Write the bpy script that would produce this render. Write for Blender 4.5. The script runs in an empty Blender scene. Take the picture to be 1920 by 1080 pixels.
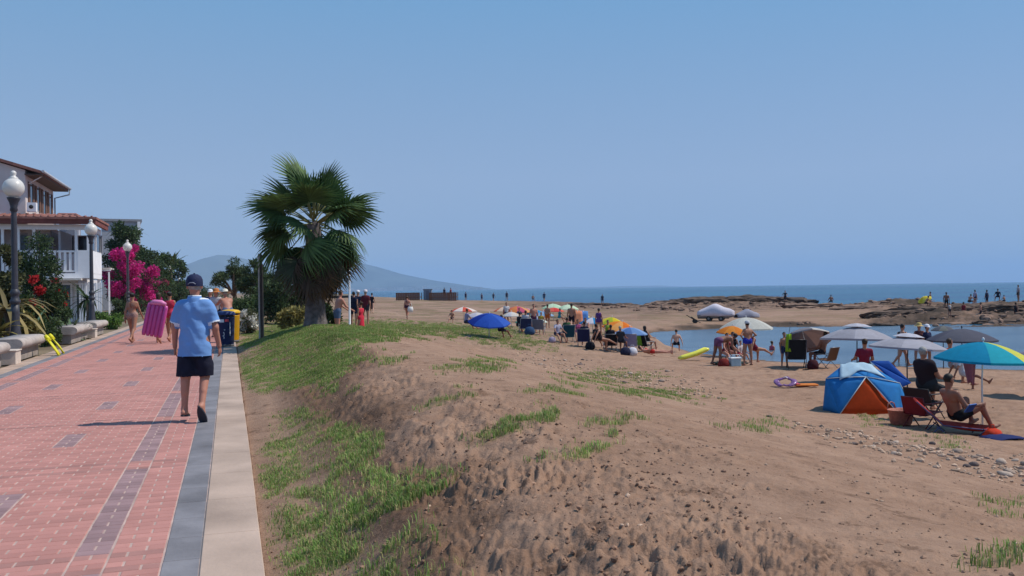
import bpy, bmesh, math, random
import numpy as np
from mathutils import Vector, Matrix, Euler

rng = np.random.default_rng(7)
random.seed(7)
sc = bpy.context.scene
col = sc.collection

# ------------------------------------------------------------------ camera
FPX = 1663.0                       # focal length in photo pixels (photo is 1920 wide)
YAW = math.atan(530.0 / FPX)       # the promenade runs along +Y, the view is turned to the right of it
ROLL = 0.0138
PITCH = 1.5 / FPX
CAMZ = 1.55
cF = np.array([math.sin(YAW), math.cos(YAW), 0.0])
cR = np.array([math.cos(YAW), -math.sin(YAW), 0.0])
cam_data = bpy.data.cameras.new('camera')
cam_data.sensor_width = 36.0
cam_data.lens = 36.0 * FPX / 1920.0
cam_data.clip_start = 0.05
cam_data.clip_end = 60000
cam = bpy.data.objects.new('camera', cam_data)
col.objects.link(cam)
_right = Vector((cR[0] * math.cos(ROLL), cR[1] * math.cos(ROLL), -math.sin(ROLL)))
_fwd = Vector((cF[0], cF[1], PITCH)).normalized()
_right = (_right - _fwd * _right.dot(_fwd)).normalized()
_up = _right.cross(_fwd)
cam.matrix_world = Matrix(((_right.x, _up.x, -_fwd.x, 0), (_right.y, _up.y, -_fwd.y, 0),
                           (_right.z, _up.z, -_fwd.z, CAMZ), (0, 0, 0, 1)))
sc.camera = cam

# ------------------------------------------------------------------ light
SUN_AZ_FROM_RIGHT = math.radians(9)       # sun on the sea side, a little ahead of the viewer
SUN_EL = math.radians(54)
sh = cR * math.cos(SUN_AZ_FROM_RIGHT) + cF * math.sin(SUN_AZ_FROM_RIGHT)
sun_dir = Vector((sh[0] * math.cos(SUN_EL), sh[1] * math.cos(SUN_EL), math.sin(SUN_EL)))
sd = bpy.data.lights.new('sun', 'SUN')
sd.energy = 4.2
sd.angle = math.radians(0.53)
sd.color = (1.0, 0.93, 0.82)
so = bpy.data.objects.new('sun', sd)
so.rotation_euler = sun_dir.to_track_quat('Z', 'Y').to_euler()
so.location = (20, 10, 40)
col.objects.link(so)
w = bpy.data.worlds.new('World')
sc.world = w
w.use_nodes = True
wn = w.node_tree.nodes
wl = w.node_tree.links
bg = wn['Background']
sky = wn.new('ShaderNodeTexSky')
sky.sky_type = 'NISHITA'
sky.sun_disc = False
sky.sun_elevation = SUN_EL
sky.sun_rotation = math.atan2(sun_dir.x, sun_dir.y)
sky.altitude = 3000
sky.air_density = 1.0
sky.dust_density = 0.2
sky.ozone_density = 6.0
SKY_STRENGTH = 0.085
SKY_EVEN = 0.70                     # clear summer sky: Nishita blended with a soft even blue that deepens upwards
even = wn.new('ShaderNodeMix'); even.data_type = 'RGBA'
even.inputs[0].default_value = SKY_EVEN
wl.new(sky.outputs['Color'], even.inputs[6])
wtc = wn.new('ShaderNodeTexCoord'); wsp = wn.new('ShaderNodeSeparateXYZ'); wl.new(wtc.outputs['Generated'], wsp.inputs[0])
wrp = wn.new('ShaderNodeValToRGB'); wl.new(wsp.outputs['Z'], wrp.inputs[0])
for (pos_, c_) in ((0.0, (.315, .405, .55)), (.12, (.37, .495, .69)), (.33, (.20, .45, .755)), (1.0, (.135, .345, .66))):
    e_ = wrp.color_ramp.elements.new(pos_) if 0 < pos_ < 1 else wrp.color_ramp.elements[0 if pos_ == 0 else len(wrp.color_ramp.elements) - 1]
    e_.position = pos_; e_.color = (*c_, 1)
wsc = wn.new('ShaderNodeVectorMath'); wsc.operation = 'SCALE'; wsc.inputs['Scale'].default_value = 1 / SKY_STRENGTH
wl.new(wrp.outputs[0], wsc.inputs[0]); wl.new(wsc.outputs[0], even.inputs[7])
wl.new(even.outputs[2], bg.inputs['Color'])
bg.inputs['Strength'].default_value = SKY_STRENGTH
sc.view_settings.view_transform = 'Standard'
sc.view_settings.look = 'None'
sc.view_settings.exposure = 0.0
sc.view_settings.gamma = 1.0
sc.view_settings.use_curve_mapping = False
sc.cycles.use_denoising = True
sc.cycles.max_bounces = 6
sc.cycles.volume_bounces = 1
sc.cycles.transparent_max_bounces = 8
sc.cycles.sample_clamp_indirect = 6

# ------------------------------------------------------------------ pixel <-> place
_cr, _sr = math.cos(ROLL), math.sin(ROLL)
def cam_dir(px, py):
    u = (px - 960.0) / FPX; v = (540.0 - py) / FPX
    return u * _cr + v * _sr, -u * _sr + v * _cr + PITCH          # lateral, up (per metre of depth)
def at(px, py, d):
    lat, up = cam_dir(px, py)
    p = cF * d + cR * (lat * d)
    return np.array([p[0], p[1], CAMZ + up * d])
def at_z(px, py, z=0.0):
    lat, up = cam_dir(px, py)
    return at(px, py, (z - CAMZ) / up)
def to_px(X, Y, Z):
    d = X * cF[0] + Y * cF[1]
    lat = (X * cR[0] + Y * cR[1]) / d
    up = (Z - CAMZ) / d - PITCH
    u = lat * _cr - up * _sr
    v = lat * _sr + up * _cr
    return 960 + FPX * u, 540 - FPX * v, d

# ------------------------------------------------------------------ numeric noise
def _hash(ix, iy, seed):
    h = (ix.astype(np.int64) * 374761393 + iy.astype(np.int64) * 668265263 + seed * 974711) & 0x7fffffff
    h = ((h ^ (h >> 13)) * 1274126177) & 0x7fffffff
    return ((h ^ (h >> 16)) & 0xffff) / 65535.0
def vnoise(x, y, seed=0):
    ix = np.floor(x); iy = np.floor(y)
    fx = x - ix; fy = y - iy
    fx = fx * fx * fx * (fx * (fx * 6 - 15) + 10); fy = fy * fy * fy * (fy * (fy * 6 - 15) + 10)
    a = _hash(ix, iy, seed); b = _hash(ix + 1, iy, seed)
    c = _hash(ix, iy + 1, seed); d = _hash(ix + 1, iy + 1, seed)
    return (a + (b - a) * fx) * (1 - fy) + (c + (d - c) * fx) * fy
def fbm(x, y, octv=4, seed=0, gain=0.5):
    s = 0; amp = 1; t = 0
    for i in range(octv):
        s = s + amp * vnoise(x * 2 ** i, y * 2 ** i, seed + i * 17); t += amp; amp *= gain
    return s / t
def worley(x, y, seed=0):
    ix = np.floor(x); iy = np.floor(y)
    best = np.full(x.shape, 9.0)
    for dx in (-1, 0, 1):
        for dy in (-1, 0, 1):
            cx = ix + dx; cy = iy + dy
            qx = cx + _hash(cx, cy, seed); qy = cy + _hash(cx, cy, seed + 5)
            best = np.minimum(best, (x - qx) ** 2 + (y - qy) ** 2)
    return np.sqrt(best)
def sstep(a, b, x):
    t = np.clip((x - a) / (b - a), 0, 1)
    return t * t * (3 - 2 * t)

# ------------------------------------------------------------------ materials
def rgb(h):
    h = h.lstrip('#')
    out = []
    for i in (0, 2, 4):
        c = int(h[i:i + 2], 16) / 255.0
        out.append(c / 12.92 if c <= 0.04045 else ((c + 0.055) / 1.055) ** 2.4)
    return tuple(out)
_mats = {}
def M(name, color, rough=0.8, var=0.12, scale=6.0, bump=0.0, bscale=30.0, metal=0.0, trans=0.0, spec=0.3, island=0.0, coord='Object', sheen=0.0, detail=4.0):
    """plain surface with mottled colour, optional fine relief, optional light passing through cloth or leaf"""
    if name in _mats: return _mats[name]
    if isinstance(color, str): color = rgb(color)
    m = bpy.data.materials.new(name); m.use_nodes = True
    n = m.node_tree.nodes; l = m.node_tree.links
    b = n['Principled BSDF']
    b.inputs['Roughness'].default_value = rough
    b.inputs['Metallic'].default_value = metal
    b.inputs['Specular IOR Level'].default_value = spec
    tc = n.new('ShaderNodeTexCoord')
    src = tc.outputs[coord] if coord != 'World' else n.new('ShaderNodeNewGeometry').outputs['Position']
    nz = n.new('ShaderNodeTexNoise'); nz.inputs['Scale'].default_value = scale; nz.inputs['Detail'].default_value = detail
    l.new(src, nz.inputs['Vector'])
    mp = n.new('ShaderNodeMapRange'); mp.inputs[1].default_value = 0.3; mp.inputs[2].default_value = 0.7
    mp.inputs[3].default_value = 1 - var; mp.inputs[4].default_value = 1 + var
    l.new(nz.outputs['Fac'], mp.inputs[0])
    fac = mp.outputs[0]
    if island:
        g = n.new('ShaderNodeNewGeometry'); oi = n.new('ShaderNodeObjectInfo')
        ad = n.new('ShaderNodeMath'); ad.operation = 'ADD'; l.new(g.outputs['Random Per Island'], ad.inputs[0]); l.new(oi.outputs['Random'], ad.inputs[1])
        fr = n.new('ShaderNodeMath'); fr.operation = 'FRACT'; l.new(ad.outputs[0], fr.inputs[0])
        m2 = n.new('ShaderNodeMapRange'); m2.inputs[3].default_value = 1 - island; m2.inputs[4].default_value = 1 + island
        l.new(fr.outputs[0], m2.inputs[0])
        mu = n.new('ShaderNodeMath'); mu.operation = 'MULTIPLY'; l.new(fac, mu.inputs[0]); l.new(m2.outputs[0], mu.inputs[1])
        fac = mu.outputs[0]
    vm = n.new('ShaderNodeVectorMath'); vm.operation = 'SCALE'; vm.inputs[0].default_value = color
    l.new(fac, vm.inputs['Scale'])
    l.new(vm.outputs[0], b.inputs['Base Color'])
    if bump:
        n2 = n.new('ShaderNodeTexNoise'); n2.inputs['Scale'].default_value = bscale; n2.inputs['Detail'].default_value = 5
        l.new(src, n2.inputs['Vector'])
        bp = n.new('ShaderNodeBump'); bp.inputs['Strength'].default_value = bump; bp.inputs['Distance'].default_value = 0.02
        l.new(n2.outputs['Fac'], bp.inputs['Height']); l.new(bp.outputs[0], b.inputs['Normal'])
    if trans:
        tr = n.new('ShaderNodeBsdfTranslucent'); l.new(vm.outputs[0], tr.inputs['Color'])
        mx = n.new('ShaderNodeMixShader'); mx.inputs[0].default_value = trans
        l.new(b.outputs[0], mx.inputs[1]); l.new(tr.outputs[0], mx.inputs[2])
        l.new(mx.outputs[0], n['Material Output'].inputs['Surface'])
    _mats[name] = m
    return m
def cloth(hexcol, trans=0.0):
    return M('cloth_%s_%d' % (hexcol.strip('#'), int(trans * 100)), hexcol, rough=0.85, var=0.08, scale=9, bump=0.15, bscale=14, trans=trans, spec=0.15)

# ------------------------------------------------------------------ mesh building
class MB:
    """collects pieces of ONE part and links them as one mesh object"""
    def __init__(s): s.v = []; s.f = []; s.m = []; s.sm = []
    def add(s, verts, faces, mi=0, smooth=False):
        o = len(s.v)
        s.v.extend([tuple(map(float, p)) for p in verts])
        for f in faces:
            s.f.append(tuple(i + o for i in f)); s.m.append(mi); s.sm.append(smooth)
        return s
    def box(s, c, size, mi=0, rz=0.0, bev=0.0, rot=None):
        x, y, z = [k / 2 for k in size]
        if bev:
            b = min(bev, x * .9, y * .9, z * .9)
            vs = []; 
            for sz in (-1, 1):
                for (sx, sy) in ((-1, -1), (1, -1), (1, 1), (-1, 1)):
                    vs += [(sx * (x - b), sy * y, sz * (z - b)) if sx * sy > 0 else (sx * x, sy * (y - b), sz * (z - b)),
                           (sx * x, sy * (y - b), sz * (z - b)) if sx * sy > 0 else (sx * (x - b), sy * y, sz * (z - b))]
            # side ring of 8, top/bottom caps inset
            vs += [(sx * (x - b), sy * (y - b), -z) for (sx, sy) in ((-1, -1), (1, -1), (1, 1), (-1, 1))]
            vs += [(sx * (x - b), sy * (y - b), z) for (sx, sy) in ((-1, -1), (1, -1), (1, 1), (-1, 1))]
            # order of ring: recompute by angle to be safe
            lo = sorted(range(8), key=lambda i: math.atan2(vs[i][1], vs[i][0]))
            hi = sorted(range(8, 16), key=lambda i: math.atan2(vs[i][1], vs[i][0]))
            cl = sorted(range(16, 20), key=lambda i: math.atan2(vs[i][1], vs[i][0]))
            ch = sorted(range(20, 24), key=lambda i: math.atan2(vs[i][1], vs[i][0]))
            fs = []
            for i in range(8):
                j = (i + 1) % 8
                fs.append((lo[i], lo[j], hi[j], hi[i]))
            fs.append(tuple(reversed(cl))); fs.append(tuple(ch))
            # corners belong to cap vertices: ring starts at angle -pi => pairs (0,1)->corner 0 ...
            for i in range(4):
                a, b2 = lo[2 * i], lo[2 * i + 1]; c2 = lo[(2 * i + 2) % 8]
                fs.append((cl[i], b2, a)); fs.append((cl[i], cl[(i + 1) % 4], c2, b2))
                a, b2 = hi[2 * i], hi[2 * i + 1]; c2 = hi[(2 * i + 2) % 8]
                fs.append((ch[i], a, b2)); fs.append((ch[i], b2, c2, ch[(i + 1) % 4]))
        else:
            vs = [(-x, -y, -z), (x, -y, -z), (x, y, -z), (-x, y, -z), (-x, -y, z), (x, -y, z), (x, y, z), (-x, y, z)]
            fs = [(3, 2, 1, 0), (4, 5, 6, 7), (0, 1, 5, 4), (1, 2, 6, 5), (2, 3, 7, 6), (3, 0, 4, 7)]
        if rot is not None:
            vs = [tuple(rot @ Vector(p)) for p in vs]
        elif rz:
            ca, sa = math.cos(rz), math.sin(rz)
            vs = [(p[0] * ca - p[1] * sa, p[0] * sa + p[1] * ca, p[2]) for p in vs]
        return s.add([(p[0] + c[0], p[1] + c[1], p[2] + c[2]) for p in vs], fs, mi)
    def tube(s, pts, r, n=8, mi=0, caps=True, smooth=True):
        pts = [Vector(p) for p in pts]
        rr = r if hasattr(r, '__len__') else [r] * len(pts)
        vs = []; fs = []
        prev = None
        for i, p in enumerate(pts):
            t = (pts[min(i + 1, len(pts) - 1)] - pts[max(i - 1, 0)]).normalized()
            if prev is None:
                a = Vector((0, 0, 1)) if abs(t.z) < 0.9 else Vector((1, 0, 0))
                u = t.cross(a).normalized()
            else:
                u = (prev - t * prev.dot(t)).normalized()
            prev = u
            q = t.cross(u)
            for k in range(n):
                a = 2 * math.pi * k / n
                vs.append(p + (u * math.cos(a) + q * math.sin(a)) * rr[i])
        for i in range(len(pts) - 1):
            for k in range(n):
                j = (k + 1) % n
                fs.append((i * n + k, i * n + j, (i + 1) * n + j, (i + 1) * n + k))
        s.add(vs, fs, mi, smooth)
        if caps:
            o = len(s.v) - len(vs)
            s.f.append(tuple(o + k for k in reversed(range(n)))); s.m.append(mi); s.sm.append(False)
            e = o + (len(pts) - 1) * n
            s.f.append(tuple(e + k for k in range(n))); s.m.append(mi); s.sm.append(False)
        return s
    def lathe(s, prof, c=(0, 0, 0), n=20, mi=0, smooth=True, sx=1.0, sy=1.0):
        vs = []; fs = []
        for (r, z) in prof:
            for k in range(n):
                a = 2 * math.pi * k / n
                vs.append((c[0] + r * sx * math.cos(a), c[1] + r * sy * math.sin(a), c[2] + z))
        for i in range(len(prof) - 1):
            for k in range(n):
                j = (k + 1) % n
                fs.append((i * n + k, i * n + j, (i + 1) * n + j, (i + 1) * n + k))
        return s.add(vs, fs, mi, smooth)
    def panel(s, quad, th=0.01, mi=0, nu=1, nv=1, sag=0.0):
        """a thin sheet of real thickness spanning four corners, optionally sagging"""
        a, b, c, d = [np.array(q, float) for q in quad]
        nrm = np.cross(b - a, d - a); nrm = nrm / (np.linalg.norm(nrm) + 1e-9)
        vs = []; fs = []
        for side in (0.5, -0.5):
            for i in range(nu + 1):
                for j in range(nv + 1):
                    u = i / nu; v = j / nv
                    p = (a * (1 - u) + b * u) * (1 - v) + (d * (1 - u) + c * u) * v
                    p = p + nrm * (side * th) - np.array([0, 0, 1]) * sag * 16 * u * (1 - u) * v * (1 - v)
                    vs.append(p)
        K = (nu + 1) * (nv + 1)
        idx = lambda i, j: i * (nv + 1) + j
        for i in range(nu):
            for j in range(nv):
                q = (idx(i, j), idx(i + 1, j), idx(i + 1, j + 1), idx(i, j + 1))
                fs.append(q); fs.append(tuple(K + k for k in reversed(q)))
        ring = [idx(i, 0) for i in range(nu + 1)] + [idx(nu, j) for j in range(1, nv + 1)] + [idx(i, nv) for i in range(nu - 1, -1, -1)] + [idx(0, j) for j in range(nv - 1, 0, -1)]
        for k in range(len(ring)):
            p, q = ring[k], ring[(k + 1) % len(ring)]
            fs.append((q, p, K + p, K + q))
        return s.add(vs, fs, mi, sag != 0)
    def mesh(s, name, mats):
        me = bpy.data.meshes.new(name)
        me.from_pydata(s.v, [], s.f)
        for m in (mats if isinstance(mats, (list, tuple)) else [mats]): me.materials.append(m)
        me.polygons.foreach_set('material_index', s.m)
        me.polygons.foreach_set('use_smooth', s.sm)
        me.update()
        return me
    def build(s, name, mats, parent=None, loc=None, rot=None):
        return link(name, s.mesh(name, mats), parent, loc, rot)
def link(name, me, parent=None, loc=None, rot=None):
    o = bpy.data.objects.new(name, me); col.objects.link(o)
    if parent is not None: o.parent = parent
    if loc is not None: o.location = loc
    if rot is not None: o.rotation_euler = rot
    return o
def tag(o, label=None, cat=None, group=None, kind=None):
    if label: o['label'] = label
    if cat: o['category'] = cat
    if group: o['group'] = group
    if kind: o['kind'] = kind
    return o
def thing(name, label, cat, loc=(0, 0, 0), rz=0.0, group=None):
    o = bpy.data.objects.new(name, None); col.objects.link(o)
    o.empty_display_size = 0.2
    o.location = [float(k) for k in loc]; o.rotation_euler = (0, 0, rz)
    return tag(o, label, cat, group)
def np_mesh(name, V, Fq, mats, smooth=False, mi=None):
    me = bpy.data.meshes.new(name)
    V = np.asarray(V, np.float32); Fq = np.asarray(Fq, np.int32)
    k = Fq.shape[1]
    me.vertices.add(len(V)); me.vertices.foreach_set('co', V.ravel())
    me.loops.add(Fq.size); me.loops.foreach_set('vertex_index', Fq.ravel())
    me.polygons.add(len(Fq)); me.polygons.foreach_set('loop_start', np.arange(0, Fq.size, k, dtype=np.int32))
    me.polygons.foreach_set('loop_total', np.full(len(Fq), k, np.int32))
    for m in (mats if isinstance(mats, (list, tuple)) else [mats]): me.materials.append(m)
    if mi is not None: me.polygons.foreach_set('material_index', np.asarray(mi, np.int32))
    me.polygons.foreach_set('use_smooth', np.full(len(Fq), smooth, bool))
    me.update(calc_edges=True)
    return me
# ================================================================== THE GROUND
SEA_Z = -1.75
XN = np.array([0.17, .5, 1.0, 1.5, 2.1, 3, 4, 5, 6, 8, 10, 13, 17, 25, 40, 400])
YN = np.array([-6., 4, 8, 16, 24, 27, 31, 37, 60, 100, 200, 900])
TB = np.array([
 [-.05, .02, .30, .42, .44, .37, .18, -.02, -.22, -.58, -.85, -1.12, -1.32, -1.5, -1.6, -1.6],
 [-.05, .02, .30, .44, .47, .40, .20, -.02, -.22, -.58, -.85, -1.12, -1.32, -1.5, -1.6, -1.6],
 [-.05, .00, .18, .42, .54, .47, .29, .08, -.15, -.55, -.85, -1.12, -1.32, -1.5, -1.6, -1.6],
 [-.04, .04, .18, .38, .58, .55, .38, .15, -.10, -.55, -.90, -1.18, -1.35, -1.5, -1.6, -1.6],
 [-.02, .13, .32, .48, .65, .62, .45, .20, -.10, -.60, -.95, -1.22, -1.40, -1.5, -1.6, -1.6],
 [-.02, .10, .28, .42, .56, .52, .36, .12, -.15, -.65, -.98, -1.25, -1.40, -1.5, -1.6, -1.6],
 [-.02, .00, .02, .00, -.04, -.06, -.14, -.26, -.42, -.78, -1.05, -1.3, -1.42, -1.5, -1.6, -1.6],
 [-.02, .00, .00, -.05, -.10, -.12, -.2, -.3, -.45, -.80, -1.1, -1.35, -1.45, -1.5, -1.6, -1.6],
 [-.02, .00, .00, -.05, -.10, -.12, -.15, -.2, -.25, -.4, -.6, -1.05, -1.35, -1.45, -1.4, -1.4],
 [-.02, .00, .00, -.05, -.10, -.15, -.15, -.2, -.2, -.25, -.32, -.6, -1.0, -1.25, -1.3, -1.3],
 [-.02, .00, .00, -.05, -.10, -.15, -.2, -.25, -.3, -.3, -.35, -.5, -.75, -1.05, -1.2, -1.25],
 [-.02, .00, .00, -.1, -.1, -.15, -.2, -.25, -.3, -.3, -.3, -.4, -.6, -.8, -.9, -1.0]])
def table(X, Y):
    X = np.clip(X, XN[0], XN[-1] - 1e-6); Y = np.clip(Y, YN[0], YN[-1] - 1e-6)
    i = np.clip(np.searchsorted(XN, X, side='right') - 1, 0, len(XN) - 2)
    j = np.clip(np.searchsorted(YN, Y, side='right') - 1, 0, len(YN) - 2)
    fx = (X - XN[i]) / (XN[i + 1] - XN[i]); fy = (Y - YN[j]) / (YN[j + 1] - YN[j])
    fx = fx * .5 + .5 * fx * fx * (3 - 2 * fx); fy = fy * .4 + .6 * fy * fy * (3 - 2 * fy)
    return (TB[j, i] * (1 - fx) + TB[j, i + 1] * fx) * (1 - fy) + (TB[j + 1, i] * (1 - fx) + TB[j + 1, i + 1] * fx) * fy
# the shore of the lagoon (near edge), its far edge and the open-sea edge, as distance along each bearing
SH_P = np.array([900, 1180, 1215, 1245, 1300, 1400, 1480, 1600, 1700, 1800, 1850, 1920, 2100, 2500])
SH_N = np.array([95, 66, 60, 50, 43.5, 39.5, 38, 36, 35, 34, 33.5, 33, 32, 30])
SH_F = np.array([95, 66.5, 64, 65, 67, 71, 70, 68, 67, 66, 66, 66, 67, 70])
SE_P = np.array([300, 560, 640, 700, 790, 870, 960, 1100, 1160, 1225, 1300, 1480, 1600, 1745, 1990, 2500])
SE_D = np.array([2600, 900, 560, 400, 265, 210, 168, 150, 140, 124, 132, 128, 112, 99, 92, 88])
def shore(X, Y):
    d = np.maximum(X * cF[0] + Y * cF[1], 0.1)
    p = 960 + FPX * (X * cR[0] + Y * cR[1]) / d
    n = np.interp(p, SH_P, SH_N); f = np.interp(p, SH_P, SH_F); s = np.interp(p, SE_P, SE_D)
    return d, p, n, f, s
# known spots: where feet or pole bases stand in the photo (pixel column, row, distance)
ANCH = [(1400, 685, 33), (1345, 685, 33), (1620, 772, 20), (1780, 812, 16.5), (1488, 690, 31.5), (1540, 690, 31.5), (1267, 661, 43), (1700, 742, 22),
        (1071, 625, 52), (1180, 655, 43), (1050, 650, 42), (915, 632, 41), (980, 625, 46), (1342, 600, 75), (1400, 594, 82), (1300, 605, 72),
        (697, 588, 68), (763, 598, 60), (847, 606, 62), (868, 600, 72), (960, 600, 75), (1040, 594, 85), (1743, 574, 92), (1840, 574, 90), (1240, 628, 60), (1000, 612, 60), (1120, 605, 70), (765, 562, 148), (830, 564, 147), (880, 575, 110), (960, 575, 128)]
_ax, _ay, _az = [], [], []
for (p_, q_, d_) in ANCH:
    g = at(p_, q_, d_); _ax.append(g[0]); _ay.append(g[1]); _az.append(g[2])
_ax = np.array(_ax); _ay = np.array(_ay); _az = np.array(_az)
def ground0(X, Y):
    X = np.asarray(X, float); Y = np.asarray(Y, float)
    d, p, n, f, s = shore(X, Y)
    z = table(X, Y)
    # beyond the lagoon: a low sandy shelf that rises to the rocks at the open sea
    shelf = -1.62 + 0.42 * sstep(0, 26, d - f) + (.05 + .30 * sstep(1560, 1680, p)) * sstep(0.55, 1.0, d / s)
    wsh = sstep(1120, 1215, p) * sstep(-1, 1, d - (n + f) / 2)
    z = z * (1 - wsh) + shelf * wsh
    return z
_res = _az - ground0(_ax, _ay)
def _kern(X, Y, k):
    sg = 0.12 * math.hypot(_ax[k], _ay[k])
    return np.exp(-((X - _ax[k]) ** 2 + (Y - _ay[k]) ** 2) / (2 * sg * sg))
_K = np.stack([_kern(_ax, _ay, k) for k in range(len(_ax))], 1)
_coef = np.linalg.solve(_K.T @ _K + .04 * np.eye(len(_ax)), _K.T @ _res)
def ground_smooth(X, Y):
    X = np.asarray(X, float); Y = np.asarray(Y, float)
    z = ground0(X, Y)
    num = np.zeros_like(z)
    for k in range(len(_ax)):
        num += _coef[k] * _kern(X, Y, k)
    z = z + num * sstep(2.2, 6.0, X)
    d, p, n, f, s = shore(X, Y)
    # lagoon bed
    has = np.clip((f - n) / 8.0, 0, 1)
    inn = np.minimum(d - n, f - d)
    bed = SEA_Z - 0.02 - 0.25 * sstep(0, 6, inn)
    z = np.where(inn > 0, np.minimum(z, z * (1 - has) + bed * has), z)
    near = sstep(-7, 0, d - n) * has * (d <= n)
    z = z * (1 - near) + np.maximum(SEA_Z + 0.01, np.minimum(z, SEA_Z + 0.02 + 0.05 * (n - d))) * near
    far = sstep(3.5, 0, d - f) * has * (d >= f)
    z = z * (1 - far) + (SEA_Z + 0.02) * far
    # open sea
    drop = sstep(0, 1, (d - s) / (0.02 * s))
    z = z * (1 - drop) + (-3.2) * drop
    z = np.where(X < 0.165, -0.14, z)
    return z
def detail(X, Y):
    """clods, ledges and trampled sand"""
    d, p, n, f, s = shore(X, Y)
    lobe = fbm(X * 0.55, Y * 0.55, 3, 3)
    slope = sstep(.55, 1.1, X) * sstep(2.9, 1.8, X + (lobe - .5) * 1.2) * sstep(27, 18, Y)
    fore = sstep(6.8, 3.4, X + (lobe - .5) * 2.5) * sstep(.7, 1.6, X) * sstep(14, 6, d)
    warpx = X + 0.25 * (fbm(X * 1.3, Y * 1.3, 2, 41) - .5); warpy = Y + 0.25 * (fbm(X * 1.3 + 9, Y * 1.3, 2, 42) - .5)
    big_u = fbm(warpx * 1.3, warpy * 1.0, 3, 10) - .5
    clod = fbm(warpx * 5.0, warpy * 3.6, 4, 11, .62) - .5
    w1 = worley(warpx * 4.2, warpy * 3.2, 21); w2 = worley(warpx * 9.5, warpy * 8, 22); w3 = worley(X * 21, Y * 19, 24)
    lump = sstep(.42, .08, w1) * sstep(.48, .62, fbm(X * 1.1, Y * 1.1, 2, 8))
    crumbs = sstep(.36, .05, w2) * sstep(.42, .6, fbm(X * 2.3, Y * 2.3, 2, 9))
    holes = sstep(.40, .10, worley(warpx * 5.5 + 7, warpy * 4.2, 27)) * sstep(.45, .60, fbm(X * 1.7, Y * 1.7, 2, 28))
    pits = np.maximum(0, .40 - worley(X * 2.4 + 3, Y * 1.9, 33)) * sstep(.35, .6, fbm(X * .8 + 4, Y * .8, 2, 12))
    bil = np.abs(fbm(warpx * 9.5, warpy * 7.5, 4, 44, .65) - .5) * 2
    pa = worley(X * 2.6 + .35 * fbm(X, Y, 2, 31), Y * 1.35, 36); pb = worley(X * 1.4, Y * 2.7 + 3, 37)
    prints = np.maximum(sstep(.30, .12, pa), sstep(.28, .12, pb)) * .55 - .25 * sstep(.42, .30, pa) * sstep(.22, .32, pa)
    z = np.zeros_like(X)
    z += slope * (0.08 * big_u + 0.030 * clod + .070 * (bil - .2) * (.25 + .9 * sstep(.4, .6, fbm(X * 1.2, Y * 1.2, 3, 46))) + 0.014 * lump + 0.016 * crumbs - .022 * holes - .006 * w3)
    z += fore * (0.04 * big_u + 0.034 * (bil - .2) * sstep(.46, .66, fbm(X * .9, Y * .9, 3, 45)) + 0.012 * lump * sstep(.5, .65, fbm(X * .7, Y * .7, 2, 29)) + 0.008 * crumbs - 0.030 * prints * sstep(4, 7, d) - .002 * holes * sstep(.5, .62, fbm(X * .9, Y * .9, 2, 30)))
    land = sstep(.17, .5, X)
    mid = land * sstep(3, 9, d)
    z += land * 0.05 * (fbm(X * .8, Y * .8, 3, 5) - .5)
    beach = sstep(4, 8, X) * (d < n)
    z += beach * (0.06 * (fbm(X * 1.6, Y * 1.6, 4, 6, .6) - .5) - 0.05 * sstep(.34, .1, worley(X * 1.9, Y * 1.9, 35)) * sstep(.4, .55, fbm(X * .5, Y * .5, 2, 38)))
    # rock shelf behind the lagoon and at the sea's edge
    wr = rockmask(X, Y)
    ter = fbm(X * .11, Y * .16, 4, 13)
    led = np.floor(ter * 9) / 9 + .11 * sstep(.0, .35, (ter * 9) % 1)
    rough = np.abs(fbm(X * .6, Y * .6, 4, 14, .6) - .5)
    rag = np.abs(fbm(X * 1.1, Y * 1.1, 3, 16, .6) - .5) * 1.6
    z += wr * (.35 + .65 * sstep(1190, 1260, p)) * ((.75 + .75 * sstep(1600, 1690, p)) * (led - .47) + .55 * (rough - .15) + .35 * (rag - .12))
    d0 = sstep(.86, .93, d / s) * sstep(1.0, .97, d / s) * sstep(1090, 1200, p)
    z += d0 * (0.02 + 0.5 * fbm(X * .10, Y * .10, 3, 15) * (0.15 + 1.3 * np.exp(-((p - 1370) / 120.0) ** 2)))
    return z
def rockmask(X, Y):
    d, p, n, f, s = shore(X, Y)
    a = sstep(.62, .86, d / s + .25 * (fbm(X * .05, Y * .05, 2, 19) - .5)) * sstep(880, 1060, p) * sstep(1.01, .985, d / s)
    r = sstep(1600, 1690, p + 60 * (fbm(X * .1, Y * .1, 2, 18) - .5)) * sstep(0.0, 1.2, d - f) * sstep(1.01, .985, d / s)
    e = sstep(3.2, .4, np.abs(d - f - 1.6)) * sstep(1215, 1250, p) * (.25 + .35 * (fbm(X * .3, Y * .3, 2, 23) > .52))
    return np.clip(np.maximum(np.maximum(a, r), e), 0, 1)
def ground_z(X, Y):
    X = np.atleast_1d(np.asarray(X, float)); Y = np.atleast_1d(np.asarray(Y, float))
    return ground_smooth(X, Y) + detail(X, Y) * sstep(.17, .6, X)
def gz(x, y): return float(ground_z(x, y)[0])
def gpx(px, d):
    """the place on the ground under photo column px at distance d"""
    lat = (px - 960.0) / FPX
    p = cF * d + cR * (lat * d)
    if p[0] < 0.17: return np.array([p[0], p[1], 0.0])
    return np.array([p[0], p[1], gz(p[0], p[1])])

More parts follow.
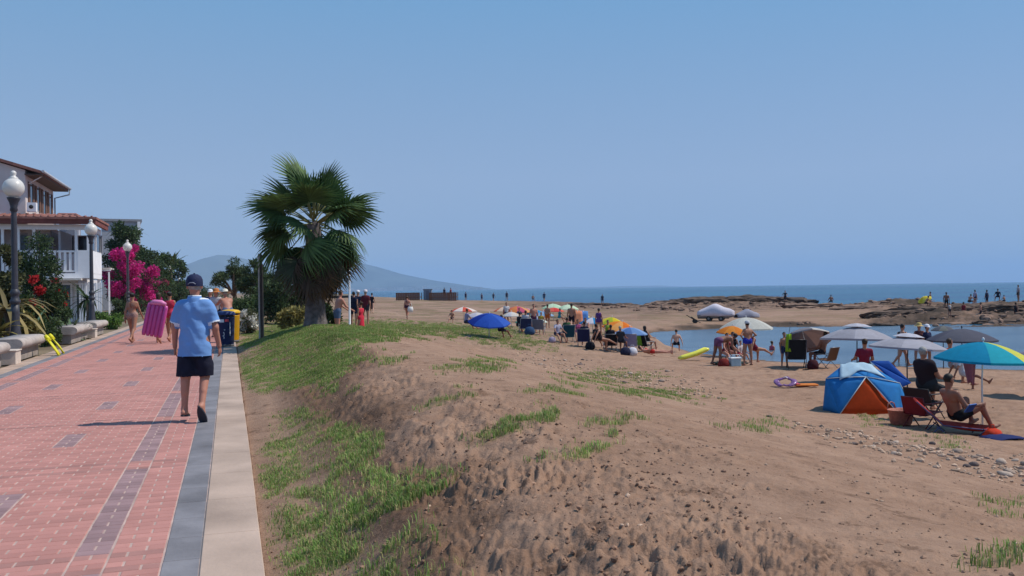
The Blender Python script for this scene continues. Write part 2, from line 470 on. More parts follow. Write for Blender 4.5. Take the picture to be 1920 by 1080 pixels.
# grass: where it grows (ellipses in the photo's layout, laid on the mound): centre, half sizes, tilt, density, height
GRASS = [(550, 690, 130, 46, -8, 1.5, .065), (640, 640, 95, 22, -14, 1.4, .065), (540, 628, 95, 24, -6, 1.6, .07), (600, 840, 115, 48, -8, .75, .065), (520, 905, 55, 30, 0, .7, .07),
         (610, 980, 105, 66, 0, .6, .075), (600, 1060, 110, 60, 0, .6, .075), (740, 950, 120, 26, -33, .7, .06), (760, 890, 60, 20, -15, .25, .05), (830, 745, 60, 9, -25, .35, .045), (880, 690, 70, 11, -4, .45, .045),
         (960, 795, 85, 15, -22, .6, .055), (1080, 840, 110, 11, -12, .4, .045), (1140, 785, 70, 6, 0, .35, .035), (1150, 705, 100, 6, 0, .35, .035), (1040, 730, 50, 6, 0, .3, .035), (1230, 738, 110, 6, 4, .4, .035),
         (800, 618, 190, 11, 2, .7, .08), (960, 640, 90, 9, 6, .6, .07), (1420, 798, 80, 8, 0, .16, .03), (1870, 1040, 95, 20, -12, .22, .025), (1880, 950, 60, 18, 0, .12, .03),
         (1640, 790, 50, 5, 5, .2, .04), (1760, 828, 50, 5, 8, .2, .04), (640, 735, 30, 10, -20, .5, .07), (730, 672, 30, 8, 0, .5, .06), (560, 790, 60, 30, 0, .45, .07), (660, 900, 80, 30, 0, .5, .07)]
def grass_at(X, Y, Z):
    px, py, d = to_px(X, Y, Z)
    m = np.zeros_like(px); hh = np.zeros_like(px)
    jx = px + 110 * (fbm(X * 2.1, Y * 2.1, 4, 51, .6) - .5); jy = py + 46 * (fbm(X * 2.1 + 5, Y * 2.1, 4, 52, .6) - .5)
    tuft = .12 + 1.1 * sstep(.36, .66, fbm(X * 6.0, Y * 6.0, 3, 54, .6))
    for (cx, cy, rx, ry, t, den, h) in GRASS:
        ca, sa = math.cos(math.radians(t)), math.sin(math.radians(t))
        ux = (jx - cx) * ca + (jy - cy) * sa; uy = -(jx - cx) * sa + (jy - cy) * ca
        q = (ux / rx) ** 2 + (uy / ry) ** 2
        k = sstep(1.25, .45, q) * den
        hh = np.where(k > m, h, hh); m = np.maximum(m, k)
    # thin fringe growing at the kerb and sparse tufts on the shaded slope
    fr = sstep(.52, .62, fbm(X * 1.2, Y * 1.2, 3, 53)) * sstep(1.1, .7, X) * .25 * sstep(40, 20, Y)
    hh = np.where(fr > m, .06, hh); m = np.maximum(m, fr)
    return m * np.clip(tuft, 0, 1) * sstep(.17, .26, X), hh * (.6 + .55 * tuft)

NA, NR = 640, 860
pxs = np.concatenate([np.linspace(120, 420, 24, endpoint=False), np.linspace(420, 1960, NA - 64, endpoint=False), np.linspace(1960, 2700, 40)])
ds = np.exp(np.linspace(math.log(1.3), math.log(760), NR))
PX, DD = np.meshgrid(pxs, ds, indexing='ij')
LAT = (PX - 960) / FPX * DD
GX = cF[0] * DD + cR[0] * LAT; GY = cF[1] * DD + cR[1] * LAT
gx = GX.ravel(); gy = GY.ravel()
gs = ground_smooth(gx, gy)
gzv = gs + detail(gx, gy) * sstep(.17, .6, gx)
NAr = len(pxs)
ii, jj = np.meshgrid(np.arange(NAr - 1), np.arange(NR - 1), indexing='ij')
a_ = (ii * NR + jj).ravel()
quads = np.stack([a_, a_ + NR, a_ + NR + 1, a_ + 1], 1)
keep = (gx[quads] > 0.0).any(1) & (gzv[quads] > -3.1).any(1)
quads = quads[keep]
used = np.zeros(len(gx), bool); used[quads.ravel()] = True
remap = np.cumsum(used) - 1
quads = remap[quads]
gx, gy, gzv, gs = gx[used], gy[used], gzv[used], gs[used]
gmask, gheight = grass_at(gx, gy, gs)
dd_, pp_, nn_, ff_, ss_ = shore(gx, gy)
dirt_shade = np.clip(.95 * sstep(0, 1, (1.25 + .075 * np.clip(gy, 0, 18) - gx - (fbm(gx * .55, gy * .55, 3, 3) - .5) * 1.4) / .8) * sstep(.5, 1.0, gx) * sstep(34, 22, gy) * (.65 + .5 * fbm(gx * 1.5, gy * 1.5, 3, 4)) + .10 * sstep(7, 3.5, gx) * sstep(16, 7, dd_), 0, 1)  # bank earth, with the shade of its left-facing slope painted into the colour
rock = rockmask(gx, gy)
wet = np.clip(sstep(2.2, .2, nn_ - dd_) * (dd_ < nn_) + sstep(2.5, .3, dd_ - ff_) * (dd_ >= ff_), 0, 1) * np.clip((ff_ - nn_) / 6, 0, 1)
wet = np.maximum(wet, ((dd_ > nn_) & (dd_ < ff_)) * 1.0)
dry = np.clip(sstep(1250, 1150, pp_) * sstep(30, 56, dd_) + .6 * sstep(0, 8, dd_ - ff_) * (ff_ - nn_ > 2), 0, 1)          # pale dry earth towards the far strand

darkrock_shade = np.clip(sstep(1600, 1700, pp_) * sstep(0, 1, dd_ - ff_) * sstep(.97, .8, dd_ / ss_) * sstep(.32, .48, fbm(gx * .22, gy * .3, 4, 91, .6)) + sstep(.9, .95, dd_ / ss_) * sstep(1180, 1240, pp_) * sstep(.45, .55, fbm(gx * .2, gy * .2, 3, 92)) + sstep(2.4, .8, np.abs(dd_ - ff_ - 1.2)) * sstep(1215, 1260, pp_) * sstep(.42, .55, fbm(gx * .3, gy * .3, 3, 93)), 0, 1)  # dark rock tone, with the shadows of the ledge faces painted in
# --- material of the ground
def ground_material():
    m = bpy.data.materials.new('beach_ground'); m.use_nodes = True
    n = m.node_tree.nodes; l = m.node_tree.links; b = n['Principled BSDF']
    b.inputs['Roughness'].default_value = .95; b.inputs['Specular IOR Level'].default_value = .12
    tc = n.new('ShaderNodeTexCoord')
    def noise(scale, det=5, rough=.6, off=0):
        t = n.new('ShaderNodeTexNoise'); t.inputs['Scale'].default_value = scale; t.inputs['Detail'].default_value = det; t.inputs['Roughness'].default_value = rough
        mp = n.new('ShaderNodeMapping'); mp.inputs['Location'].default_value = (off, off * .7, 0); l.new(tc.outputs['Object'], mp.inputs[0]); l.new(mp.outputs[0], t.inputs['Vector'])
        return t.outputs['Fac']
    def ramp(f, lo, hi):
        r = n.new('ShaderNodeMapRange'); r.interpolation_type = 'SMOOTHSTEP'; r.inputs[1].default_value = lo; r.inputs[2].default_value = hi; l.new(f, r.inputs[0]); return r.outputs[0]
    def mix(f, a, c):
        x = n.new('ShaderNodeMix'); x.data_type = 'RGBA'
        if isinstance(f, float): x.inputs[0].default_value = f
        else: l.new(f, x.inputs[0])
        for k, v in ((6, a), (7, c)):
            if isinstance(v, tuple): x.inputs[k].default_value = (*v, 1)
            else: l.new(v, x.inputs[k])
        return x.outputs[2]
    def mul(a, c):
        x = n.new('ShaderNodeMath'); x.operation = 'MULTIPLY'
        for k, v in ((0, a), (1, c)):
            if isinstance(v, float): x.inputs[k].default_value = v
            else: l.new(v, x.inputs[k])
        return x.outputs[0]
    at1 = n.new('ShaderNodeAttribute'); at1.attribute_name = 'zone'
    sp = n.new('ShaderNodeSeparateColor'); l.new(at1.outputs['Color'], sp.inputs[0])
    at2 = n.new('ShaderNodeAttribute'); at2.attribute_name = 'grow'
    sp2 = n.new('ShaderNodeSeparateColor'); l.new(at2.outputs['Color'], sp2.inputs[0])
    big = ramp(noise(.45, 4), .35, .65); med = ramp(noise(3.2, 6, .65, 4), .32, .68); fine = ramp(noise(34, 6, .7, 9), .3, .7)
    sand = mix(big, (.375, .236, .165), (.315, .19, .128))
    sand = mix(mul(med, .7), sand, (.225, .128, .085))
    sand = mix(mul(fine, .28), sand, (.42, .285, .21))
    fleck = ramp(noise(2.6, 9, .78, 21), .555, .63)
    sand = mix(mul(fleck, .7), sand, (.125, .07, .046))  # dark litter specks that also paint in the shade of clods and footprints
    dirt_shade_c = mix(med, (.17, .095, .06), (.085, .046, .029))  # soil colour kept extra dark to carry the bank's painted shade
    dirt_shade_c = mix(mul(fine, .35), dirt_shade_c, (.27, .165, .11))
    c = mix(sp.outputs[0], sand, dirt_shade_c)
    strand = mix(ramp(noise(.16, 5, .65, 6), .42, .60), (.33, .215, .16), (.22, .14, .098))
    strand = mix(mul(ramp(noise(.22, 7, .7, 8), .48, .58), .75), strand, (.15, .125, .06))
    strand = mix(mul(ramp(noise(.35, 6, .7, 12), .58, .66), .6), strand, (.12, .075, .055))
    c = mix(mul(sp2.outputs[1], .9), c, strand)
    straw = mix(fine, (.25, .21, .10), (.15, .145, .06))
    c = mix(mul(sp2.outputs[0], .85), c, straw)
    rb = ramp(noise(.5, 6, .7, 2), .38, .62)
    rockc = mix(rb, (.27, .17, .125), (.10, .065, .048))
    rockc = mix(mul(ramp(noise(2.2, 5, .7, 7), .5, .7), .6), rockc, (.055, .05, .025))
    c = mix(sp.outputs[1], c, rockc)
    c = mix(mul(sp2.outputs[2], .85), c, mix(rb, (.095, .066, .05), (.045, .032, .024)))  # dark rock and painted ledge shadow
    wetm = mix(.62, c, (.05, .037, .027))
    c = mix(sp.outputs[2], c, wetm)
    l.new(c, b.inputs['Base Color'])
    bp = n.new('ShaderNodeBump'); bp.inputs['Strength'].default_value = .6; bp.inputs['Distance'].default_value = .05
    hs = n.new('ShaderNodeMath'); hs.operation = 'ADD'; l.new(noise(9, 8, .7, 1), hs.inputs[0]); l.new(mul(noise(38, 5, .7, 3), .45), hs.inputs[1])
    l.new(hs.outputs[0], bp.inputs['Height']); l.new(bp.outputs[0], b.inputs['Normal'])
    return m
me = np_mesh('beach_ground', np.stack([gx, gy, gzv], 1), quads, ground_material(), smooth=True)
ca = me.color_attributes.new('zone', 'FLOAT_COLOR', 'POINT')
ca.data.foreach_set('color', np.stack([dirt_shade, rock, wet, np.ones_like(wet)], 1).astype(np.float32).ravel())
ca = me.color_attributes.new('grow', 'FLOAT_COLOR', 'POINT')
ca.data.foreach_set('color', np.stack([np.clip(gmask, 0, 1), dry, darkrock_shade, np.ones_like(wet)], 1).astype(np.float32).ravel())
beach = tag(link('beach_ground', me), kind='structure', label='brown sandy mound and beach beside the promenade', cat='ground')

# ------------------------------------------------------------------ sea
def sea_material():
    m = bpy.data.materials.new('sea_water'); m.use_nodes = True
    n = m.node_tree.nodes; l = m.node_tree.links; b = n['Principled BSDF']
    b.inputs['Roughness'].default_value = .22; b.inputs['IOR'].default_value = 1.33; b.inputs['Specular IOR Level'].default_value = .18
    tc = n.new('ShaderNodeTexCoord')
    mp = n.new('ShaderNodeMapping'); l.new(tc.outputs['Object'], mp.inputs[0])
    mp.inputs['Rotation'].default_value = (0, 0, -YAW); mp.inputs['Scale'].default_value = (.004, .02, 1)
    t = n.new('ShaderNodeTexNoise'); t.inputs['Scale'].default_value = 1.0; t.inputs['Detail'].default_value = 4; l.new(mp.outputs[0], t.inputs['Vector'])
    r = n.new('ShaderNodeValToRGB'); l.new(t.outputs['Fac'], r.inputs[0])
    r.color_ramp.elements[0].position = .36; r.color_ramp.elements[0].color = (.002, .050, .130, 1)
    r.color_ramp.elements[1].position = .62; r.color_ramp.elements[1].color = (.005, .095, .165, 1)
    l.new(r.outputs[0], b.inputs['Base Color'])
    hs = None
    for (sx, sy, det, amt) in ((.55, 1.2, 5, .7), (2.6, 5.5, 4, .3), (.05, .12, 3, 2.0)):
        m2 = n.new('ShaderNodeMapping'); l.new(tc.outputs['Object'], m2.inputs[0]); m2.inputs['Rotation'].default_value = (0, 0, -YAW - .3); m2.inputs['Scale'].default_value = (sx, sy, 1)
        q = n.new('ShaderNodeTexNoise'); q.inputs['Scale'].default_value = 1; q.inputs['Detail'].default_value = det; l.new(m2.outputs[0], q.inputs['Vector'])
        k = n.new('ShaderNodeMath'); k.operation = 'MULTIPLY'; k.inputs[1].default_value = amt; l.new(q.outputs['Fac'], k.inputs[0])
        if hs is None: hs = k
        else:
            a2 = n.new('ShaderNodeMath'); l.new(hs.outputs[0], a2.inputs[0]); l.new(k.outputs[0], a2.inputs[1]); hs = a2
    bp = n.new('ShaderNodeBump'); bp.inputs['Strength'].default_value = .8; bp.inputs['Distance'].default_value = .4
    l.new(hs.outputs[0], bp.inputs['Height']); l.new(bp.outputs[0], b.inputs['Normal'])
    return m
# the shallow lagoon: paler water over sand
lm = bpy.data.materials.new('lagoon_water'); lm.use_nodes = True
ln_ = lm.node_tree.nodes; ll = lm.node_tree.links; lb0 = ln_['Principled BSDF']; lb0.inputs['Roughness'].default_value = .25; lb0.inputs['IOR'].default_value = 1.33
tc_ = ln_.new('ShaderNodeTexCoord'); mp_0 = ln_.new('ShaderNodeMapping'); mp_0.inputs['Rotation'].default_value = (0, 0, -YAW); mp_0.inputs['Scale'].default_value = (.05, .35, 1); ll.new(tc_.outputs['Object'], mp_0.inputs[0])
nt = ln_.new('ShaderNodeTexNoise'); nt.inputs['Scale'].default_value = 1; nt.inputs['Detail'].default_value = 5; ll.new(mp_0.outputs[0], nt.inputs['Vector'])
rp = ln_.new('ShaderNodeValToRGB'); ll.new(nt.outputs['Fac'], rp.inputs[0]); rp.color_ramp.elements[0].position = .35; rp.color_ramp.elements[0].color = (.045, .085, .135, 1); rp.color_ramp.elements[1].position = .65; rp.color_ramp.elements[1].color = (.09, .14, .195, 1)
ll.new(rp.outputs[0], lb0.inputs['Base Color'])
n3 = ln_.new('ShaderNodeTexNoise'); n3.inputs['Scale'].default_value = 1.6; n3.inputs['Detail'].default_value = 5; ll.new(tc_.outputs['Object'], n3.inputs['Vector'])
b3 = ln_.new('ShaderNodeBump'); b3.inputs['Strength'].default_value = .5; b3.inputs['Distance'].default_value = .15; ll.new(n3.outputs['Fac'], b3.inputs['Height']); ll.new(b3.outputs[0], lb0.inputs['Normal'])
lp = np.linspace(1170, 2600, 40); lv = []
for q in lp:
    n_ = float(np.interp(q, SH_P, SH_N)) - 4; f_ = float(np.interp(q, SH_P, SH_F)) + 2.5
    for d_ in (n_, f_):
        L_ = (q - 960) / FPX * d_; lv.append((cF[0] * d_ + cR[0] * L_, cF[1] * d_ + cR[1] * L_, SEA_Z + .006))
tag(link('lagoon_water', np_mesh('lagoon_water', lv, [(2 * i, 2 * i + 2, 2 * i + 3, 2 * i + 1) for i in range(39)], lm)), kind='structure', label='shallow pale water of the lagoon', cat='water')
FAR = 16000.
me = np_mesh('sea', [(-3000, 10, SEA_Z), (FAR, -3000, SEA_Z), (FAR, FAR, SEA_Z), (-FAR * .2, FAR, SEA_Z)], [(0, 1, 2, 3)], sea_material())
tag(link('sea', me), kind='structure', label='blue sea and lagoon water out to the horizon', cat='sea')
# inland ground to the left of the promenade and along the far coast
land_m = M('inland_soil', (.17, .13, .085), rough=.95, var=.35, scale=.3, bump=.3, bscale=2)
edge = [(-4.6, -30, -.03), (-4.6, 149.6, -.03), (.3, 149.9, -.03), (1.2, 240, -.06)] + [(*at(p_, 548, d_)[:2], -.3) for (p_, d_) in ((690, 395), (655, 560), (600, 900), (565, 2000), (640, 5000), (700, 7000))]
V_ = []
for (x_, y_, z_) in edge: V_ += [(-9000, y_, z_), (x_, y_, z_)]
me = np_mesh('inland_ground', V_, [(2 * i, 2 * i + 1, 2 * i + 3, 2 * i + 2) for i in range(len(edge) - 1)], land_m)
tag(link('inland_ground', me), kind='structure', label='earth of the gardens left of the promenade', cat='ground')
# ================================================================== PROMENADE
X0, X1 = -4.67, 0.17
prom = bpy.data.objects.new('promenade', None); col.objects.link(prom)
tag(prom, 'red brick seaside promenade with grey bands and cream kerbs', 'promenade', kind='structure')
red_m = M('red_paver', (.445, .207, .178), rough=.85, var=.10, scale=2.2, bump=.15, bscale=60, island=.10, spec=.25, coord='World')
purple_m = M('purple_paver', (.285, .18, .185), rough=.85, var=.14, scale=3, bump=.15, bscale=60, island=.14, spec=.25, coord='World')
dull_m = M('dull_red_paver', (.36, .178, .155), rough=.85, var=.14, scale=3, bump=.15, bscale=60, island=.16, spec=.25, coord='World')
slate_m = M('grey_slab', (.20, .19, .205), rough=.7, var=.22, scale=2.5, bump=.25, bscale=22, island=.08, spec=.12, coord='World')
cream_m = M('cream_kerb', (.425, .315, .255), rough=.9, var=.24, scale=1.3, bump=.2, bscale=30, island=.015, spec=.2, coord='World')
joint_m = M('pale_joint_sand', (.455, .325, .285), rough=.95, var=.25, scale=5)
YEND = 150.0
bed = MB()
bed.box(((X0 + X1) / 2, (YEND - 8) / 2, -.0787), (X1 - X0 - .03, YEND + 8, .15))
bed.build('joint_bed', joint_m, prom)
tag(bpy.data.objects['joint_bed'], kind='stuff')
# bricks: 20 x 10 cm laid across, every other row shifted by half
RX0, RX1 = -4.11, -0.39
CW = (RX1 - RX0) / 18.5
BAND0, PER = 8.67, 3.1
def brick_kind(xc, yr):
    k = (yr - BAND0) / PER; fb = (k - round(k)) * PER
    inband = abs(abs(fb) - .16) < .055
    gap = abs(fb) < .22
    strip = (-.915 < xc < -.695) or (-3.81 < xc < -3.58)
    if strip and not gap: return 1
    if inband and xc < -.4: return 2
    kp = (yr - 10.45) / PER; fp = (kp - round(kp)) * PER
    if abs(fp) < .42 and ((-1.75 < xc < -1.53) or (-2.98 < xc < -2.76)): return 1
    return 0
near, rest, rest_m = [], [], []
row_h = .1
def row_cells(r):
    xs = []
    x = -.70 - (0.1 if r % 2 else 0.0)
    cuts = {RX0, RX1}
    edges = [RX0]
    k = -40
    base = -.70 + (.1 if r % 2 else 0)
    e = [base + .2 * i for i in range(-30, 10)]
    e = [q for q in e if RX0 + .03 < q < RX1 - .03]
    # strip borders are continuous joints
    e += [-.90, -.70, -3.80, -3.60]
    yc = 3.0 + .1 * r + .05; kp = (yc - 10.45) / PER
    if abs((kp - round(kp)) * PER) < .42:
        e = [q for q in e if not (-1.78 < q < -1.50 or -3.01 < q < -2.73)] + [-1.74, -1.54, -2.97, -2.77] + ([] if r % 2 else [-1.64, -2.87])
    e = sorted(set(round(q, 3) for q in e))
    e = [RX0] + e + [RX1]
    return list(zip(e[:-1], e[1:]))
J = .010
def brick_geo(x0, x1, y0, y1, zt):
    c = .005
    a, b, cc, d = x0 + J / 2, x1 - J / 2, y0 + .002, y1 - .002
    v = [(a, cc, -.02), (b, cc, -.02), (b, d, -.02), (a, d, -.02), (a, cc, zt - c), (b, cc, zt - c), (b, d, zt - c), (a, d, zt - c),
         (a + c, cc + c, zt), (b - c, cc + c, zt), (b - c, d - c, zt), (a + c, d - c, zt)]
    f = [(0, 1, 5, 4), (1, 2, 6, 5), (2, 3, 7, 6), (3, 0, 4, 7), (4, 5, 9, 8), (5, 6, 10, 9), (6, 7, 11, 10), (7, 4, 8, 11), (8, 9, 10, 11)]
    return v, f
cells = []
r = 0
y = 3.0
while y < 62:
    for (a, b) in row_cells(r):
        cells.append((a, b, y, y + row_h))
    r += 1; y += row_h
C = np.array(cells)
cxp, cyp, cd = to_px((C[:, 0] + C[:, 1]) / 2, (C[:, 2] + C[:, 3]) / 2, np.zeros(len(C)))
inview = (cxp > 4) & (cxp < 1900) & (cyp < 1076)
areapx = np.where(inview & (C[:, 1] - C[:, 0] > .12), 1.0 / cd ** 2, 0)
big = set(np.argsort(-areapx)[:296].tolist())
brick_shared = {}
mats3 = [red_m, purple_m, dull_m]
RV, RF, RM = [], [], []
for i, (a, b, y0, y1) in enumerate(cells):
    if cd[i] < 0.5: continue
    k = brick_kind((a + b) / 2, (y0 + y1) / 2)
    if i in big:
        key = (round(b - a, 3), k)
        if key not in brick_shared:
            v, f = brick_geo(-(b - a) / 2, (b - a) / 2, -row_h / 2, row_h / 2, 0.0)
            mb = MB(); mb.add(v, f); brick_shared[key] = mb.mesh('brick', mats3[k])
        link('brick', brick_shared[key], prom, loc=((a + b) / 2, (y0 + y1) / 2, random.uniform(-.0015, .0015)))
    else:
        v, f = brick_geo(a, b, y0, y1, random.uniform(-.0015, .0015))
        o = len(RV); RV += v; RF += [tuple(q + o for q in ff) for ff in f]; RM += [k] * 9
me = np_mesh('bricks_beyond', RV, RF, mats3, mi=RM)
tag(link('bricks_beyond', me, prom), kind='stuff')
# far stretch, where single bricks can no longer be told apart
MB().box(((RX0 + RX1) / 2, (62 + YEND) / 2, -.02), (RX1 - RX0, YEND - 62, .04)).build('far_paving', red_m, prom)
# slabs of the grey bands and the cream kerbs, one by one
def slabs(name, xa, xb, m, step, z, yend, y_from, th=.12, var=.004, bev=.006):
    shared = MB().box((0, 0, -th / 2), (xb - xa - .004, step - .003, th), bev=bev).mesh(name, m)
    y = y_from; k = 0
    while y < yend:
        link(name, shared, prom, loc=((xa + xb) / 2 + random.uniform(-var, var), y + step / 2, z))
        y += step; k += 1
    MB().box(((xa + xb) / 2, (y + YEND) / 2, z - th / 2), (xb - xa, YEND - y, th)).build(name, m, prom)
slabs('grey_slab', -.39, -.18, slate_m, .5, 0.001, 30, 3.0, var=.001)
slabs('grey_slab', -4.32, -4.11, slate_m, .5, 0.001, 30, 10.0, var=.001)
slabs('kerb_slab', -.18, .17, cream_m, 1.0, .006, 40, 3.0, th=.22, var=.003, bev=.006)
slabs('kerb_slab', -4.67, -4.32, cream_m, 1.0, .006, 44, 9.0, th=.22, var=.003, bev=.006)
# near stretch behind and beside the viewer
MB().box(((RX0 + RX1) / 2, -2.5, -.02), (RX1 - RX0, 11.0, .04)).build('near_paving', red_m, prom)
for (xa, xb, m, nm, yy) in ((-.39, -.18, slate_m, 'grey_slab', 3.0), (-4.32, -4.11, slate_m, 'grey_slab', 10.0), (-.18, .17, cream_m, 'kerb_slab', 3.0), (-4.67, -4.32, cream_m, 'kerb_slab', 9.0)):
    MB().box(((xa + xb) / 2, (yy - 8) / 2, -.06), (xb - xa - .002, yy + 8, .12)).build(nm, m, prom)
# ================================================================== FAR COAST AND AIR
rock_blue = M('mountain_scrub', (.06, .08, .075), rough=.95, var=.45, scale=.0035, detail=8)
def ridge(name, prof, d0, depth, m, label, rough=.06, n=150):
    p = np.array([q[0] for q in prof], float); yv = np.array([q[1] for q in prof], float)
    xs = np.linspace(p[0], p[-1], n); ys = np.interp(xs, p, yv)
    rows = 16
    V = []; 
    for k in range(rows):
        t = k / (rows - 1)                      # 0 = foot towards us, .6 = crest, 1 = behind
        prof_h = sstep(0, .62, np.array(t)) if t <= .62 else sstep(1.0, .62, np.array(t))
        d = d0 + depth * (t - .62)
        for i in range(n):
            c = at(xs[i], ys[i], d0)
            base = at(xs[i], ys[i], d)
            h = max(c[2], 0.0)
            nz = fbm(np.array(i * .16), np.array(k * .45), 4, 61) - .5
            hh = h * float(prof_h) * (1 + (rough * 5 * float(nz) if .0 < t < .6 else rough * .4 * float(nz)))
            V.append((base[0], base[1], SEA_Z + .3 + max(hh, 0) if 0 < t < 1 else SEA_Z - 5))
    Fq = [(k * n + i, k * n + i + 1, (k + 1) * n + i + 1, (k + 1) * n + i) for k in range(rows - 1) for i in range(n - 1)]
    return tag(link(name, np_mesh(name, V, Fq, m, smooth=True)), kind='structure', label=label, cat='mountains')
ridge('mountain_range', [(-200, 520), (60, 512), (200, 521), (290, 515), (345, 498), (378, 485), (410, 477), (440, 481), (480, 491), (520, 497), (570, 489), (620, 486), (660, 490), (690, 496), (720, 504), (750, 513), (780, 519), (815, 526), (850, 531), (890, 537), (930, 542), (975, 546)], 9000, 2600, rock_blue, 'hazy blue mountains along the far coast')
ridge('far_headland', [(900, 544), (990, 540), (1060, 537.5), (1110, 538), (1180, 536), (1240, 535.2), (1275, 537), (1310, 538)], 13000, 1200, rock_blue, 'thin faint headland on the sea horizon', rough=.02, n=80)
# pale town at the foot of the mountains: too far off to tell house from house
tw = MB()
for k in range(70):
    p_ = random.uniform(600, 905); d_ = random.uniform(6500, 7200)
    g = at(p_, 545, d_); hgt = random.uniform(8, 26) * (1.5 if random.random() < .15 else 1); wd = random.uniform(14, 45)
    tw.box((g[0], g[1], SEA_Z + hgt / 2), (wd, 15, hgt))
tag(tw.build('far_town', M('town_plaster', (.55, .47, .42), var=.2, scale=.01)), 'pale buildings of a distant town below the mountains', 'town', kind='stuff')
# the air between: one even box of thin haze
hz = MB(); hz.box((2000, 6500, 215), (40000, 26000, 440))
hm = bpy.data.materials.new('haze_air'); hm.use_nodes = True
hm.node_tree.nodes.remove(hm.node_tree.nodes['Principled BSDF'])
pv = hm.node_tree.nodes.new('ShaderNodeVolumePrincipled')
pv.inputs['Color'].default_value = (.50, .71, 1.0, 1)
pv.inputs['Density'].default_value = 1.15e-4
pv.inputs['Anisotropy'].default_value = 0.0
hm.node_tree.links.new(pv.outputs[0], hm.node_tree.nodes['Material Output'].inputs['Volume'])
tag(hz.build('haze', hm), 'thin pale sea haze in the air', 'haze', kind='stuff')
# ================================================================== PROMENADE FURNITURE
iron_m = M('painted_iron', (.045, .045, .06), rough=.5, var=.2, scale=8, spec=.4)
globe_m = M('white_globe', (.80, .77, .74), rough=.35, var=.06, scale=4, trans=.25, spec=.5)
conc_m = M('bench_concrete', (.42, .36, .33), rough=.9, var=.2, scale=4, bump=.25, bscale=30)
conc_dark = M('bench_plinth', (.33, .28, .25), rough=.9, var=.25, scale=3, bump=.25, bscale=25)
def street_lamp(p, label):
    t = thing('street_lamp', label, 'lamp', p, group='globe lamps along the promenade')
    MB().lathe([(.0, 0), (.21, 0), (.21, .10), (.17, .14), (.15, .5), (.12, .62), (.105, 1.1), (.10, 1.32), (0, 1.32)], n=14).build('base', iron_m, t)
    MB().lathe([(.10, 1.32), (.135, 1.36), (.135, 1.42), (.10, 1.46), (.10, 1.56), (.13, 1.60), (.12, 1.66), (.085, 1.72)], n=14).build('collar', iron_m, t)
    MB().lathe([(.082, 1.72), (.075, 3.2), (.068, 3.78)], n=12).build('pole', iron_m, t)
    MB().lathe([(.068, 3.78), (.10, 3.82), (.085, 3.9), (.11, 4.02), (.155, 4.12), (.17, 4.16), (.0, 4.17)], n=16).build('lamp_holder', iron_m, t)
    g = MB(); prof = [(.10, 4.17)] + [(.265 * math.sin(a), 4.42 - .265 * math.cos(a)) for a in np.linspace(.45, 2.75, 14)]
    g.lathe(prof, n=22).build('globe', globe_m, t)
    MB().lathe([(.115, 4.655), (.12, 4.68), (.07, 4.72), (.055, 4.75), (.075, 4.79), (.07, 4.84), (.03, 4.875), (0, 4.88)], n=14).build('finial', globe_m, t)
    return t
for (px_, d_, lb) in ((28, 23.6, 'dark lamp post with white globe, nearest one beside the curved bench'), (172, 39.1, 'lamp post with white globe in front of the white balcony house'), (240, 54.2, 'lamp post with white globe before the pink bougainvillea'),
                      (302, 92, 'small far lamp post with globe among the hedges, left of two'), (319, 106, 'small far lamp post with globe just left of the walking man'), (336, 180, 'farthest tiny lamp globe beside the walking man\'s cap')):
    street_lamp(gpx(px_, d_), lb)
def bench(y0, y1, label):
    t = thing('concrete_bench', label, 'bench', (-4.66, (y0 + y1) / 2, 0), group='rounded concrete benches')
    L = (y1 - y0) / 2
    prof = [(-.62, .30)] + [(-.05 + .14 * math.sin(a) - .04, .41 + .125 * -math.cos(a)) for a in np.linspace(0, math.pi, 9)] + [(-.62, .535)]
    mb = MB(); n = len(prof); vs = []
    segs = [-L, -L + .02, 0, L - .02, L]
    for yk in segs:
        k = .985 if abs(yk) == L else 1
        vs += [(q[0], yk, .42 + (q[1] - .42) * k) for q in prof]
    fs = []
    for s_ in range(len(segs) - 1):
        for i in range(n):
            j = (i + 1) % n
            fs.append((s_ * n + i, s_ * n + j, (s_ + 1) * n + j, (s_ + 1) * n + i))
    mb.add(vs, fs, smooth=True); mb.add(vs[:n], [tuple(reversed(range(n)))]); mb.add(vs[-n:], [tuple(range(n))])
    mb.build('seat', conc_m, t)
    MB().box((-.36, 0, .145), (.46, 2 * L - .10, .30), bev=.01).build('plinth', conc_dark, t)
for (a, b, lb) in ((18.4, 22.0, 'rounded concrete bench at the left edge, nearest one'), (23.2, 26.0, 'rounded concrete bench just beyond the first, behind the yellow fins'),
                   (31.0, 34.4, 'rounded concrete bench before the white house, nearer of two'), (35.4, 38.6, 'rounded concrete bench before the white house beside the green bush')):
    bench(a, b, lb)
MB()
pier_m = M('pale_pier', (.60, .50, .43), rough=.9, var=.12, scale=4, bump=.15)
for (y_, lb) in ((22.55, 'pale square pier between the two nearest benches'), (34.9, 'pale square pier between the two farther benches')):
    t = thing('bench_pier', lb, 'pier', (-4.62, y_, 0)); MB().box((-.12, 0, .15), (.34, .5, .30), bev=.012).build('block', pier_m, t)
    MB().box((-.12, 0, .315), (.38, .54, .03), bev=.008).build('cap', pier_m, t)
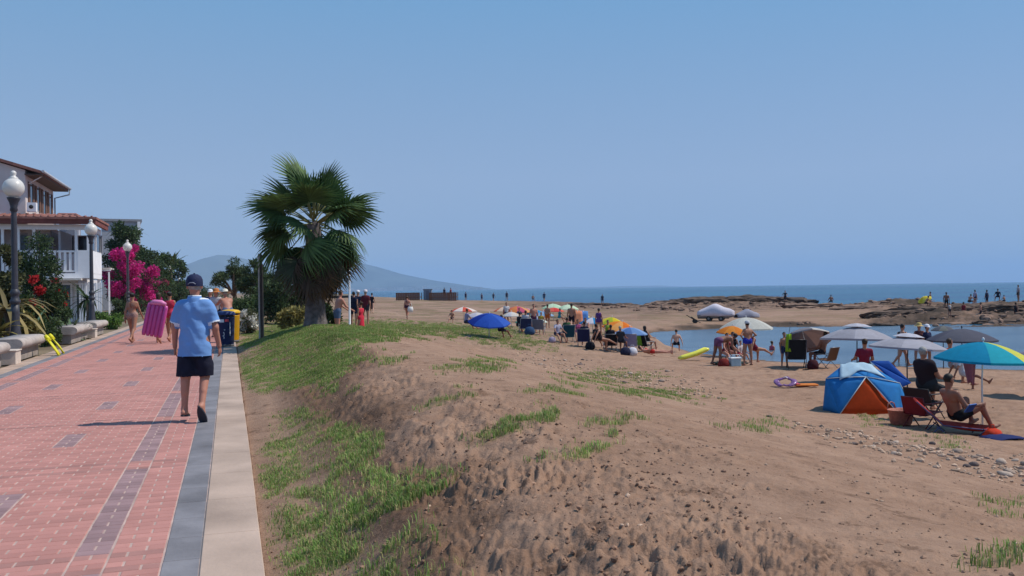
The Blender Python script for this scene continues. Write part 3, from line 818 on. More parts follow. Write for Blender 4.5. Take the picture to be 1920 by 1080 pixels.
# yellow swim fins leaning by the bench
fin_m = M('yellow_rubber', (.72, .66, .02), rough=.4, var=.08)
for k, (dx, tilt, lb) in enumerate(((0, .52, 'yellow swim fin leaning at the bench end, nearer one of the pair'), (.02, .40, 'yellow swim fin leaning at the bench end, farther one of the pair'))):
    b0 = at_z(112 + 6 * k, 667 - 3 * k)
    t = thing('swim_fin', lb, 'swim fin', (b0[0], b0[1] + .16 * k, 0.006), rz=.25 * k, group='pair of yellow swim fins')
    top = np.array([-.27, .05, .40])
    mb = MB(); n = 9
    vs = []; fs = []
    for side in (0, 1):
        for i in range(n):
            f_ = i / (n - 1); wd = .14 - .055 * f_
            c = top * f_ + np.array([0.04 * math.sin(f_ * 3), 0, 0.012 if side else 0])
            vs += [tuple(c + np.array([-.03, -wd, 0])), tuple(c + np.array([0, 0, .006])), tuple(c + np.array([-.03, wd, 0]))]
    for side in (0, 1):
        for i in range(n - 1):
            for j in (0, 1):
                q = (side * 27 + i * 3 + j, side * 27 + i * 3 + j + 1, side * 27 + i * 3 + j + 4, side * 27 + i * 3 + j + 3)
                fs.append(q if side else q[::-1])
    mb.add(vs, fs, smooth=True); mb.build('blade', fin_m, t)
    for s_ in (-1, 1):
        MB().tube([(-.0, s_ * .125, .01), tuple(top * .6 + np.array([0, s_ * .10, .015])), tuple(top + np.array([0, s_ * .085, .015]))], .016, 6).build('side_rail', fin_m, t)
    MB().tube([tuple(top * .86 + np.array([0, 0, .03])), tuple(top * 1.05 + np.array([-.02, 0, .05])), tuple(top * 1.25 + np.array([.0, 0, .02]))], [.05, .055, .04], 10).build('foot_pocket', fin_m, t)
# bins
def bin_(px_, d_, body, lidc, lb, h=1.02, r=.27):
    g = gpx(px_, d_)
    t = thing('litter_bin', lb, 'bin', (g[0], g[1], .008), rz=-.25)
    bm_ = M('bin_' + body, body, rough=.45, var=.06, spec=.4); lm_ = M('bin_' + lidc, lidc, rough=.45, var=.06, spec=.4)
    MB().lathe([(0, .03), (r * .86, .03), (r * .9, .08), (r * 1.0, h * .80), (r * 1.02, h * .82), (0, h * .82)], n=22).build('body', bm_, t)
    MB().lathe([(0, .0), (r * .92, .0), (r * .92, .06), (0, .06)], n=22).build('base', M('bin_base', (.12, .12, .13), rough=.7), t)
    MB().lathe([(r * .86, h * .82), (r * .86, h * .9)], n=22).build('opening', M('bin_inside', (.03, .03, .04), rough=.8), t)
    MB().lathe([(r * 1.06, h * .885), (r * 1.08, h * .93), (r * .9, h * .975), (r * .4, h), (0, h)], n=22).build('lid', lm_, t)
    for k in range(4):
        a = k * math.pi / 2 + .3
        MB().box((r * .93 * math.cos(a), r * .93 * math.sin(a), h * .86), (.03, .03, .1), rz=a).build('strut', bm_, t)
    def plate(a, z, wd, hh, m, nm):
        vs = []; n = 5
        for i in range(n):
            q = a + (i / (n - 1) - .5) * wd
            rr = r * 1.008 * (.9 + .1 * (z / (h * .8)))
            vs += [(rr * math.cos(q), rr * math.sin(q), z - hh / 2), (rr * math.cos(q), rr * math.sin(q), z + hh / 2)]
        MB().add(vs, [(2 * i, 2 * i + 2, 2 * i + 3, 2 * i + 1) for i in range(n - 1)]).build(nm, m, t)
    return t, plate
face = -math.pi / 2 + .25 - YAW * 0
t, plate = bin_(421, 25.6, '#16244f', '#1d2f63', 'navy blue litter bin with white sticker by the kerb')
wht = M('sticker_white', (.75, .75, .78), rough=.5); rd = M('sticker_red', (.55, .06, .08), rough=.5)
plate(face - .35, .74, .5, .09, wht, 'sticker'); plate(face + .2, .745, .4, .07, rd, 'sticker'); plate(face + .55, .55, .08, .5, wht, 'edge_stripe')
for (a_o, z_, w_, h_) in ((-.15, .40, .10, .03), (-.10, .36, .06, .08), (-.2, .31, .12, .03), (-.12, .26, .06, .06), (-.05, .48, .14, .02)):
    plate(face + a_o, z_, w_, h_, wht, 'emblem_stroke')
t, plate = bin_(432, 27.8, '#c9920f', '#d8a80f', 'yellow litter bin with rounded lid behind the navy bin')
plate(face + .3, .35, .3, .18, M('sticker_dull', (.5, .35, .05), rough=.6), 'sticker')
# two-part post on the grass
g = gpx(489, 25.2)
t = thing('grass_post', 'tall slim dark and pale post on the grass before the palm', 'post', (g[0], g[1], g[2] - .1), rz=-.2)
wood_dk = M('dark_timber', (.07, .05, .045), rough=.8, var=.3, scale=9); wood_pl = M('weathered_timber', (.42, .38, .35), rough=.8, var=.2, scale=9)
MB().box((-.045, 0, 1.25), (.045, .06, 2.5), bev=.006).build('pale_upright', wood_pl, t)
MB().box((.012, .02, 1.24), (.055, .07, 2.48), bev=.006).build('dark_upright', wood_dk, t)
MB().box((.058, .0, 1.1), (.025, .05, 2.2), bev=.006).build('side_batten', M('batten', (.25, .19, .14), rough=.8), t)
g = gpx(655, 31)
t = thing('white_pole', 'thin white pole standing beside the palm crown', 'pole', (g[0], g[1], g[2] - .05))
MB().lathe([(0, 0), (.10, 0), (.07, .05), (.035, .08), (.035, 2.2), (.03, 2.5), (0, 2.52)], n=12).build('shaft', M('white_paint', (.75, .75, .76), rough=.5), t)

# ================================================================== HOUSE
wall_m = M('white_render', (.74, .70, .70), rough=.92, var=.08, scale=1.2, bump=.1, bscale=18)
white_m = M('white_paintwork', (.82, .82, .85), rough=.7, var=.05, scale=2)
pink_m = M('stained_render', (.66, .57, .55), rough=.92, var=.16, scale=.7, bump=.1, bscale=15)
fascia_m = M('dark_red_fascia', (.19, .055, .045), rough=.75, var=.2, scale=3)
tile_m = M('roof_tiles', (.27, .12, .10), rough=.9, var=.28, scale=5, bump=.4, bscale=12)
glass_m = M('dark_glass', (.035, .045, .06), rough=.08, var=.1, spec=.5)
frame_m = M('grey_window_frame', (.36, .36, .40), rough=.6, var=.06)
shut_m = M('brown_shutter', (.16, .085, .06), rough=.8, var=.2, scale=5)
dark_m = M('dark_interior', (.04, .04, .045), rough=.9)
H = thing('white_house', 'white two-storey seaside house with balcony and red tiled roofs', 'house', (-8.9, 53, 0))
def hb(name, x0, x1, y0, y1, z0, z1, m, parent=None, bev=0.0):
    p = parent or H
    return MB().box(((x0 + x1) / 2 + 8.5, (y0 + y1) / 2 - 53, (z0 + z1) / 2), (x1 - x0, y1 - y0, z1 - z0), bev=bev).build(name, m, p)
XB, XM, YN0, YF0 = -6.8, -10.2, 53.0, 57.5
# ground storey under the balcony
hb('ground_floor_wall', -15.5, -7.6, 54.3, 62.4, 0, 2.45, wall_m)
hb('balcony_floor', -15.5, XB, YN0, YF0, 2.45, 2.72, white_m)
# balcony storey: back wall, side wall, posts, lintel
hb('balcony_wall', -15.5, -9.0, 54.55, YF0 + .2, 2.72, 5.3, wall_m)
hb('balcony_side_wall', -15.6, -11.25, YN0 + .05, YN0 + .25, 2.72, 5.32, wall_m)
hb('lintel', -15.5, XB + .03, YN0 - .02, YN0 + .2, 5.08, 5.36, white_m)
hb('lintel', XB - .2, XB + .0, YN0 + .2, YF0, 5.06, 5.35, white_m)
for (x_, y_) in ((-11.1, YN0), (-10.35, YN0), (-9.6, YN0), (-7.55, YN0), (XB - .16, YN0), (XB - .16, 55.6), (XB - .16, YF0 - .16)):
    hb('balcony_post', x_, x_ + .13, y_ + .01, y_ + .14, 2.72, 5.08, white_m)
# fascia and lean-to roof
hb('fascia', -15.6, XB + .35, YN0 - .45, YN0 - .3, 5.36, 5.66, fascia_m)
hb('fascia', XB + .2, XB + .35, YN0 - .3, YF0 + .3, 5.36, 5.62, fascia_m)
rf = MB(); ox, oy = 8.5, -53
def roofpoly(mb, pts, th=.12):
    n = len(pts)
    top = [(p[0] + ox, p[1] + oy, p[2]) for p in pts]; bot = [(p[0], p[1], p[2] - th) for p in top]
    mb.add(top + bot, [tuple(range(n)), tuple(reversed(range(n, 2 * n)))] + [(i, n + i, n + (i + 1) % n, (i + 1) % n) for i in range(n)])
roofpoly(rf, [(-15.6, YN0 - .5, 5.74), (XB + .4, YN0 - .5, 5.74), (-9.2, 54.9, 6.08), (-15.6, 54.9, 6.08)])
roofpoly(rf, [(XB + .4, YN0 - .5, 5.745), (XB + .4, YF0 + .4, 5.745), (-9.2, YF0 + .4, 6.08), (-9.2, 54.9, 6.085)])
rf_o = rf.build('lower_roof', tile_m, H)
for k in range(26):
    x_ = -15.4 + k * .35
    if x_ < XB + .3:
        y1 = 54.85 if x_ < -9.3 else 54.85 - (x_ + 9.2) / (XB + .4 + 9.2) * 2.3
        MB().tube([(x_ + ox, YN0 - .5 + oy, 5.76), (x_ + ox, y1 + oy, 5.76 + (y1 - YN0 + .5) / 2.4 * .33)], .045, 6).build('roof_tile_row', tile_m, rf_o)
# balustrade: rails and pickets
hb('balcony_rail', -11.0, -7.42, YN0 + .03, YN0 + .11, 3.86, 3.96, white_m)
hb('balcony_rail', -11.0, -7.42, YN0 + .03, YN0 + .11, 2.80, 2.88, white_m)
pk = MB().box((0, 0, 0), (.13, .045, 1.0)).mesh('picket', white_m)
for k in range(14):
    link('picket', pk, H, loc=(-10.85 + k * .255 + ox, YN0 + .07 + oy, 3.37))
hb('balcony_panel', -7.42, XB, YN0, YN0 + .08, 2.72, 3.97, white_m)
hb('balcony_panel', XB - .08, XB + .01, YN0 + .08, YF0, 2.72, 3.97, white_m)
# glazed doors on the balcony
for (a, b) in ((-10.9, -10.1), (-9.9, -8.95)):
    wdw = hb('sliding_door', a, b, 54.46, 54.56, 2.75, 4.95, frame_m)
    MB().box(((a + b) / 2 + ox, 54.45 + oy, 3.85), (b - a - .14, .03, 2.0)).build('pane', glass_m, wdw)
hb('balcony_inner_wall', -9.02, -8.9, 54.56, YF0, 2.72, 5.05, frame_m)
hb('side_screen', -8.4, -8.3, YN0 + .3, YF0 - .4, 3.95, 5.05, frame_m)
for k, x_ in enumerate((-8.85, -8.05, -7.35)):
    w2 = hb('balcony_window', x_, x_ + .62, YF0 - .08, YF0 + .02, 3.95, 5.04, frame_m)
    MB().box((x_ + .31 + ox, YF0 - .10 + oy, 4.5), (.5, .02, .95)).build('pane', glass_m, w2)
for k, y_ in enumerate((53.35, 55.75)):
    w2 = hb('balcony_window', XB - .10, XB - .04, y_, y_ + 1.6, 3.98, 5.05, frame_m)
    MB().box((XB - .035 + ox, y_ + .8 + oy, 4.5), (.02, 1.44, .93)).build('pane', glass_m, w2)
# ground floor: awning, glass doors, white boarded fence
hb('awning', -9.4, -7.2, YN0 - .5, YN0 + .3, 2.34, 2.43, M('cream_awning', (.62, .57, .52), rough=.8))
for k, x_ in enumerate((-9.6, -8.7, -7.75)):
    w2 = hb('glass_door', x_, x_ + .8, 54.2, 54.3, .05, 2.2, white_m)
    MB().box((x_ + .4 + ox, 54.185 + oy, 1.15), (.62, .02, 1.9)).build('pane', glass_m, w2)
for k in range(9):
    hb('fence_board', -7.45 + k * .13, -7.45 + k * .13 + .10, YN0 + .5, YN0 + .56, .05, 2.2, white_m)
for k in range(10):
    hb('fence_board', XB - .35, XB - .29, YN0 + .6 + k * .42, YN0 + .6 + k * .42 + .38, .05, 2.2, white_m)
hb('corner_post', XB - .22, XB - .06, YF0 - .2, YF0, 0, 2.45, white_m)
lean = hb('side_porch_beam', XB - .1, XB + .45, YF0 + .4, YF0 + .5, 2.95, 3.05, white_m)
hb('side_porch_post', XB + .3, XB + .38, YF0 + .4, YF0 + .52, 0, 2.9, white_m)
hb('side_porch_roof', XB - .2, XB + .45, YF0 + .3, YF0 + 2.0, 3.05, 3.14, M('porch_roof', (.6, .56, .5), rough=.8))
# main block with gable
gb = MB(); zr = 9.62; xr = -14.0; ze = 8.42; xw = -18.0
vs = [(XM, 54.5, 0), (xw, 54.5, 0), (xw, 54.5, ze), (xr, 54.5, zr), (XM, 54.5, ze + .02)]
vs2 = [(v[0], 62.6, v[2]) for v in vs]
gb.add([(v[0] + ox, v[1] + oy, v[2]) for v in vs + vs2], [(0, 1, 2, 3, 4), (9, 8, 7, 6, 5), (0, 4, 9, 5), (1, 6, 7, 2)])
gb.build('upper_wall', pink_m, H)
hb('wall_string_course', -17.9, XM + .02, 54.44, 54.5, 7.28, 7.36, pink_m)
rf = MB()
roofpoly(rf, [(XM + .85, 54.25, ze - .02), (XM + .85, 62.9, ze - .02), (xr, 62.9, zr + .2), (xr, 54.25, zr + .2)], .16)
roofpoly(rf, [(xr, 54.25, zr + .201), (xr, 62.9, zr + .201), (xw - .6, 62.9, ze + .1), (xw - .6, 54.25, ze + .1)], .16)
up = rf.build('upper_roof', tile_m, H)
MB().tube([(XM + .93 + ox, 54.2 + oy, ze - .06), (XM + .93 + ox, 63.0 + oy, ze - .06)], .075, 8).build('gutter', M('zinc_gutter', (.46, .46, .50), rough=.5), up)
MB().tube([(XM + .93 + ox, 62.8 + oy, ze - .12), (XM + .9 + ox, 62.75 + oy, ze - .45), (XM + .08 + ox, 62.66 + oy, ze - .7), (XM + .08 + ox, 62.66 + oy, 6.0)], .045, 6).build('downpipe', M('pipe', (.2, .22, .26), rough=.5), up)
MB().tube([(XM + .05 + ox, 55.1 + oy, ze - .65), (XM + .8 + ox, 55.0 + oy, ze - .2)], .035, 6).build('downpipe', M('white_paintwork', 0), up)
hb('eave_soffit', XM + .0, XM + .84, 54.3, 62.85, ze - .26, ze - .19, M('soffit_timber', (.09, .06, .05), rough=.8))
for k in range(4):
    y_ = 55.5 + k * 1.85
    w2 = hb('window', XM - .05, XM + .02, y_, y_ + .7, 6.45, 7.85, frame_m)
    MB().box((XM + .025 + ox, y_ + .35 + oy, 7.15), (.015, .58, 1.28)).build('pane', glass_m, w2)
    for s_ in (-1, 1):
        MB().box((XM + .035 + ox, y_ + .35 + s_ * .56 + oy, 7.15), (.05, .40, 1.45)).build('shutter', shut_m, w2)
ch = hb('roof_vent', -10.05, -9.6, 54.0, 54.4, 6.12, 6.62, white_m)
MB().lathe([(0, 0), (.11, 0), (.11, .02), (0, .02)], n=12).build('vent_hole', dark_m, ch, loc=(-9.83 + ox, 53.97 + oy, 6.38), rot=(math.pi / 2, 0, 0))
# small tiled outbuilding behind, and the grey flat building among the trees
c = gpx(128, 66)
t = thing('tiled_outbuilding', 'small wall end with red tiled top behind the house eaves', 'outbuilding', (c[0], c[1], 0))
MB().box((0, 1.2, 3.6), (1.1, 2.4, 7.2)).build('wall', M('grey_render', (.30, .29, .33), rough=.9), t)
MB().box((0, 1.2, 7.42), (1.4, 2.7, .44), bev=.1).build('roof', tile_m, t)
MB().box((.66, .6, 6.6), (.14, .14, 1.6)).build('white_post', white_m, t)
c = gpx(228, 86)
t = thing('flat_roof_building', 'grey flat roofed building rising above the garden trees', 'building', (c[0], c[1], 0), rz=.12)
MB().box((0, 3, 4.3), (3.4, 6, 8.6)).build('wall', M('cool_grey_render', (.40, .40, .44), rough=.9, var=.1), t)  # plain grey render on the wall
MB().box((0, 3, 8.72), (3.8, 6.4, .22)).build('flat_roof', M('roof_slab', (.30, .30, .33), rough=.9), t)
MB().box((1.62, -.05, 7.4), (.28, .3, 2.4)).build('white_column', white_m, t)
# ================================================================== PLANTS
def leaf_mat(name, c, trans=.25, island=.45, var=.25, scale=.8):
    return M(name, c, rough=.6, var=var, scale=scale, island=island, trans=trans, spec=.25)
lf_dark = leaf_mat('leaf_dark', (.045, .075, .028)); lf_mid = leaf_mat('leaf_mid', (.065, .105, .035)); lf_bright = leaf_mat('leaf_bright', (.11, .19, .04))
lf_olive = leaf_mat('leaf_olive', (.10, .105, .045)); lf_pine = leaf_mat('leaf_pine', (.05, .078, .026), trans=.1); lf_yellow = leaf_mat('leaf_yellow', (.26, .22, .07))
bl_mag = leaf_mat('bougainvillea_bract', (.62, .03, .25), trans=.35, island=.3); bl_red = leaf_mat('red_petal', (.50, .03, .035), trans=.3); bl_white = leaf_mat('white_petal', (.70, .68, .62), trans=.3, island=.15)
bl_coral = leaf_mat('faded_bract', (.33, .06, .10), trans=.3)
bark_m = M('bark', (.13, .10, .075), rough=.95, var=.35, scale=6, bump=.6, bscale=18)
def leaf_cloud(blobs, n, size, aspect=.45, droop=0.0, shell=.45, seed=0):
    """n single leaves spread through ellipsoid clumps (cx,cy,cz,rx,ry,rz), denser on the outside, with gaps between"""
    r_ = np.random.default_rng(seed + 100)
    B = np.array(blobs, float); vol = B[:, 3] * B[:, 4] * B[:, 5]; w_ = vol ** .7; w_ /= w_.sum()
    k = r_.choice(len(B), n, p=w_)
    u = r_.normal(size=(n, 3)); u /= np.linalg.norm(u, axis=1)[:, None]
    rad = r_.random(n) ** shell
    c = B[k, :3] + u * rad[:, None] * B[k, 3:6]
    d1 = r_.normal(size=(n, 3)) + u * .8; d1[:, 2] -= droop; d1 /= np.linalg.norm(d1, axis=1)[:, None]
    d2 = np.cross(d1, r_.normal(size=(n, 3))); d2 /= np.linalg.norm(d2, axis=1)[:, None]
    s = size * r_.uniform(.6, 1.4, n)[:, None]
    V = np.stack([c, c + d1 * s * .5 + d2 * s * aspect * .5, c + d1 * s, c + d1 * s * .5 - d2 * s * aspect * .5], 1).reshape(-1, 3)
    F_ = np.arange(n * 4).reshape(-1, 4)
    return V, F_
def clumps(n, c, r, sub, seed, flat=1.0):
    """break one crown outline into many uneven clumps"""
    r_ = np.random.default_rng(seed)
    out = []
    for i in range(n):
        u = r_.normal(size=3); u /= np.linalg.norm(u); q = r_.random() ** .4
        s = sub * r_.uniform(.6, 1.35)
        out.append((c[0] + u[0] * r[0] * q, c[1] + u[1] * r[1] * q, c[2] + u[2] * r[2] * q, s, s, s * flat))
    return out
def plant(name, label, cat, base, blobs, n, size, m, seed, extra=(), trunk=None, aspect=.45, group=None, part='crown', droop=0.0, twigs=0):
    t = thing(name, label, cat, base, group=group)
    V, F_ = leaf_cloud(blobs, n, size, aspect, droop, seed=seed)
    link(part, np_mesh(part, V, F_, m), t)
    for (nm, bl2, n2, s2, m2) in extra:
        V, F_ = leaf_cloud(bl2, n2, s2, .8, seed=seed + 7); link(nm, np_mesh(nm, V, F_, m2), t)
    tk = MB()
    if trunk:
        for (pts, rr) in trunk: tk.tube(pts, rr, 7)
    r_ = random.Random(seed)
    for b in r_.sample(list(blobs), min(twigs, len(blobs))):
        tk.tube([(r_.uniform(-.1, .1), r_.uniform(-.1, .1), 0), (b[0] * .5, b[1] * .5, b[2] * .55), (b[0], b[1], b[2])], [.05, .035, .015], 5)
    if tk.v: tk.build('trunk', bark_m, t)
    return t
def bush(name, label, cat, px_, d_, ytop, wpx, m, n, size, seed, extra=(), nb=14, sub=.35, base_z=None, flat=.9, ybot=None, group=None, cy=.5):
    """a rounded shrub standing at column px_, its top at photo row ytop, about wpx columns wide"""
    g = gpx(px_, d_)
    hor = 541.5 + (960 - px_) * .0138
    ztop = CAMZ + (hor - ytop) * d_ / FPX
    rx = wpx / 2 * d_ / FPX
    h = ztop - g[2]
    c = (0, 0, h * cy); r = (rx * .95, rx * .95, h * .46)
    nb = int(nb * 1.6); n = int(n * 1.5)
    bl = clumps(nb, c, r, sub * min(rx, h), seed, flat)
    ex = [(nm, clumps(k2, (c[0] + o[0] * rx, c[1] + o[1] * rx, c[2] + o[2] * h), (r[0] * f2, r[1] * f2, r[2] * f2), sub * .6 * min(rx, h), seed + 3), n2, s2, m2) for (nm, k2, o, f2, n2, s2, m2) in extra]
    return plant(name, label, cat, g, bl, n, size, m, seed, extra=ex, twigs=6, group=group)
# gardens beside the house
bush('leafy_shrub', 'tall dark leafy shrub climbing before the balcony', 'shrub', 76, 31, 448, 105, lf_dark, 7000, .11, 1, extra=[('blossoms', 4, (-.1, -.5, -.12), .35, 260, .10, bl_white)], nb=22)
bush('leafy_shrub', 'olive shrub with a bare top left of the first lamp', 'shrub', 2, 27, 452, 70, lf_olive, 4500, .13, 2, nb=16)
bush('red_flower_bush', 'bush of red flowers right of the first lamp post', 'flowers', 62, 28, 530, 60, lf_mid, 1500, .14, 3, extra=[('blossoms', 6, (0, -.4, .28), .75, 800, .09, bl_red)], nb=10)
bush('red_flower_bush', 'upright red flowers against the white house front', 'flowers', 113, 33, 528, 32, lf_dark, 900, .12, 4, extra=[('blossoms', 8, (0, -.3, .2), .95, 900, .10, bl_red)], nb=10)
bush('low_shrub', 'low dark shrub behind the nearest benches', 'shrub', 85, 27.5, 585, 70, lf_mid, 2600, .10, 5, nb=12)
bush('low_shrub', 'dry yellowish plant at the foot of the first lamp', 'shrub', 45, 25.5, 588, 40, lf_yellow, 1300, .16, 6, nb=10)
bush('round_bush', 'bright green rounded bush beside the far benches', 'shrub', 207, 40, 588, 46, lf_bright, 2400, .11, 7, nb=12)
bush('low_shrub', 'small green plant below the ground floor windows', 'shrub', 178, 41, 585, 30, lf_mid, 900, .10, 8, nb=8)
# trees and bougainvillea beyond the house
bush('garden_tree', 'tall green tree right behind the balcony house', 'tree', 228, 72, 417, 62, lf_dark, 6500, .22, 9, nb=24, cy=.6)
bush('garden_tree', 'dark green tree sloping down behind the third lamp', 'tree', 268, 78, 452, 66, lf_dark, 6500, .22, 10, nb=24, cy=.55)
bush('garden_tree', 'green tree over the bougainvillea hedge', 'tree', 302, 90, 474, 58, lf_mid, 5000, .24, 11, nb=20, cy=.55)
bush('garden_tree', 'far garden tree at the end of the hedge', 'tree', 330, 112, 489, 48, lf_mid, 4000, .28, 12, nb=18, cy=.55)
bush('garden_tree', 'low far tree left of the walking man\'s head', 'tree', 352, 150, 519, 40, lf_dark, 2500, .3, 13, nb=12)
bush('bougainvillea', 'large magenta bougainvillea beside the white house', 'shrub', 246, 63, 468, 96, lf_dark, 2200, .13, 14, extra=[('blossoms', 34, (-.05, -.35, .12), 1.0, 9000, .14, bl_mag)], nb=18)
bush('bougainvillea', 'lower magenta bougainvillea sprawling over the garden edge', 'shrub', 280, 68, 508, 64, lf_dark, 1500, .13, 15, extra=[('blossoms', 24, (0, -.35, .05), 1.0, 4600, .13, bl_mag)], nb=14)
bush('bougainvillea', 'faded pink bougainvillea farther along the hedge', 'shrub', 306, 82, 510, 44, lf_dark, 1800, .15, 16, extra=[('blossoms', 12, (0, -.35, .12), .9, 1400, .13, bl_coral)], nb=14)
bush('hedge_bush', 'dark hedge bush low beside the walking woman', 'shrub', 226, 55, 560, 40, lf_dark, 1600, .13, 17, nb=10)
bush('hedge_bush', 'far green hedge end behind the two girls', 'shrub', 335, 95, 535, 40, lf_dark, 1800, .2, 18, nb=10)
bush('hedge_bush', 'green hedge filling the garden below the tall tree', 'shrub', 232, 66, 505, 56, lf_dark, 3000, .17, 50, nb=14)
bush('hedge_bush', 'green hedge below the sloping dark tree', 'shrub', 290, 86, 520, 60, lf_dark, 3600, .2, 51, nb=16)
bush('hedge_bush', 'long far hedge beside the promenade end', 'shrub', 318, 105, 530, 50, lf_mid, 3200, .24, 52, nb=16)
bush('hedge_bush', 'farthest hedge along the promenade', 'shrub', 356, 135, 540, 50, lf_dark, 2600, .3, 53, nb=14)
bush('garden_tree', 'dark tree joining house and hillside hedge', 'tree', 250, 80, 432, 70, lf_mid, 6000, .24, 54, nb=22, cy=.6)
# right of the promenade, behind the palm
bush('low_shrub', 'green undergrowth behind the bins', 'shrub', 462, 50, 552, 70, lf_mid, 3800, .15, 19, nb=18)
bush('broad_shrub', 'dark broad shrub behind the palm trunk', 'shrub', 528, 46, 520, 96, lf_dark, 5200, .17, 20, nb=22)
bush('white_flower_shrub', 'pale flowering shrub right of the yellow bin', 'flowers', 466, 33.5, 580, 52, lf_olive, 1200, .09, 21, extra=[('blossoms', 14, (0, -.3, .1), .95, 1500, .075, bl_white)], nb=12)
bush('dry_bush', 'dry straw coloured bush left of the palm trunk', 'shrub', 546, 36, 570, 54, lf_yellow, 2200, .15, 22, nb=12)
bush('low_shrub', 'low green plants right of the palm trunk', 'shrub', 622, 33, 560, 30, lf_mid, 900, .13, 23, nb=8)
def pine(px_, d_, ytop, wpx, ybase_crown, seed, label, n=6500):
    g = gpx(px_, d_); hor = 541.5 + (960 - px_) * .0138
    zt = CAMZ + (hor - ytop) * d_ / FPX - g[2]; zb = CAMZ + (hor - ybase_crown) * d_ / FPX - g[2]
    rx = wpx / 2 * d_ / FPX
    bl = []
    r_ = random.Random(seed)
    for k in range(26):
        a = r_.uniform(0, 6.28); q = r_.random() ** .5
        z = zb + (zt - zb) * (1 - .65 * q * q) * r_.uniform(.35, 1)
        s = rx * r_.uniform(.2, .34)
        bl.append((rx * .85 * q * math.cos(a), rx * .85 * q * math.sin(a), z, s, s, s * .55))
    tr = [([(0, 0, -.1), (.15, 0, zb * .6), (.05, .1, zb), (0, 0, zt * .85)], [.22, .17, .13, .04])]
    for b in bl[::3]: tr.append(([(.08, 0, zb * .75), (b[0] * .5, b[1] * .5, (zb + b[2]) / 2), b[:3]], [.09, .06, .02]))
    return plant('pine_tree', label, 'tree', g, bl, n, .22, lf_pine, seed, trunk=tr, aspect=.22)
pine(437, 66, 487, 82, 545, 31, 'umbrella shaped pine behind the two bins')
pine(478, 58, 478, 60, 560, 32, 'taller dark pine left of the palm crown')
pine(398, 120, 535, 60, 560, 33, 'far low pine behind the walking man', n=2500)
pine(520, 54, 505, 70, 570, 34, 'dark pine half hidden behind the palm', n=5000)
# rosettes: agaves, yuccas, drooping dracaenas - every leaf its own part
def lance(L, W, bend, m, fold=.25, n=6):
    vs, fs = [], []
    for i in range(n):
        f = i / (n - 1); wd = W * (1 - f) ** .6 * (.55 + .9 * f * (1 - f) * 2 + .1) * (0.02 if i == n - 1 else 1)
        y = L * f * math.cos(bend * f * .5); z = L * f * math.sin(-bend * f * .55)
        vs += [(-wd, y, z + fold * wd), (0, y, z), (wd, y, z + fold * wd)]
    for i in range(n - 1):
        for j in (0, 1): fs.append((i * 3 + j, i * 3 + j + 1, i * 3 + j + 4, i * 3 + j + 3))
    return MB().add(vs, fs, smooth=True).mesh('leaf', m)
def rosette(name, label, px_, d_, L, W, m, n, e0, e1, seed, stem=0.0, bend=.8, off=0.0):
    g = gpx(px_, d_); t = thing(name, label, 'plant', (g[0], g[1], g[2]))
    r_ = random.Random(seed); shared = [lance(L, W, bend * q, m) for q in (.6, 1.0, 1.5)]
    if stem: MB().tube([(0, 0, 0), (.04, 0, stem * .5), (0, 0, stem)], [.09, .075, .06], 8).build('stem', bark_m, t)
    for k in range(n):
        o = link('leaf', shared[k % 3], t, loc=(0, 0, stem + .02))
        el = e0 + (e1 - e0) * r_.random()
        o.rotation_euler = Euler((el, 0, r_.uniform(0, 6.28)), 'XYZ'); s = r_.uniform(.7, 1.15); o.scale = (s, s, s)
    return t
lf_agave = leaf_mat('agave_leaf', (.10, .15, .075), trans=.05, island=.25); lf_dryagave = leaf_mat('dry_frond', (.24, .19, .08), trans=.15)
rosette('agave_plant', 'spiky agave beside the yellow fins', 132, 30, 1.15, .07, lf_agave, 34, .15, 1.3, 41)
rosette('agave_plant', 'dark spiky agave behind the second bench', 108, 31, 1.0, .07, leaf_mat('agave_dark', (.055, .085, .045), .05), 30, .2, 1.35, 42)
rosette('aloe_plant', 'tall strap leaved plant under the red flowers', 50, 26.5, 1.5, .06, leaf_mat('aloe_leaf', (.10, .16, .10), .05), 16, .75, 1.45, 43)
rosette('drooping_palm', 'arching yellow green plant at the left edge', 12, 24.5, 1.7, .09, lf_dryagave, 34, -.2, 1.2, 44, stem=1.1, bend=1.7)
rosette('drooping_palm', 'second arching plant low behind the nearest bench', -8, 23.5, 1.3, .08, lf_yellow, 24, -.1, 1.1, 45, stem=.45, bend=1.6)
rosette('cordyline', 'small palm like plant before the ground floor windows', 163, 40, 1.2, .07, lf_dark, 34, -.5, 1.3, 46, stem=1.3, bend=1.1)
rosette('spiky_plant', 'spiky top above the far hedge left of the man', 322, 98, 2.2, .13, lf_mid, 20, .5, 1.4, 47, stem=4.6, bend=.5)
rosette('bare_topped_agave', 'thin arching stems above the tree by the grey building', 246, 76, 2.2, .08, lf_olive, 9, .1, .7, 48, stem=6.9, bend=.9)

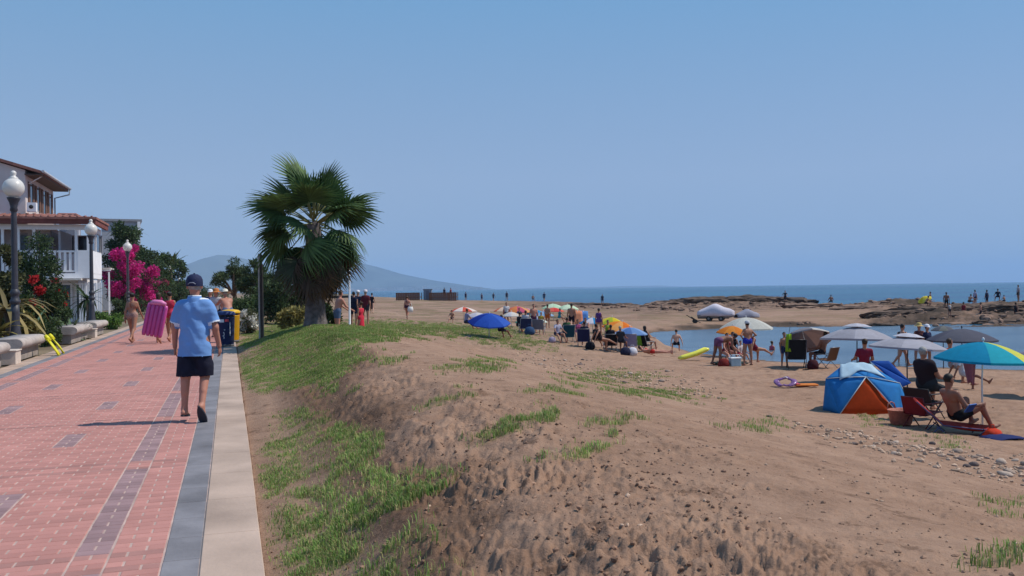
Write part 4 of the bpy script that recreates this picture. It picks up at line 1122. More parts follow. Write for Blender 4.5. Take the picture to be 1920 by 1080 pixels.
# ------------------------------------------------------------------ the fan palm
def fan(L, n, spread, droop, m, seed, fold=.05):
    """one fan frond: stalk along +Y, pleated fan of pointed segments with drooping split tips"""
    r_ = random.Random(seed); vs, fs = [], []
    pet = L * .85
    for k in range(n):
        a = (k / (n - 1) - .5) * spread
        ln = L * (1.0 - .32 * abs(a / (spread / 2)) ** 2) * r_.uniform(.88, 1.08)
        wd = spread / n * .62
        o = len(vs); ns = 6
        for i in range(ns):
            f = i / (ns - 1); rr = ln * f
            hw = math.tan(wd) * rr if f < .55 else math.tan(wd) * ln * .55 * (1 - (f - .55) / .45) ** .8
            hw = max(hw, .003)
            dz = -droop * ln * f ** 2.2 - (.12 * ln * max(0, f - .6) ** 1.4 * 2.2 * r_.uniform(.6, 1.4))
            base = (math.sin(a) * rr, pet + math.cos(a) * rr, dz)
            nx, ny = math.cos(a), -math.sin(a)
            vs += [(base[0] - nx * hw, base[1] - ny * hw, dz + fold * hw * 2), (base[0], base[1], dz - fold * hw * 4), (base[0] + nx * hw, base[1] + ny * hw, dz + fold * hw * 2)]
        for i in range(ns - 1):
            for j in (0, 1): fs.append((o + i * 3 + j, o + i * 3 + j + 1, o + i * 3 + j + 4, o + i * 3 + j + 3))
    mb = MB().add(vs, fs, smooth=False)
    mb.tube([(0, 0, 0), (0, pet * .5, .03), (0, pet, 0)], [.028, .02, .014], 5, mi=1)
    return mb.mesh('frond', [m, stalk_m])
stalk_m = M('palm_stalk', (.22, .22, .08), rough=.6, var=.2)
fr_green = leaf_mat('palm_green', (.055, .105, .035), trans=.22, island=.3, scale=2); fr_light = leaf_mat('palm_light', (.10, .16, .05), trans=.25, island=.3, scale=2); fr_dry = leaf_mat('palm_dry', (.16, .105, .055), trans=.12, island=.3, scale=2); fr_olive = leaf_mat('palm_olive', (.06, .07, .035), trans=.12, island=.3, scale=2); fr_brown = leaf_mat('palm_brown', (.075, .05, .032), trans=.08, island=.4, scale=2)
g = gpx(590, 24.2)
palm = thing('fan_palm', 'fan palm with thick grey trunk and brown skirt on the grass', 'palm tree', (g[0], g[1], g[2] - .08))
prof = [(0, 0), (.36, 0), (.32, .12), (.285, .3), (.265, .6), (.255, 1.0), (.25, 1.5), (.235, 2.4), (.16, 2.9)]
tm = M('palm_trunk', (.125, .105, .10), rough=.95, var=.45, scale=7, bump=1.0, bscale=24)
tk = MB().lathe(prof, n=26)
tk.v = [(x * (1 + .05 * math.sin(z * 24 + 3 * math.atan2(y, x))), y * (1 + .05 * math.sin(z * 24)), z) for (x, y, z) in tk.v]
tk.build('trunk', tm, palm)
rr = random.Random(5)
for k in range(34):
    a = rr.uniform(0, 6.28); z0 = rr.uniform(1.25, 2.3)
    MB().tube([(.25 * math.cos(a), .25 * math.sin(a), z0), (.34 * math.cos(a), .34 * math.sin(a), z0 + .10), (.37 * math.cos(a), .37 * math.sin(a), z0 + .22)], [.05, .04, .02], 5).build('boot', fr_dry, palm)
kinds = {'up': [fan(1.1, 30, 3.4, .06, fr_green, 1), fan(1.05, 28, 3.2, .10, fr_green, 2), fan(1.05, 28, 3.2, .12, fr_light, 3)],
         'mid': [fan(1.1, 32, 3.9, .22, fr_green, 4), fan(1.05, 30, 3.7, .28, fr_light, 5), fan(1.1, 32, 3.9, .25, fr_green, 14)],
         'low': [fan(1.1, 30, 3.6, .40, fr_green, 6), fan(1.05, 28, 3.4, .45, fr_light, 7)],
         'dry': [fan(.85, 22, 2.8, .45, fr_brown, 8), fan(.8, 22, 2.6, .5, fr_dry, 9), fan(.85, 22, 2.6, .45, fr_brown, 10), fan(.85, 24, 2.8, .4, fr_olive, 11)]}
HEAD = 2.75
def frond(kind, az, el, s, i):
    o = link('frond', kinds[kind][i % len(kinds[kind])], palm, loc=(.06 * math.cos(az), .06 * math.sin(az), HEAD + (.25 if kind == 'up' else 0) + (.1 if kind == 'mid' else (-.5 if kind == 'dry' else 0))))
    o.rotation_euler = Euler((el, rr.uniform(-.75, .75), az - math.pi / 2), 'XYZ'); o.scale = (s, s, s)
for k in range(15): frond('up', k * 2.4 + rr.uniform(-.3, .3), rr.uniform(.55, 1.42), rr.uniform(.66, 1.08), k)
for k in range(21): frond('mid', k * 2.4 + .5 + rr.uniform(-.5, .5), rr.uniform(-.35, .8), rr.uniform(.66, 1.06), k)
for k in range(12): frond('low', k * 2.4 + 1.1 + rr.uniform(-.3, .3), rr.uniform(-.9, -.15), rr.uniform(.78, .98), k)
for k in range(46): frond('dry', k * 2.4 + .2 + rr.uniform(-.3, .3), rr.uniform(-1.45, -.45), rr.uniform(.78, 1.12), k)
# ================================================================== PEOPLE: builder
SKIN = {'tan': (.36, .17, .11), 'fair': (.52, .29, .21), 'dark': (.23, .10, .065), 'red': (.45, .20, .14)}
def skin_mat(k): return M('skin_' + k, SKIN[k], rough=.55, var=.10, scale=6, spec=.35)
HAIR = {'black': (.012, .010, .010), 'brown': (.05, .028, .016), 'grey': (.30, .29, .28), 'blond': (.30, .20, .09)}
def hair_mat(k): return M('hair_' + k, HAIR[k], rough=.6, var=.3, scale=30, spec=.3)
def surface_nets(val, org, h):
    """closed surface of a signed distance grid"""
    ins = val < 0
    nx, ny, nz = val.shape
    corners = [(i, j, k) for i in (0, 1) for j in (0, 1) for k in (0, 1)]
    cnt = np.zeros((nx - 1, ny - 1, nz - 1), np.int8)
    for (i, j, k) in corners: cnt += ins[i:nx - 1 + i, j:ny - 1 + j, k:nz - 1 + k]
    act = (cnt > 0) & (cnt < 8)
    idx = np.full(act.shape, -1, np.int64); ids = np.argwhere(act); idx[act] = np.arange(len(ids))
    acc = np.zeros((len(ids), 3)); num = np.zeros(len(ids))
    for a in range(8):
        for ax in range(3):
            c0 = corners[a]
            if c0[ax] == 1: continue
            c1 = list(c0); c1[ax] = 1
            v0 = val[ids[:, 0] + c0[0], ids[:, 1] + c0[1], ids[:, 2] + c0[2]]; v1 = val[ids[:, 0] + c1[0], ids[:, 1] + c1[1], ids[:, 2] + c1[2]]
            m = (v0 < 0) != (v1 < 0)
            t = np.where(m, v0 / np.where(m, v0 - v1, 1), 0)
            p = np.tile(np.array(c0, float), (len(ids), 1)); p[:, ax] += t
            acc[m] += p[m]; num[m] += 1
    V = org + (ids + acc / num[:, None]) * h
    Q = []
    for ax in range(3):
        sl0 = [slice(None)] * 3; sl1 = [slice(None)] * 3
        sl0[ax] = slice(0, -1); sl1[ax] = slice(1, None)
        ch = ins[tuple(sl0)] != ins[tuple(sl1)]
        e = np.argwhere(ch)
        o1, o2 = [k for k in range(3) if k != ax]
        e = e[(e[:, o1] > 0) & (e[:, o2] > 0) & (e[:, o1] < act.shape[o1]) & (e[:, o2] < act.shape[o2])]
        def g_(d1, d2):
            q = e.copy(); q[:, o1] -= d1; q[:, o2] -= d2
            return idx[q[:, 0], q[:, 1], q[:, 2]]
        q = np.stack([g_(1, 1), g_(0, 1), g_(0, 0), g_(1, 0)], 1)
        flip = ins[e[:, 0], e[:, 1], e[:, 2]]
        if ax == 1: flip = ~flip
        q[~flip] = q[~flip][:, ::-1]
        Q.append(q)
    Q = np.concatenate(Q); Q = Q[(Q >= 0).all(1)]
    return V, Q
def seg_d(P, a, b, ra, rb, flat=None):
    a = np.asarray(a, float); b = np.asarray(b, float); ab = b - a; L2 = ab @ ab + 1e-9
    t = np.clip((P - a) @ ab / L2, 0, 1)
    q = P - a - t[..., None] * ab
    if flat is not None:
        n, s = flat; n = np.asarray(n, float); n = n / np.linalg.norm(n)
        q = q + (q @ n)[..., None] * n * (1 / s - 1)
    return np.sqrt((q * q).sum(-1)) - (ra + (rb - ra) * t), t
def blend(parts, P, k):
    out = None
    for pr in parts:
        d, _ = seg_d(P, *pr[1:6])
        if out is None: out = d
        else:
            h = np.clip(.5 + .5 * (out - d) / k, 0, 1)
            out = d * h + out * (1 - h) - k * h * (1 - h)
    return out
def rotx(v, a): return np.array([v[0], v[1] * math.cos(a) - v[2] * math.sin(a), v[1] * math.sin(a) + v[2] * math.cos(a)])
D2R = math.pi / 180
POSES = {
 'stand': dict(th=(2, -2), kn=(2, 2), spl=(5, 5), arm=(4, -4), out=(12, 12), el=(12, 12)),
 'walk': dict(th=(22, -16), kn=(6, 22), spl=(3, 3), arm=(-16, 20), out=(10, 10), el=(14, 20), lean=3),
 'hips': dict(th=(2, -2), kn=(2, 2), spl=(6, 6), arm=(-20, -20), out=(42, 42), el=(70, 70), elin=(-60, -60)),
 'bend': dict(lean=78, th=(-8, 6), kn=(8, 14), spl=(6, 6), arm=(15, 5), out=(10, 10), el=(10, 20), head=-20),
 'sit': dict(lean=-12, th=(82, 78), kn=(82, 70), spl=(9, 9), arm=(28, 24), out=(14, 14), el=(50, 55)),
 'sit_ground': dict(lean=8, th=(88, 80), kn=(60, 40), spl=(12, 14), arm=(25, 30), out=(20, 18), el=(35, 30)),
 'sit_back': dict(lean=-18, th=(70, 82), kn=(70, 20), spl=(10, 14), arm=(-30, -35), out=(18, 18), el=(8, 10)),
 'recline': dict(lean=-46, th=(118, 60), kn=(98, 40), spl=(8, 10), arm=(40, 35), out=(16, 16), el=(70, 75), head=25),
 'lie': dict(lean=-84, th=(92, 88), kn=(6, 4), spl=(6, 6), arm=(60, 100), out=(20, 20), el=(10, 12)),
 'crouch': dict(lean=28, th=(105, 95), kn=(125, 120), spl=(14, 14), arm=(45, 50), out=(14, 14), el=(30, 40)),
 'reach': dict(lean=22, th=(5, -4), kn=(5, 5), spl=(6, 6), arm=(60, 40), out=(10, 10), el=(20, 30)),
}
def body_parts(pose, H, female=False, girth=1.0, detail=False, hair='short', over=None, loose=(), skirt=0):
    """the limbs of one figure as tapered solids in its own frame (x to its left, y ahead, z up), feet or seat on z = 0"""
    p = dict(lean=0, head=0, elin=(0, 0)); p.update(POSES[pose])
    if over: p.update(over)
    s = H / 1.75; w_ = girth
    Ln = p['lean'] * D2R
    up = np.array([0, math.sin(Ln), math.cos(Ln)]); fw = np.array([0, math.cos(Ln), -math.sin(Ln)])
    lx = np.array([1.0, 0, 0])
    pel = np.zeros(3); waist = pel + up * .12 * s; chest = pel + up * .33 * s; neck = pel + up * .52 * s
    Lh = Ln * .55 + p['head'] * -D2R
    if pose in ('recline', 'lie', 'sit_back'): Lh = Ln * .35 + (p['head'] * D2R)
    hu = np.array([0, math.sin(Lh), math.cos(Lh)]); hf = np.array([0, math.cos(Lh), -math.sin(Lh)])
    head = neck + hu * .155 * s
    sw = (.155 if female else .175) * s; hw = (.095 if female else .085) * s
    J = dict(head=head, hu=hu, hf=hf, neck=neck, up=up, fw=fw, pel=pel, chest=chest)
    pr = []
    L = lambda t: .022 * s if t in loose else 0
    def A(tg, a, b, ra, rb, flat=None): pr.append((tg, a, b, ra * s + L(tg), rb * s + L(tg), flat))
    A('pelvis', pel - lx * hw * .75 + up * .02, pel + lx * hw * .75 + up * .02, .115 * w_ * (1.06 if female else 1), .115 * w_ * (1.06 if female else 1), (fw, .86))
    A('belly', waist - up * .06 * s, waist + up * .10 * s, (.122 if female else .135) * w_, (.115 if female else .138) * w_, (fw, .78))
    A('chest', chest - lx * .055 * s - up * .02, chest + lx * .055 * s + up * .02, .125 * w_, .125 * w_, (fw, .80))
    A('chest', neck - up * .10 * s - lx * sw * .72, neck - up * .10 * s + lx * sw * .72, .072 * w_, .072 * w_)
    if female: 
        for sd in (-1, 1): A('bust', chest + fw * .085 * s + lx * sd * .07 * s, chest + fw * .10 * s + lx * sd * .07 * s, .062, .05)
    A('neck', neck - up * .06 * s, neck + hu * .06 * s, .056, .053)
    A('head', head - hu * .035 * s + hf * .012 * s, head + hu * .028 * s - hf * .01 * s, .076, .092, (lx, .90))
    if detail:
        A('nose', head + hf * .085 * s + hu * .0 * s, head + hf * .108 * s - hu * .03 * s, .011, .015)
        A('chin', head + hf * .05 * s - hu * .085 * s, head + hf * .062 * s - hu * .09 * s, .034, .03)
        for sd in (-1, 1): A('ear', head + lx * sd * .083 * s + hu * .015 * s, head + lx * sd * .088 * s - hu * .025 * s - hf * .005, .019, .013)
    if hair == 'long':
        A('hair', head - hf * .05 * s + hu * .04 * s, neck - hf * .06 * s - up * .06 * s, .085, .06); 
    if hair == 'bun': A('hair', head - hf * .085 * s + hu * .04 * s, head - hf * .10 * s + hu * .05 * s, .04, .045)
    J['feet'] = []; J['hands'] = []
    for i, sd in enumerate((-1, 1)):
        sh_ = neck - up * .085 * s + lx * sd * sw
        o = p['out'][i] * D2R; a = p['arm'][i] * D2R + (Ln if pose == 'bend' else 0) * 0
        d1 = np.array([sd * math.sin(o), math.sin(a) * math.cos(o), -math.cos(a) * math.cos(o)])
        if pose in ('recline', 'lie', 'sit_back', 'sit'): d1 = rotx(d1, 0)
        elb = sh_ + d1 * .29 * s
        a2 = a + p['el'][i] * D2R; o2 = o * .4 + p['elin'][i] * D2R
        d2 = np.array([sd * math.sin(o2), math.sin(a2) * math.cos(o2), -math.cos(a2) * math.cos(o2)])
        wr = elb + d2 * .255 * s
        kf = .88 if female else 1
        A('uarm', sh_, elb, .054 * kf * w_ ** .5, .042 * kf); A('farm', elb, wr, .043 * kf, .029 * kf)
        hdir = d2 * .94 + np.array([-sd * .12, .2, 0]); hdir /= np.linalg.norm(hdir)
        palm = wr + hdir * .085 * s
        J['hands'].append(palm)
        side = np.cross(hdir, lx); side /= np.linalg.norm(side)        # across the palm (fore-aft when the arm hangs)
        if detail:
            A('hand', wr, palm, .030, .036, (lx, .55))
            for q, (of, ln, cu) in enumerate(((-.032, .068, .5), (-.011, .078, .45), (.011, .074, .45), (.031, .058, .55))):
                b0 = palm + side * of * s + hdir * .012 * s
                m1 = hdir * math.cos(cu * .5) + (-lx * sd) * math.sin(cu * .5); m2 = hdir * math.cos(cu * 1.7) + (-lx * sd) * math.sin(cu * 1.7)
                b1 = b0 + m1 * ln * .55 * s; b2 = b1 + m2 * ln * .5 * s
                A('finger', b0, b1, .0105, .0095); A('finger', b1, b2, .0095, .008)
            tb = wr + hdir * .03 * s - side * .028 * s * -1; td = hdir * .75 + side * .6; td /= np.linalg.norm(td)
            A('finger', tb, tb + td * .045 * s, .0125, .011); A('finger', tb + td * .045 * s, tb + td * .045 * s + (hdir * .9 + side * .2) * .032 * s, .011, .009)
        else:
            A('hand', wr, palm + hdir * .03 * s, .030, .034, (lx, .6)); A('hand', palm, palm + hdir * .09 * s, .032, .02, (lx, .6))
            A('hand', wr + hdir * .03 * s, wr + hdir * .085 * s + side * .05 * s, .014, .011)
        hp = pel + lx * sd * hw - up * .03 * s
        a = p['th'][i] * D2R; o = p['spl'][i] * D2R
        d1 = np.array([sd * math.sin(o), math.sin(a) * math.cos(o), -math.cos(a) * math.cos(o)])
        kn = hp + d1 * .43 * s
        a2 = a - p['kn'][i] * D2R
        d2 = np.array([sd * math.sin(o) * .3, math.sin(a2), -math.cos(a2)]); d2 /= np.linalg.norm(d2)
        an = kn + d2 * .41 * s
        A('thigh', hp, kn, .092 * w_, .058); A('shin', kn, an, .056, .037); A('shin', kn + d2 * .07 * s - np.array([0, .018, 0]) * s, kn + d2 * .2 * s - np.array([0, .02, 0]) * s, .045, .036)
        fa = a2 + (p.get('foot', (90, 90))[i]) * D2R
        fdir = np.array([sd * .12, math.sin(fa), -math.cos(fa)]); fdir /= np.linalg.norm(fdir)
        heel = an + d2 * .045 * s - fdir * .045 * s; toe = an + d2 * .055 * s + fdir * .15 * s
        A('foot', heel, toe, .036, .026); A('foot', an, an + d2 * .04 * s + fdir * .06 * s, .036, .034)
        J['feet'].append((heel, toe, d2))
    if skirt:
        A('skirt', pel + up * .06 * s, pel - np.array([0, 0, 1]) * skirt * s, .13, .19, (fw, .8))
    zmin = min(min(q[1][2] - q[3], q[2][2] - q[4]) for q in pr)
    return pr, J, -zmin
def color_faces(C, parts, J, s, rules, hairstyle, off):
    """which piece of the body each face belongs to, so that skin, hair and tight swimwear get their own material"""
    best = np.full(len(C), 9.0); tg = np.zeros(len(C), int); tt = np.zeros(len(C))
    names = [q[0] for q in parts]
    for i, q in enumerate(parts):
        d, t = seg_d(C, *q[1:6])
        m = d < best; best[m] = d[m]; tg[m] = i; tt[m] = t[m]
    mats = []; mi = np.zeros(len(C), int)
    return tg, tt, names
def person(label, px_, d_, face, pose='stand', H=1.7, female=False, girth=1.0, skin='tan', hair='brown', hairstyle='short', wear=None, loose=(), hat=None, over=None, z=None, seat=0.0, vox=None, skirt=0, group=None, py=None, detail=None, xy=None, name='person', pitch=0.0):
    """face = heading in degrees: 0 looks along the view (back to us), 180 looks at us, 90 to the right"""
    g = gpx(px_, d_) if xy is None else np.array([xy[0], xy[1], 0.0 if xy[0] < .17 else gz(xy[0], xy[1])])
    if z is not None: g[2] = z
    if detail is None: detail = d_ < 24
    vox = vox or min(.034, max(.011, .00085 * d_))
    parts, J, dz = body_parts(pose, H, female, girth, detail, hairstyle, over, loose, skirt)
    s = H / 1.75
    lo = np.min([np.minimum(q[1] - q[3], q[2] - q[4]) for q in parts], 0) - 2.5 * vox; hi = np.max([np.maximum(q[1] + q[3], q[2] + q[4]) for q in parts], 0) + 2.5 * vox
    n = np.ceil((hi - lo) / vox).astype(int) + 1
    ax = [lo[k] + vox * np.arange(n[k]) for k in range(3)]
    val = np.full(tuple(n), 1.0)
    k_ = .028 * s
    for q in parts:                                   # each limb only touches its own neighbourhood of the grid
        rr = max(q[3], q[4]) + .07 * s
        a0 = np.floor((np.minimum(q[1], q[2]) - rr - lo) / vox).astype(int).clip(0); a1 = np.minimum(np.ceil((np.maximum(q[1], q[2]) + rr - lo) / vox).astype(int) + 1, n)
        sl = tuple(slice(a0[k], a1[k]) for k in range(3))
        P = np.stack(np.meshgrid(*[ax[k][sl[k]] for k in range(3)], indexing='ij'), -1)
        d, _ = seg_d(P, *q[1:6])
        kk = .006 * s if q[0] in ('finger', 'ear', 'nose') else k_
        o = val[sl]; h = np.clip(.5 + .5 * (o - d) / kk, 0, 1)
        val[sl] = d * h + o * (1 - h) - kk * h * (1 - h)
    V, Q = surface_nets(val, lo, vox)
    C = V[Q].mean(1)
    tg, tt, names = color_faces(C, parts, J, s, wear, hairstyle, dz)
    nm = np.array(names)[tg]
    mats = [skin_mat(skin), hair_mat(hair)]; mi = np.zeros(len(C), int)
    rel = C - J['head']; hz_ = rel @ J['hu']; hy_ = rel @ J['hf']
    hd = np.isin(nm, ['head', 'ear', 'nose', 'chin'])
    if hairstyle != 'bald':
        mi[(nm == 'head') & ((hz_ > .055 * s) | ((hy_ < .015 * s) & (hz_ > -.045 * s)))] = 1
    mi[nm == 'hair'] = 1
    if detail:
        for sd in (-1, 1):
            e = J['head'] + J['hf'] * .088 * s + J['hu'] * .012 * s + np.array([sd * .033 * s, 0, 0])
            mi[(np.linalg.norm(C - e, axis=1) < .016 * s) & hd] = 1
        mo = J['head'] + J['hf'] * .085 * s - J['hu'] * .05 * s
        if skin: 
            mats.append(M('lips', (.25, .08, .07), rough=.5)); sel = (np.abs((C - mo) @ J['hu']) < .008 * s) & (np.abs(C[:, 0] - mo[0]) < .025 * s) & ((C - mo) @ J['hf'] > -.02) & hd
            mi[sel] = len(mats) - 1
    for (tags, lo_t, hi_t, c) in (wear or []):
        m = c if not isinstance(c, str) else cloth(c)
        if m not in mats: mats.append(m)
        for t_ in tags.split():
            mi[(nm == t_) & (tt >= lo_t) & (tt <= hi_t)] = mats.index(m)
    V = V + np.array([0, 0, dz])
    # facing: local +y turned to the wanted heading relative to the viewing direction
    h = math.radians(face)
    fwd = cF * math.cos(h) + cR * math.sin(h)
    rz = math.atan2(-fwd[0], fwd[1])
    t = thing(name, label, 'person', (g[0], g[1], g[2] + seat - .012), rz=rz, group=group)
    me = np_mesh('body', V, Q, mats, smooth=True, mi=mi)
    link('body', me, t)
    if hat:
        kind, c = hat[0], hat[1]; hm_ = M('hat_' + c.strip('#'), c, rough=.9, var=.12, scale=20, bump=.2, bscale=40)
        mb = MB(); R_ = .105 * s
        if kind == 'straw': prof = [(R_ * 2.0, .02 * s), (R_ * 1.1, .045 * s), (R_ * 1.02, .07 * s), (R_ * .92, .14 * s), (R_ * .5, .165 * s), (0, .17 * s)]
        else: prof = [(R_ * 1.02, .03 * s), (R_ * 1.0, .07 * s), (R_ * .82, .115 * s), (R_ * .45, .14 * s), (0, .147 * s)]
        mb.lathe(prof, n=18)
        if kind == 'cap':
            vs = []; nn = 9
            for i in range(nn):
                a = (i / (nn - 1) - .5) * 2.2
                vs += [(R_ * math.sin(a), R_ * math.cos(a) * .98, .035 * s), (R_ * 1.02 * math.sin(a), R_ * math.cos(a) * .6 + .105 * s * math.cos(a * .8), .02 * s)]
            mb.add(vs, [(2 * i, 2 * i + 1, 2 * i + 3, 2 * i + 2) for i in range(nn - 1)])
        ho = mb.build('hat' if kind == 'straw' else 'cap', hm_, t)
        hp = J['head'] + np.array([0, 0, dz]) + J['hf'] * -.008 * s
        zz = Vector(J['hu']); yy = Vector(J['hf']); xx = yy.cross(zz)
        ho.matrix_local = Matrix(((xx.x, yy.x, zz.x, hp[0]), (xx.y, yy.y, zz.y, hp[1]), (xx.z, yy.z, zz.z, hp[2]), (0, 0, 0, 1)))
    t['_h'] = 0
    del t['_h']
    return t, J, dz, (g[0], g[1], g[2] + seat), rz
def trunks(c, t=.55): return [('pelvis', 0, 1, c), ('thigh', 0, t, c)]
def bikini(c, c2=None): return [('pelvis', 0, 1, c), ('thigh', 0, .10, c), ('bust', 0, 1, c2 or c), ('chest', .3, .7, c2 or c)]
def swimsuit(c): return [('pelvis belly chest bust', 0, 1, c), ('thigh', 0, .08, c)]
def shirt(c): return [('chest belly bust', 0, 1, c), ('uarm', 0, .6, c)]
def tank(c): return [('chest belly bust', 0, 1, c)]
# ------------------------------------------------------------------ the man walking ahead
polo_m = M('blue_polo', (.16, .31, .62), rough=.9, var=.10, scale=5, bump=.35, bscale=7, spec=.15)
trim_m = M('polo_trim', (.72, .74, .80), rough=.9, var=.05)
shorts_m = M('navy_shorts', (.013, .014, .030), rough=.85, var=.2, scale=8, bump=.4, bscale=9, spec=.2)
capm = M('navy_cap', (.014, .020, .065), rough=.8, var=.15, scale=20, bump=.2, bscale=50)
sole_m = M('dark_sole', (.03, .032, .045), rough=.75, var=.1)
strap_m = M('sandal_strap', (.10, .06, .04), rough=.7)
MANH = 1.68
man_over = dict(th=(-2, 6), kn=(3, 33), spl=(4, 3), arm=(4, -2), out=(16, 15), el=(14, 22), foot=(90, 56), lean=2)
mt, MJ, Mdz, Mpos, Mrz = person('man in light blue polo and navy shorts walking away on the promenade', 364, 10.75, -3, 'walk', MANH, girth=1.08, skin='red', hair='grey', detail=True, vox=.0095, over=man_over)
def solid(parts, vox, k, cut=None):
    lo = np.min([np.minimum(q[1] - q[3], q[2] - q[4]) for q in parts], 0) - 3 * vox; hi = np.max([np.maximum(q[1] + q[3], q[2] + q[4]) for q in parts], 0) + 3 * vox
    n = np.ceil((hi - lo) / vox).astype(int) + 1
    P = np.stack(np.meshgrid(*[lo[q] + vox * np.arange(n[q]) for q in range(3)], indexing='ij'), -1)
    val = blend(parts, P, k)
    # soft folds in the cloth
    nz_ = fbm(P[..., 0] * 7 + P[..., 2] * 5, P[..., 2] * 11 - P[..., 0] * 6 + P[..., 1] * 8, 3, 81) - .5
    val = val - .020 * nz_ - .004 * np.sin(P[..., 2] * 30 + 9 * P[..., 0] + 4 * np.sin(P[..., 0] * 12))
    V, Q = surface_nets(val, lo, vox)
    if cut is not None:
        C = V[Q].mean(1); Q = Q[cut(C)]
        u = np.unique(Q); rm = np.full(len(V), -1); rm[u] = np.arange(len(u)); V = V[u]; Q = rm[Q]
    return V, Q
s_ = MANH / 1.75
mp_, MJ2, _ = body_parts('walk', MANH, False, 1.08, True, 'short', man_over, (), 0)
byname = {}
for q in mp_: byname.setdefault(q[0], []).append(q)
def inflate(q, e, flat=True): return (q[0], q[1], q[2], q[3] + e, q[4] + e, q[5])
pel, up_ = MJ2['pel'], MJ2['up']
torso = [inflate(q, .019) for q in byname['belly'] + byname['chest']]
for sx in (-1, 1):
    torso.append(('hem', pel + up_ * .12 + np.array([sx * .03, 0, 0]), pel - up_ * .22 + np.array([sx * .055, 0, 0]), .134, .146, (MJ2['fw'], .92)))
slv = []
for q in byname['uarm']:
    mid = q[1] + (q[2] - q[1]) * .80
    slv.append(('sleeve', q[1] - np.array([0, 0, .012]), mid, q[3] + .014, q[4] + .036, None))
neckz = MJ2['neck'] @ up_
elbow_planes = [(q[1], (q[2] - q[1]) / np.linalg.norm(q[2] - q[1]), np.linalg.norm(q[2] - q[1])) for q in byname['uarm']]
hem_z = -Mdz + .470 * MANH
def cut_shirt(C):
    keep = C[:, 2] > hem_z
    keep &= (C @ up_) < neckz + .012
    for (o, d, L) in elbow_planes:
        t = (C - o) @ d; side = np.abs(C[:, 0]) > .225
        keep &= ~(side & (t > L * .80) & (t < L * 1.12) & (np.linalg.norm(C - o - t[:, None] * d, axis=1) < .088))
    return keep
V, Q = solid(torso + slv, .0105, .035, cut_shirt)
mts = [polo_m, trim_m]; C = V[Q].mean(1); mi = np.zeros(len(C), int)
mi[(C @ up_) > neckz - .012] = 1
for (o, d, L) in elbow_planes:
    t = (C - o) @ d; mi[(np.abs(C[:, 0]) > .17) & (t > L * .745) & (t < L * .9) & (np.linalg.norm(C - o - t[:, None] * d, axis=1) < .14)] = 1
shirt_o = link('polo_shirt', np_mesh('polo_shirt', V + np.array([0, 0, Mdz]), Q, mts, smooth=True, mi=mi), mt)
col_mb = MB(); nk = MJ2['neck'] + np.array([0, 0, Mdz])
col_mb.lathe([(.098, -.045), (.088, .0), (.074, .035), (.070, .03), (.080, -.01)], c=(nk[0], nk[1] + .0, nk[2]), n=20, sy=.95).build('collar', polo_m, mt)
MB().lathe([(.0745, .034), (.0775, .040), (.0775, .028)], c=(nk[0], nk[1], nk[2]), n=20, sy=.95).build('collar_trim', trim_m, mt)
# shorts: two wide legs from the waist to just above the knee
sp_ = [('waist', pel + up_ * .0, pel - up_ * .06, .132, .142, (MJ2['fw'], .84))]
for q in byname['thigh']:
    e = q[1] + (q[2] - q[1]) * .92
    sp_.append(('leg', q[1] - np.array([0, 0, .05]), e, .106, .108, None))
lowz = -Mdz + .325 * MANH + .03
V, Q = solid(sp_, .0105, .04, lambda C: (C[:, 2] > lowz - .03) & (C[:, 2] < hem_z + .08))
link('shorts', np_mesh('shorts', V + np.array([0, 0, Mdz]), Q, shorts_m, smooth=True), mt)
# cap seen from behind, and flip-flops
hd = MJ2['head'] + np.array([0, 0, Mdz]); R_ = .108 * s_
mb = MB().lathe([(R_ * 1.0, -.012), (R_ * 1.03, .02), (R_ * 1.0, .065), (R_ * .82, .108), (R_ * .45, .132), (0, .138)], n=22, sx=.93)
vs = []
for i in range(9):
    a = (i / 8 - .5) * 2.0
    vs += [(R_ * .93 * math.sin(a), R_ * math.cos(a) * .98, .0), (R_ * .95 * math.sin(a), R_ * math.cos(a) * .6 + .12 * math.cos(a * .8), -.02)]
mb.add(vs, [(2 * i, 2 * i + 1, 2 * i + 3, 2 * i + 2) for i in range(8)])
cp = mb.build('cap', capm, mt, loc=(hd[0], hd[1] - .006, hd[2] + .012))
MB().lathe([(0, .0), (.012, .0), (.012, .01), (0, .012)], n=8).build('button', capm, cp, loc=(0, 0, .136))
MB().tube([(-.045, -R_ * 1.0, .012), (-.02, -R_ * 1.045, .03), (.02, -R_ * 1.045, .03), (.045, -R_ * 1.0, .012)], .006, 5).build('cap_strap', M('cap_strap_pale', (.25, .27, .34), rough=.8), cp)
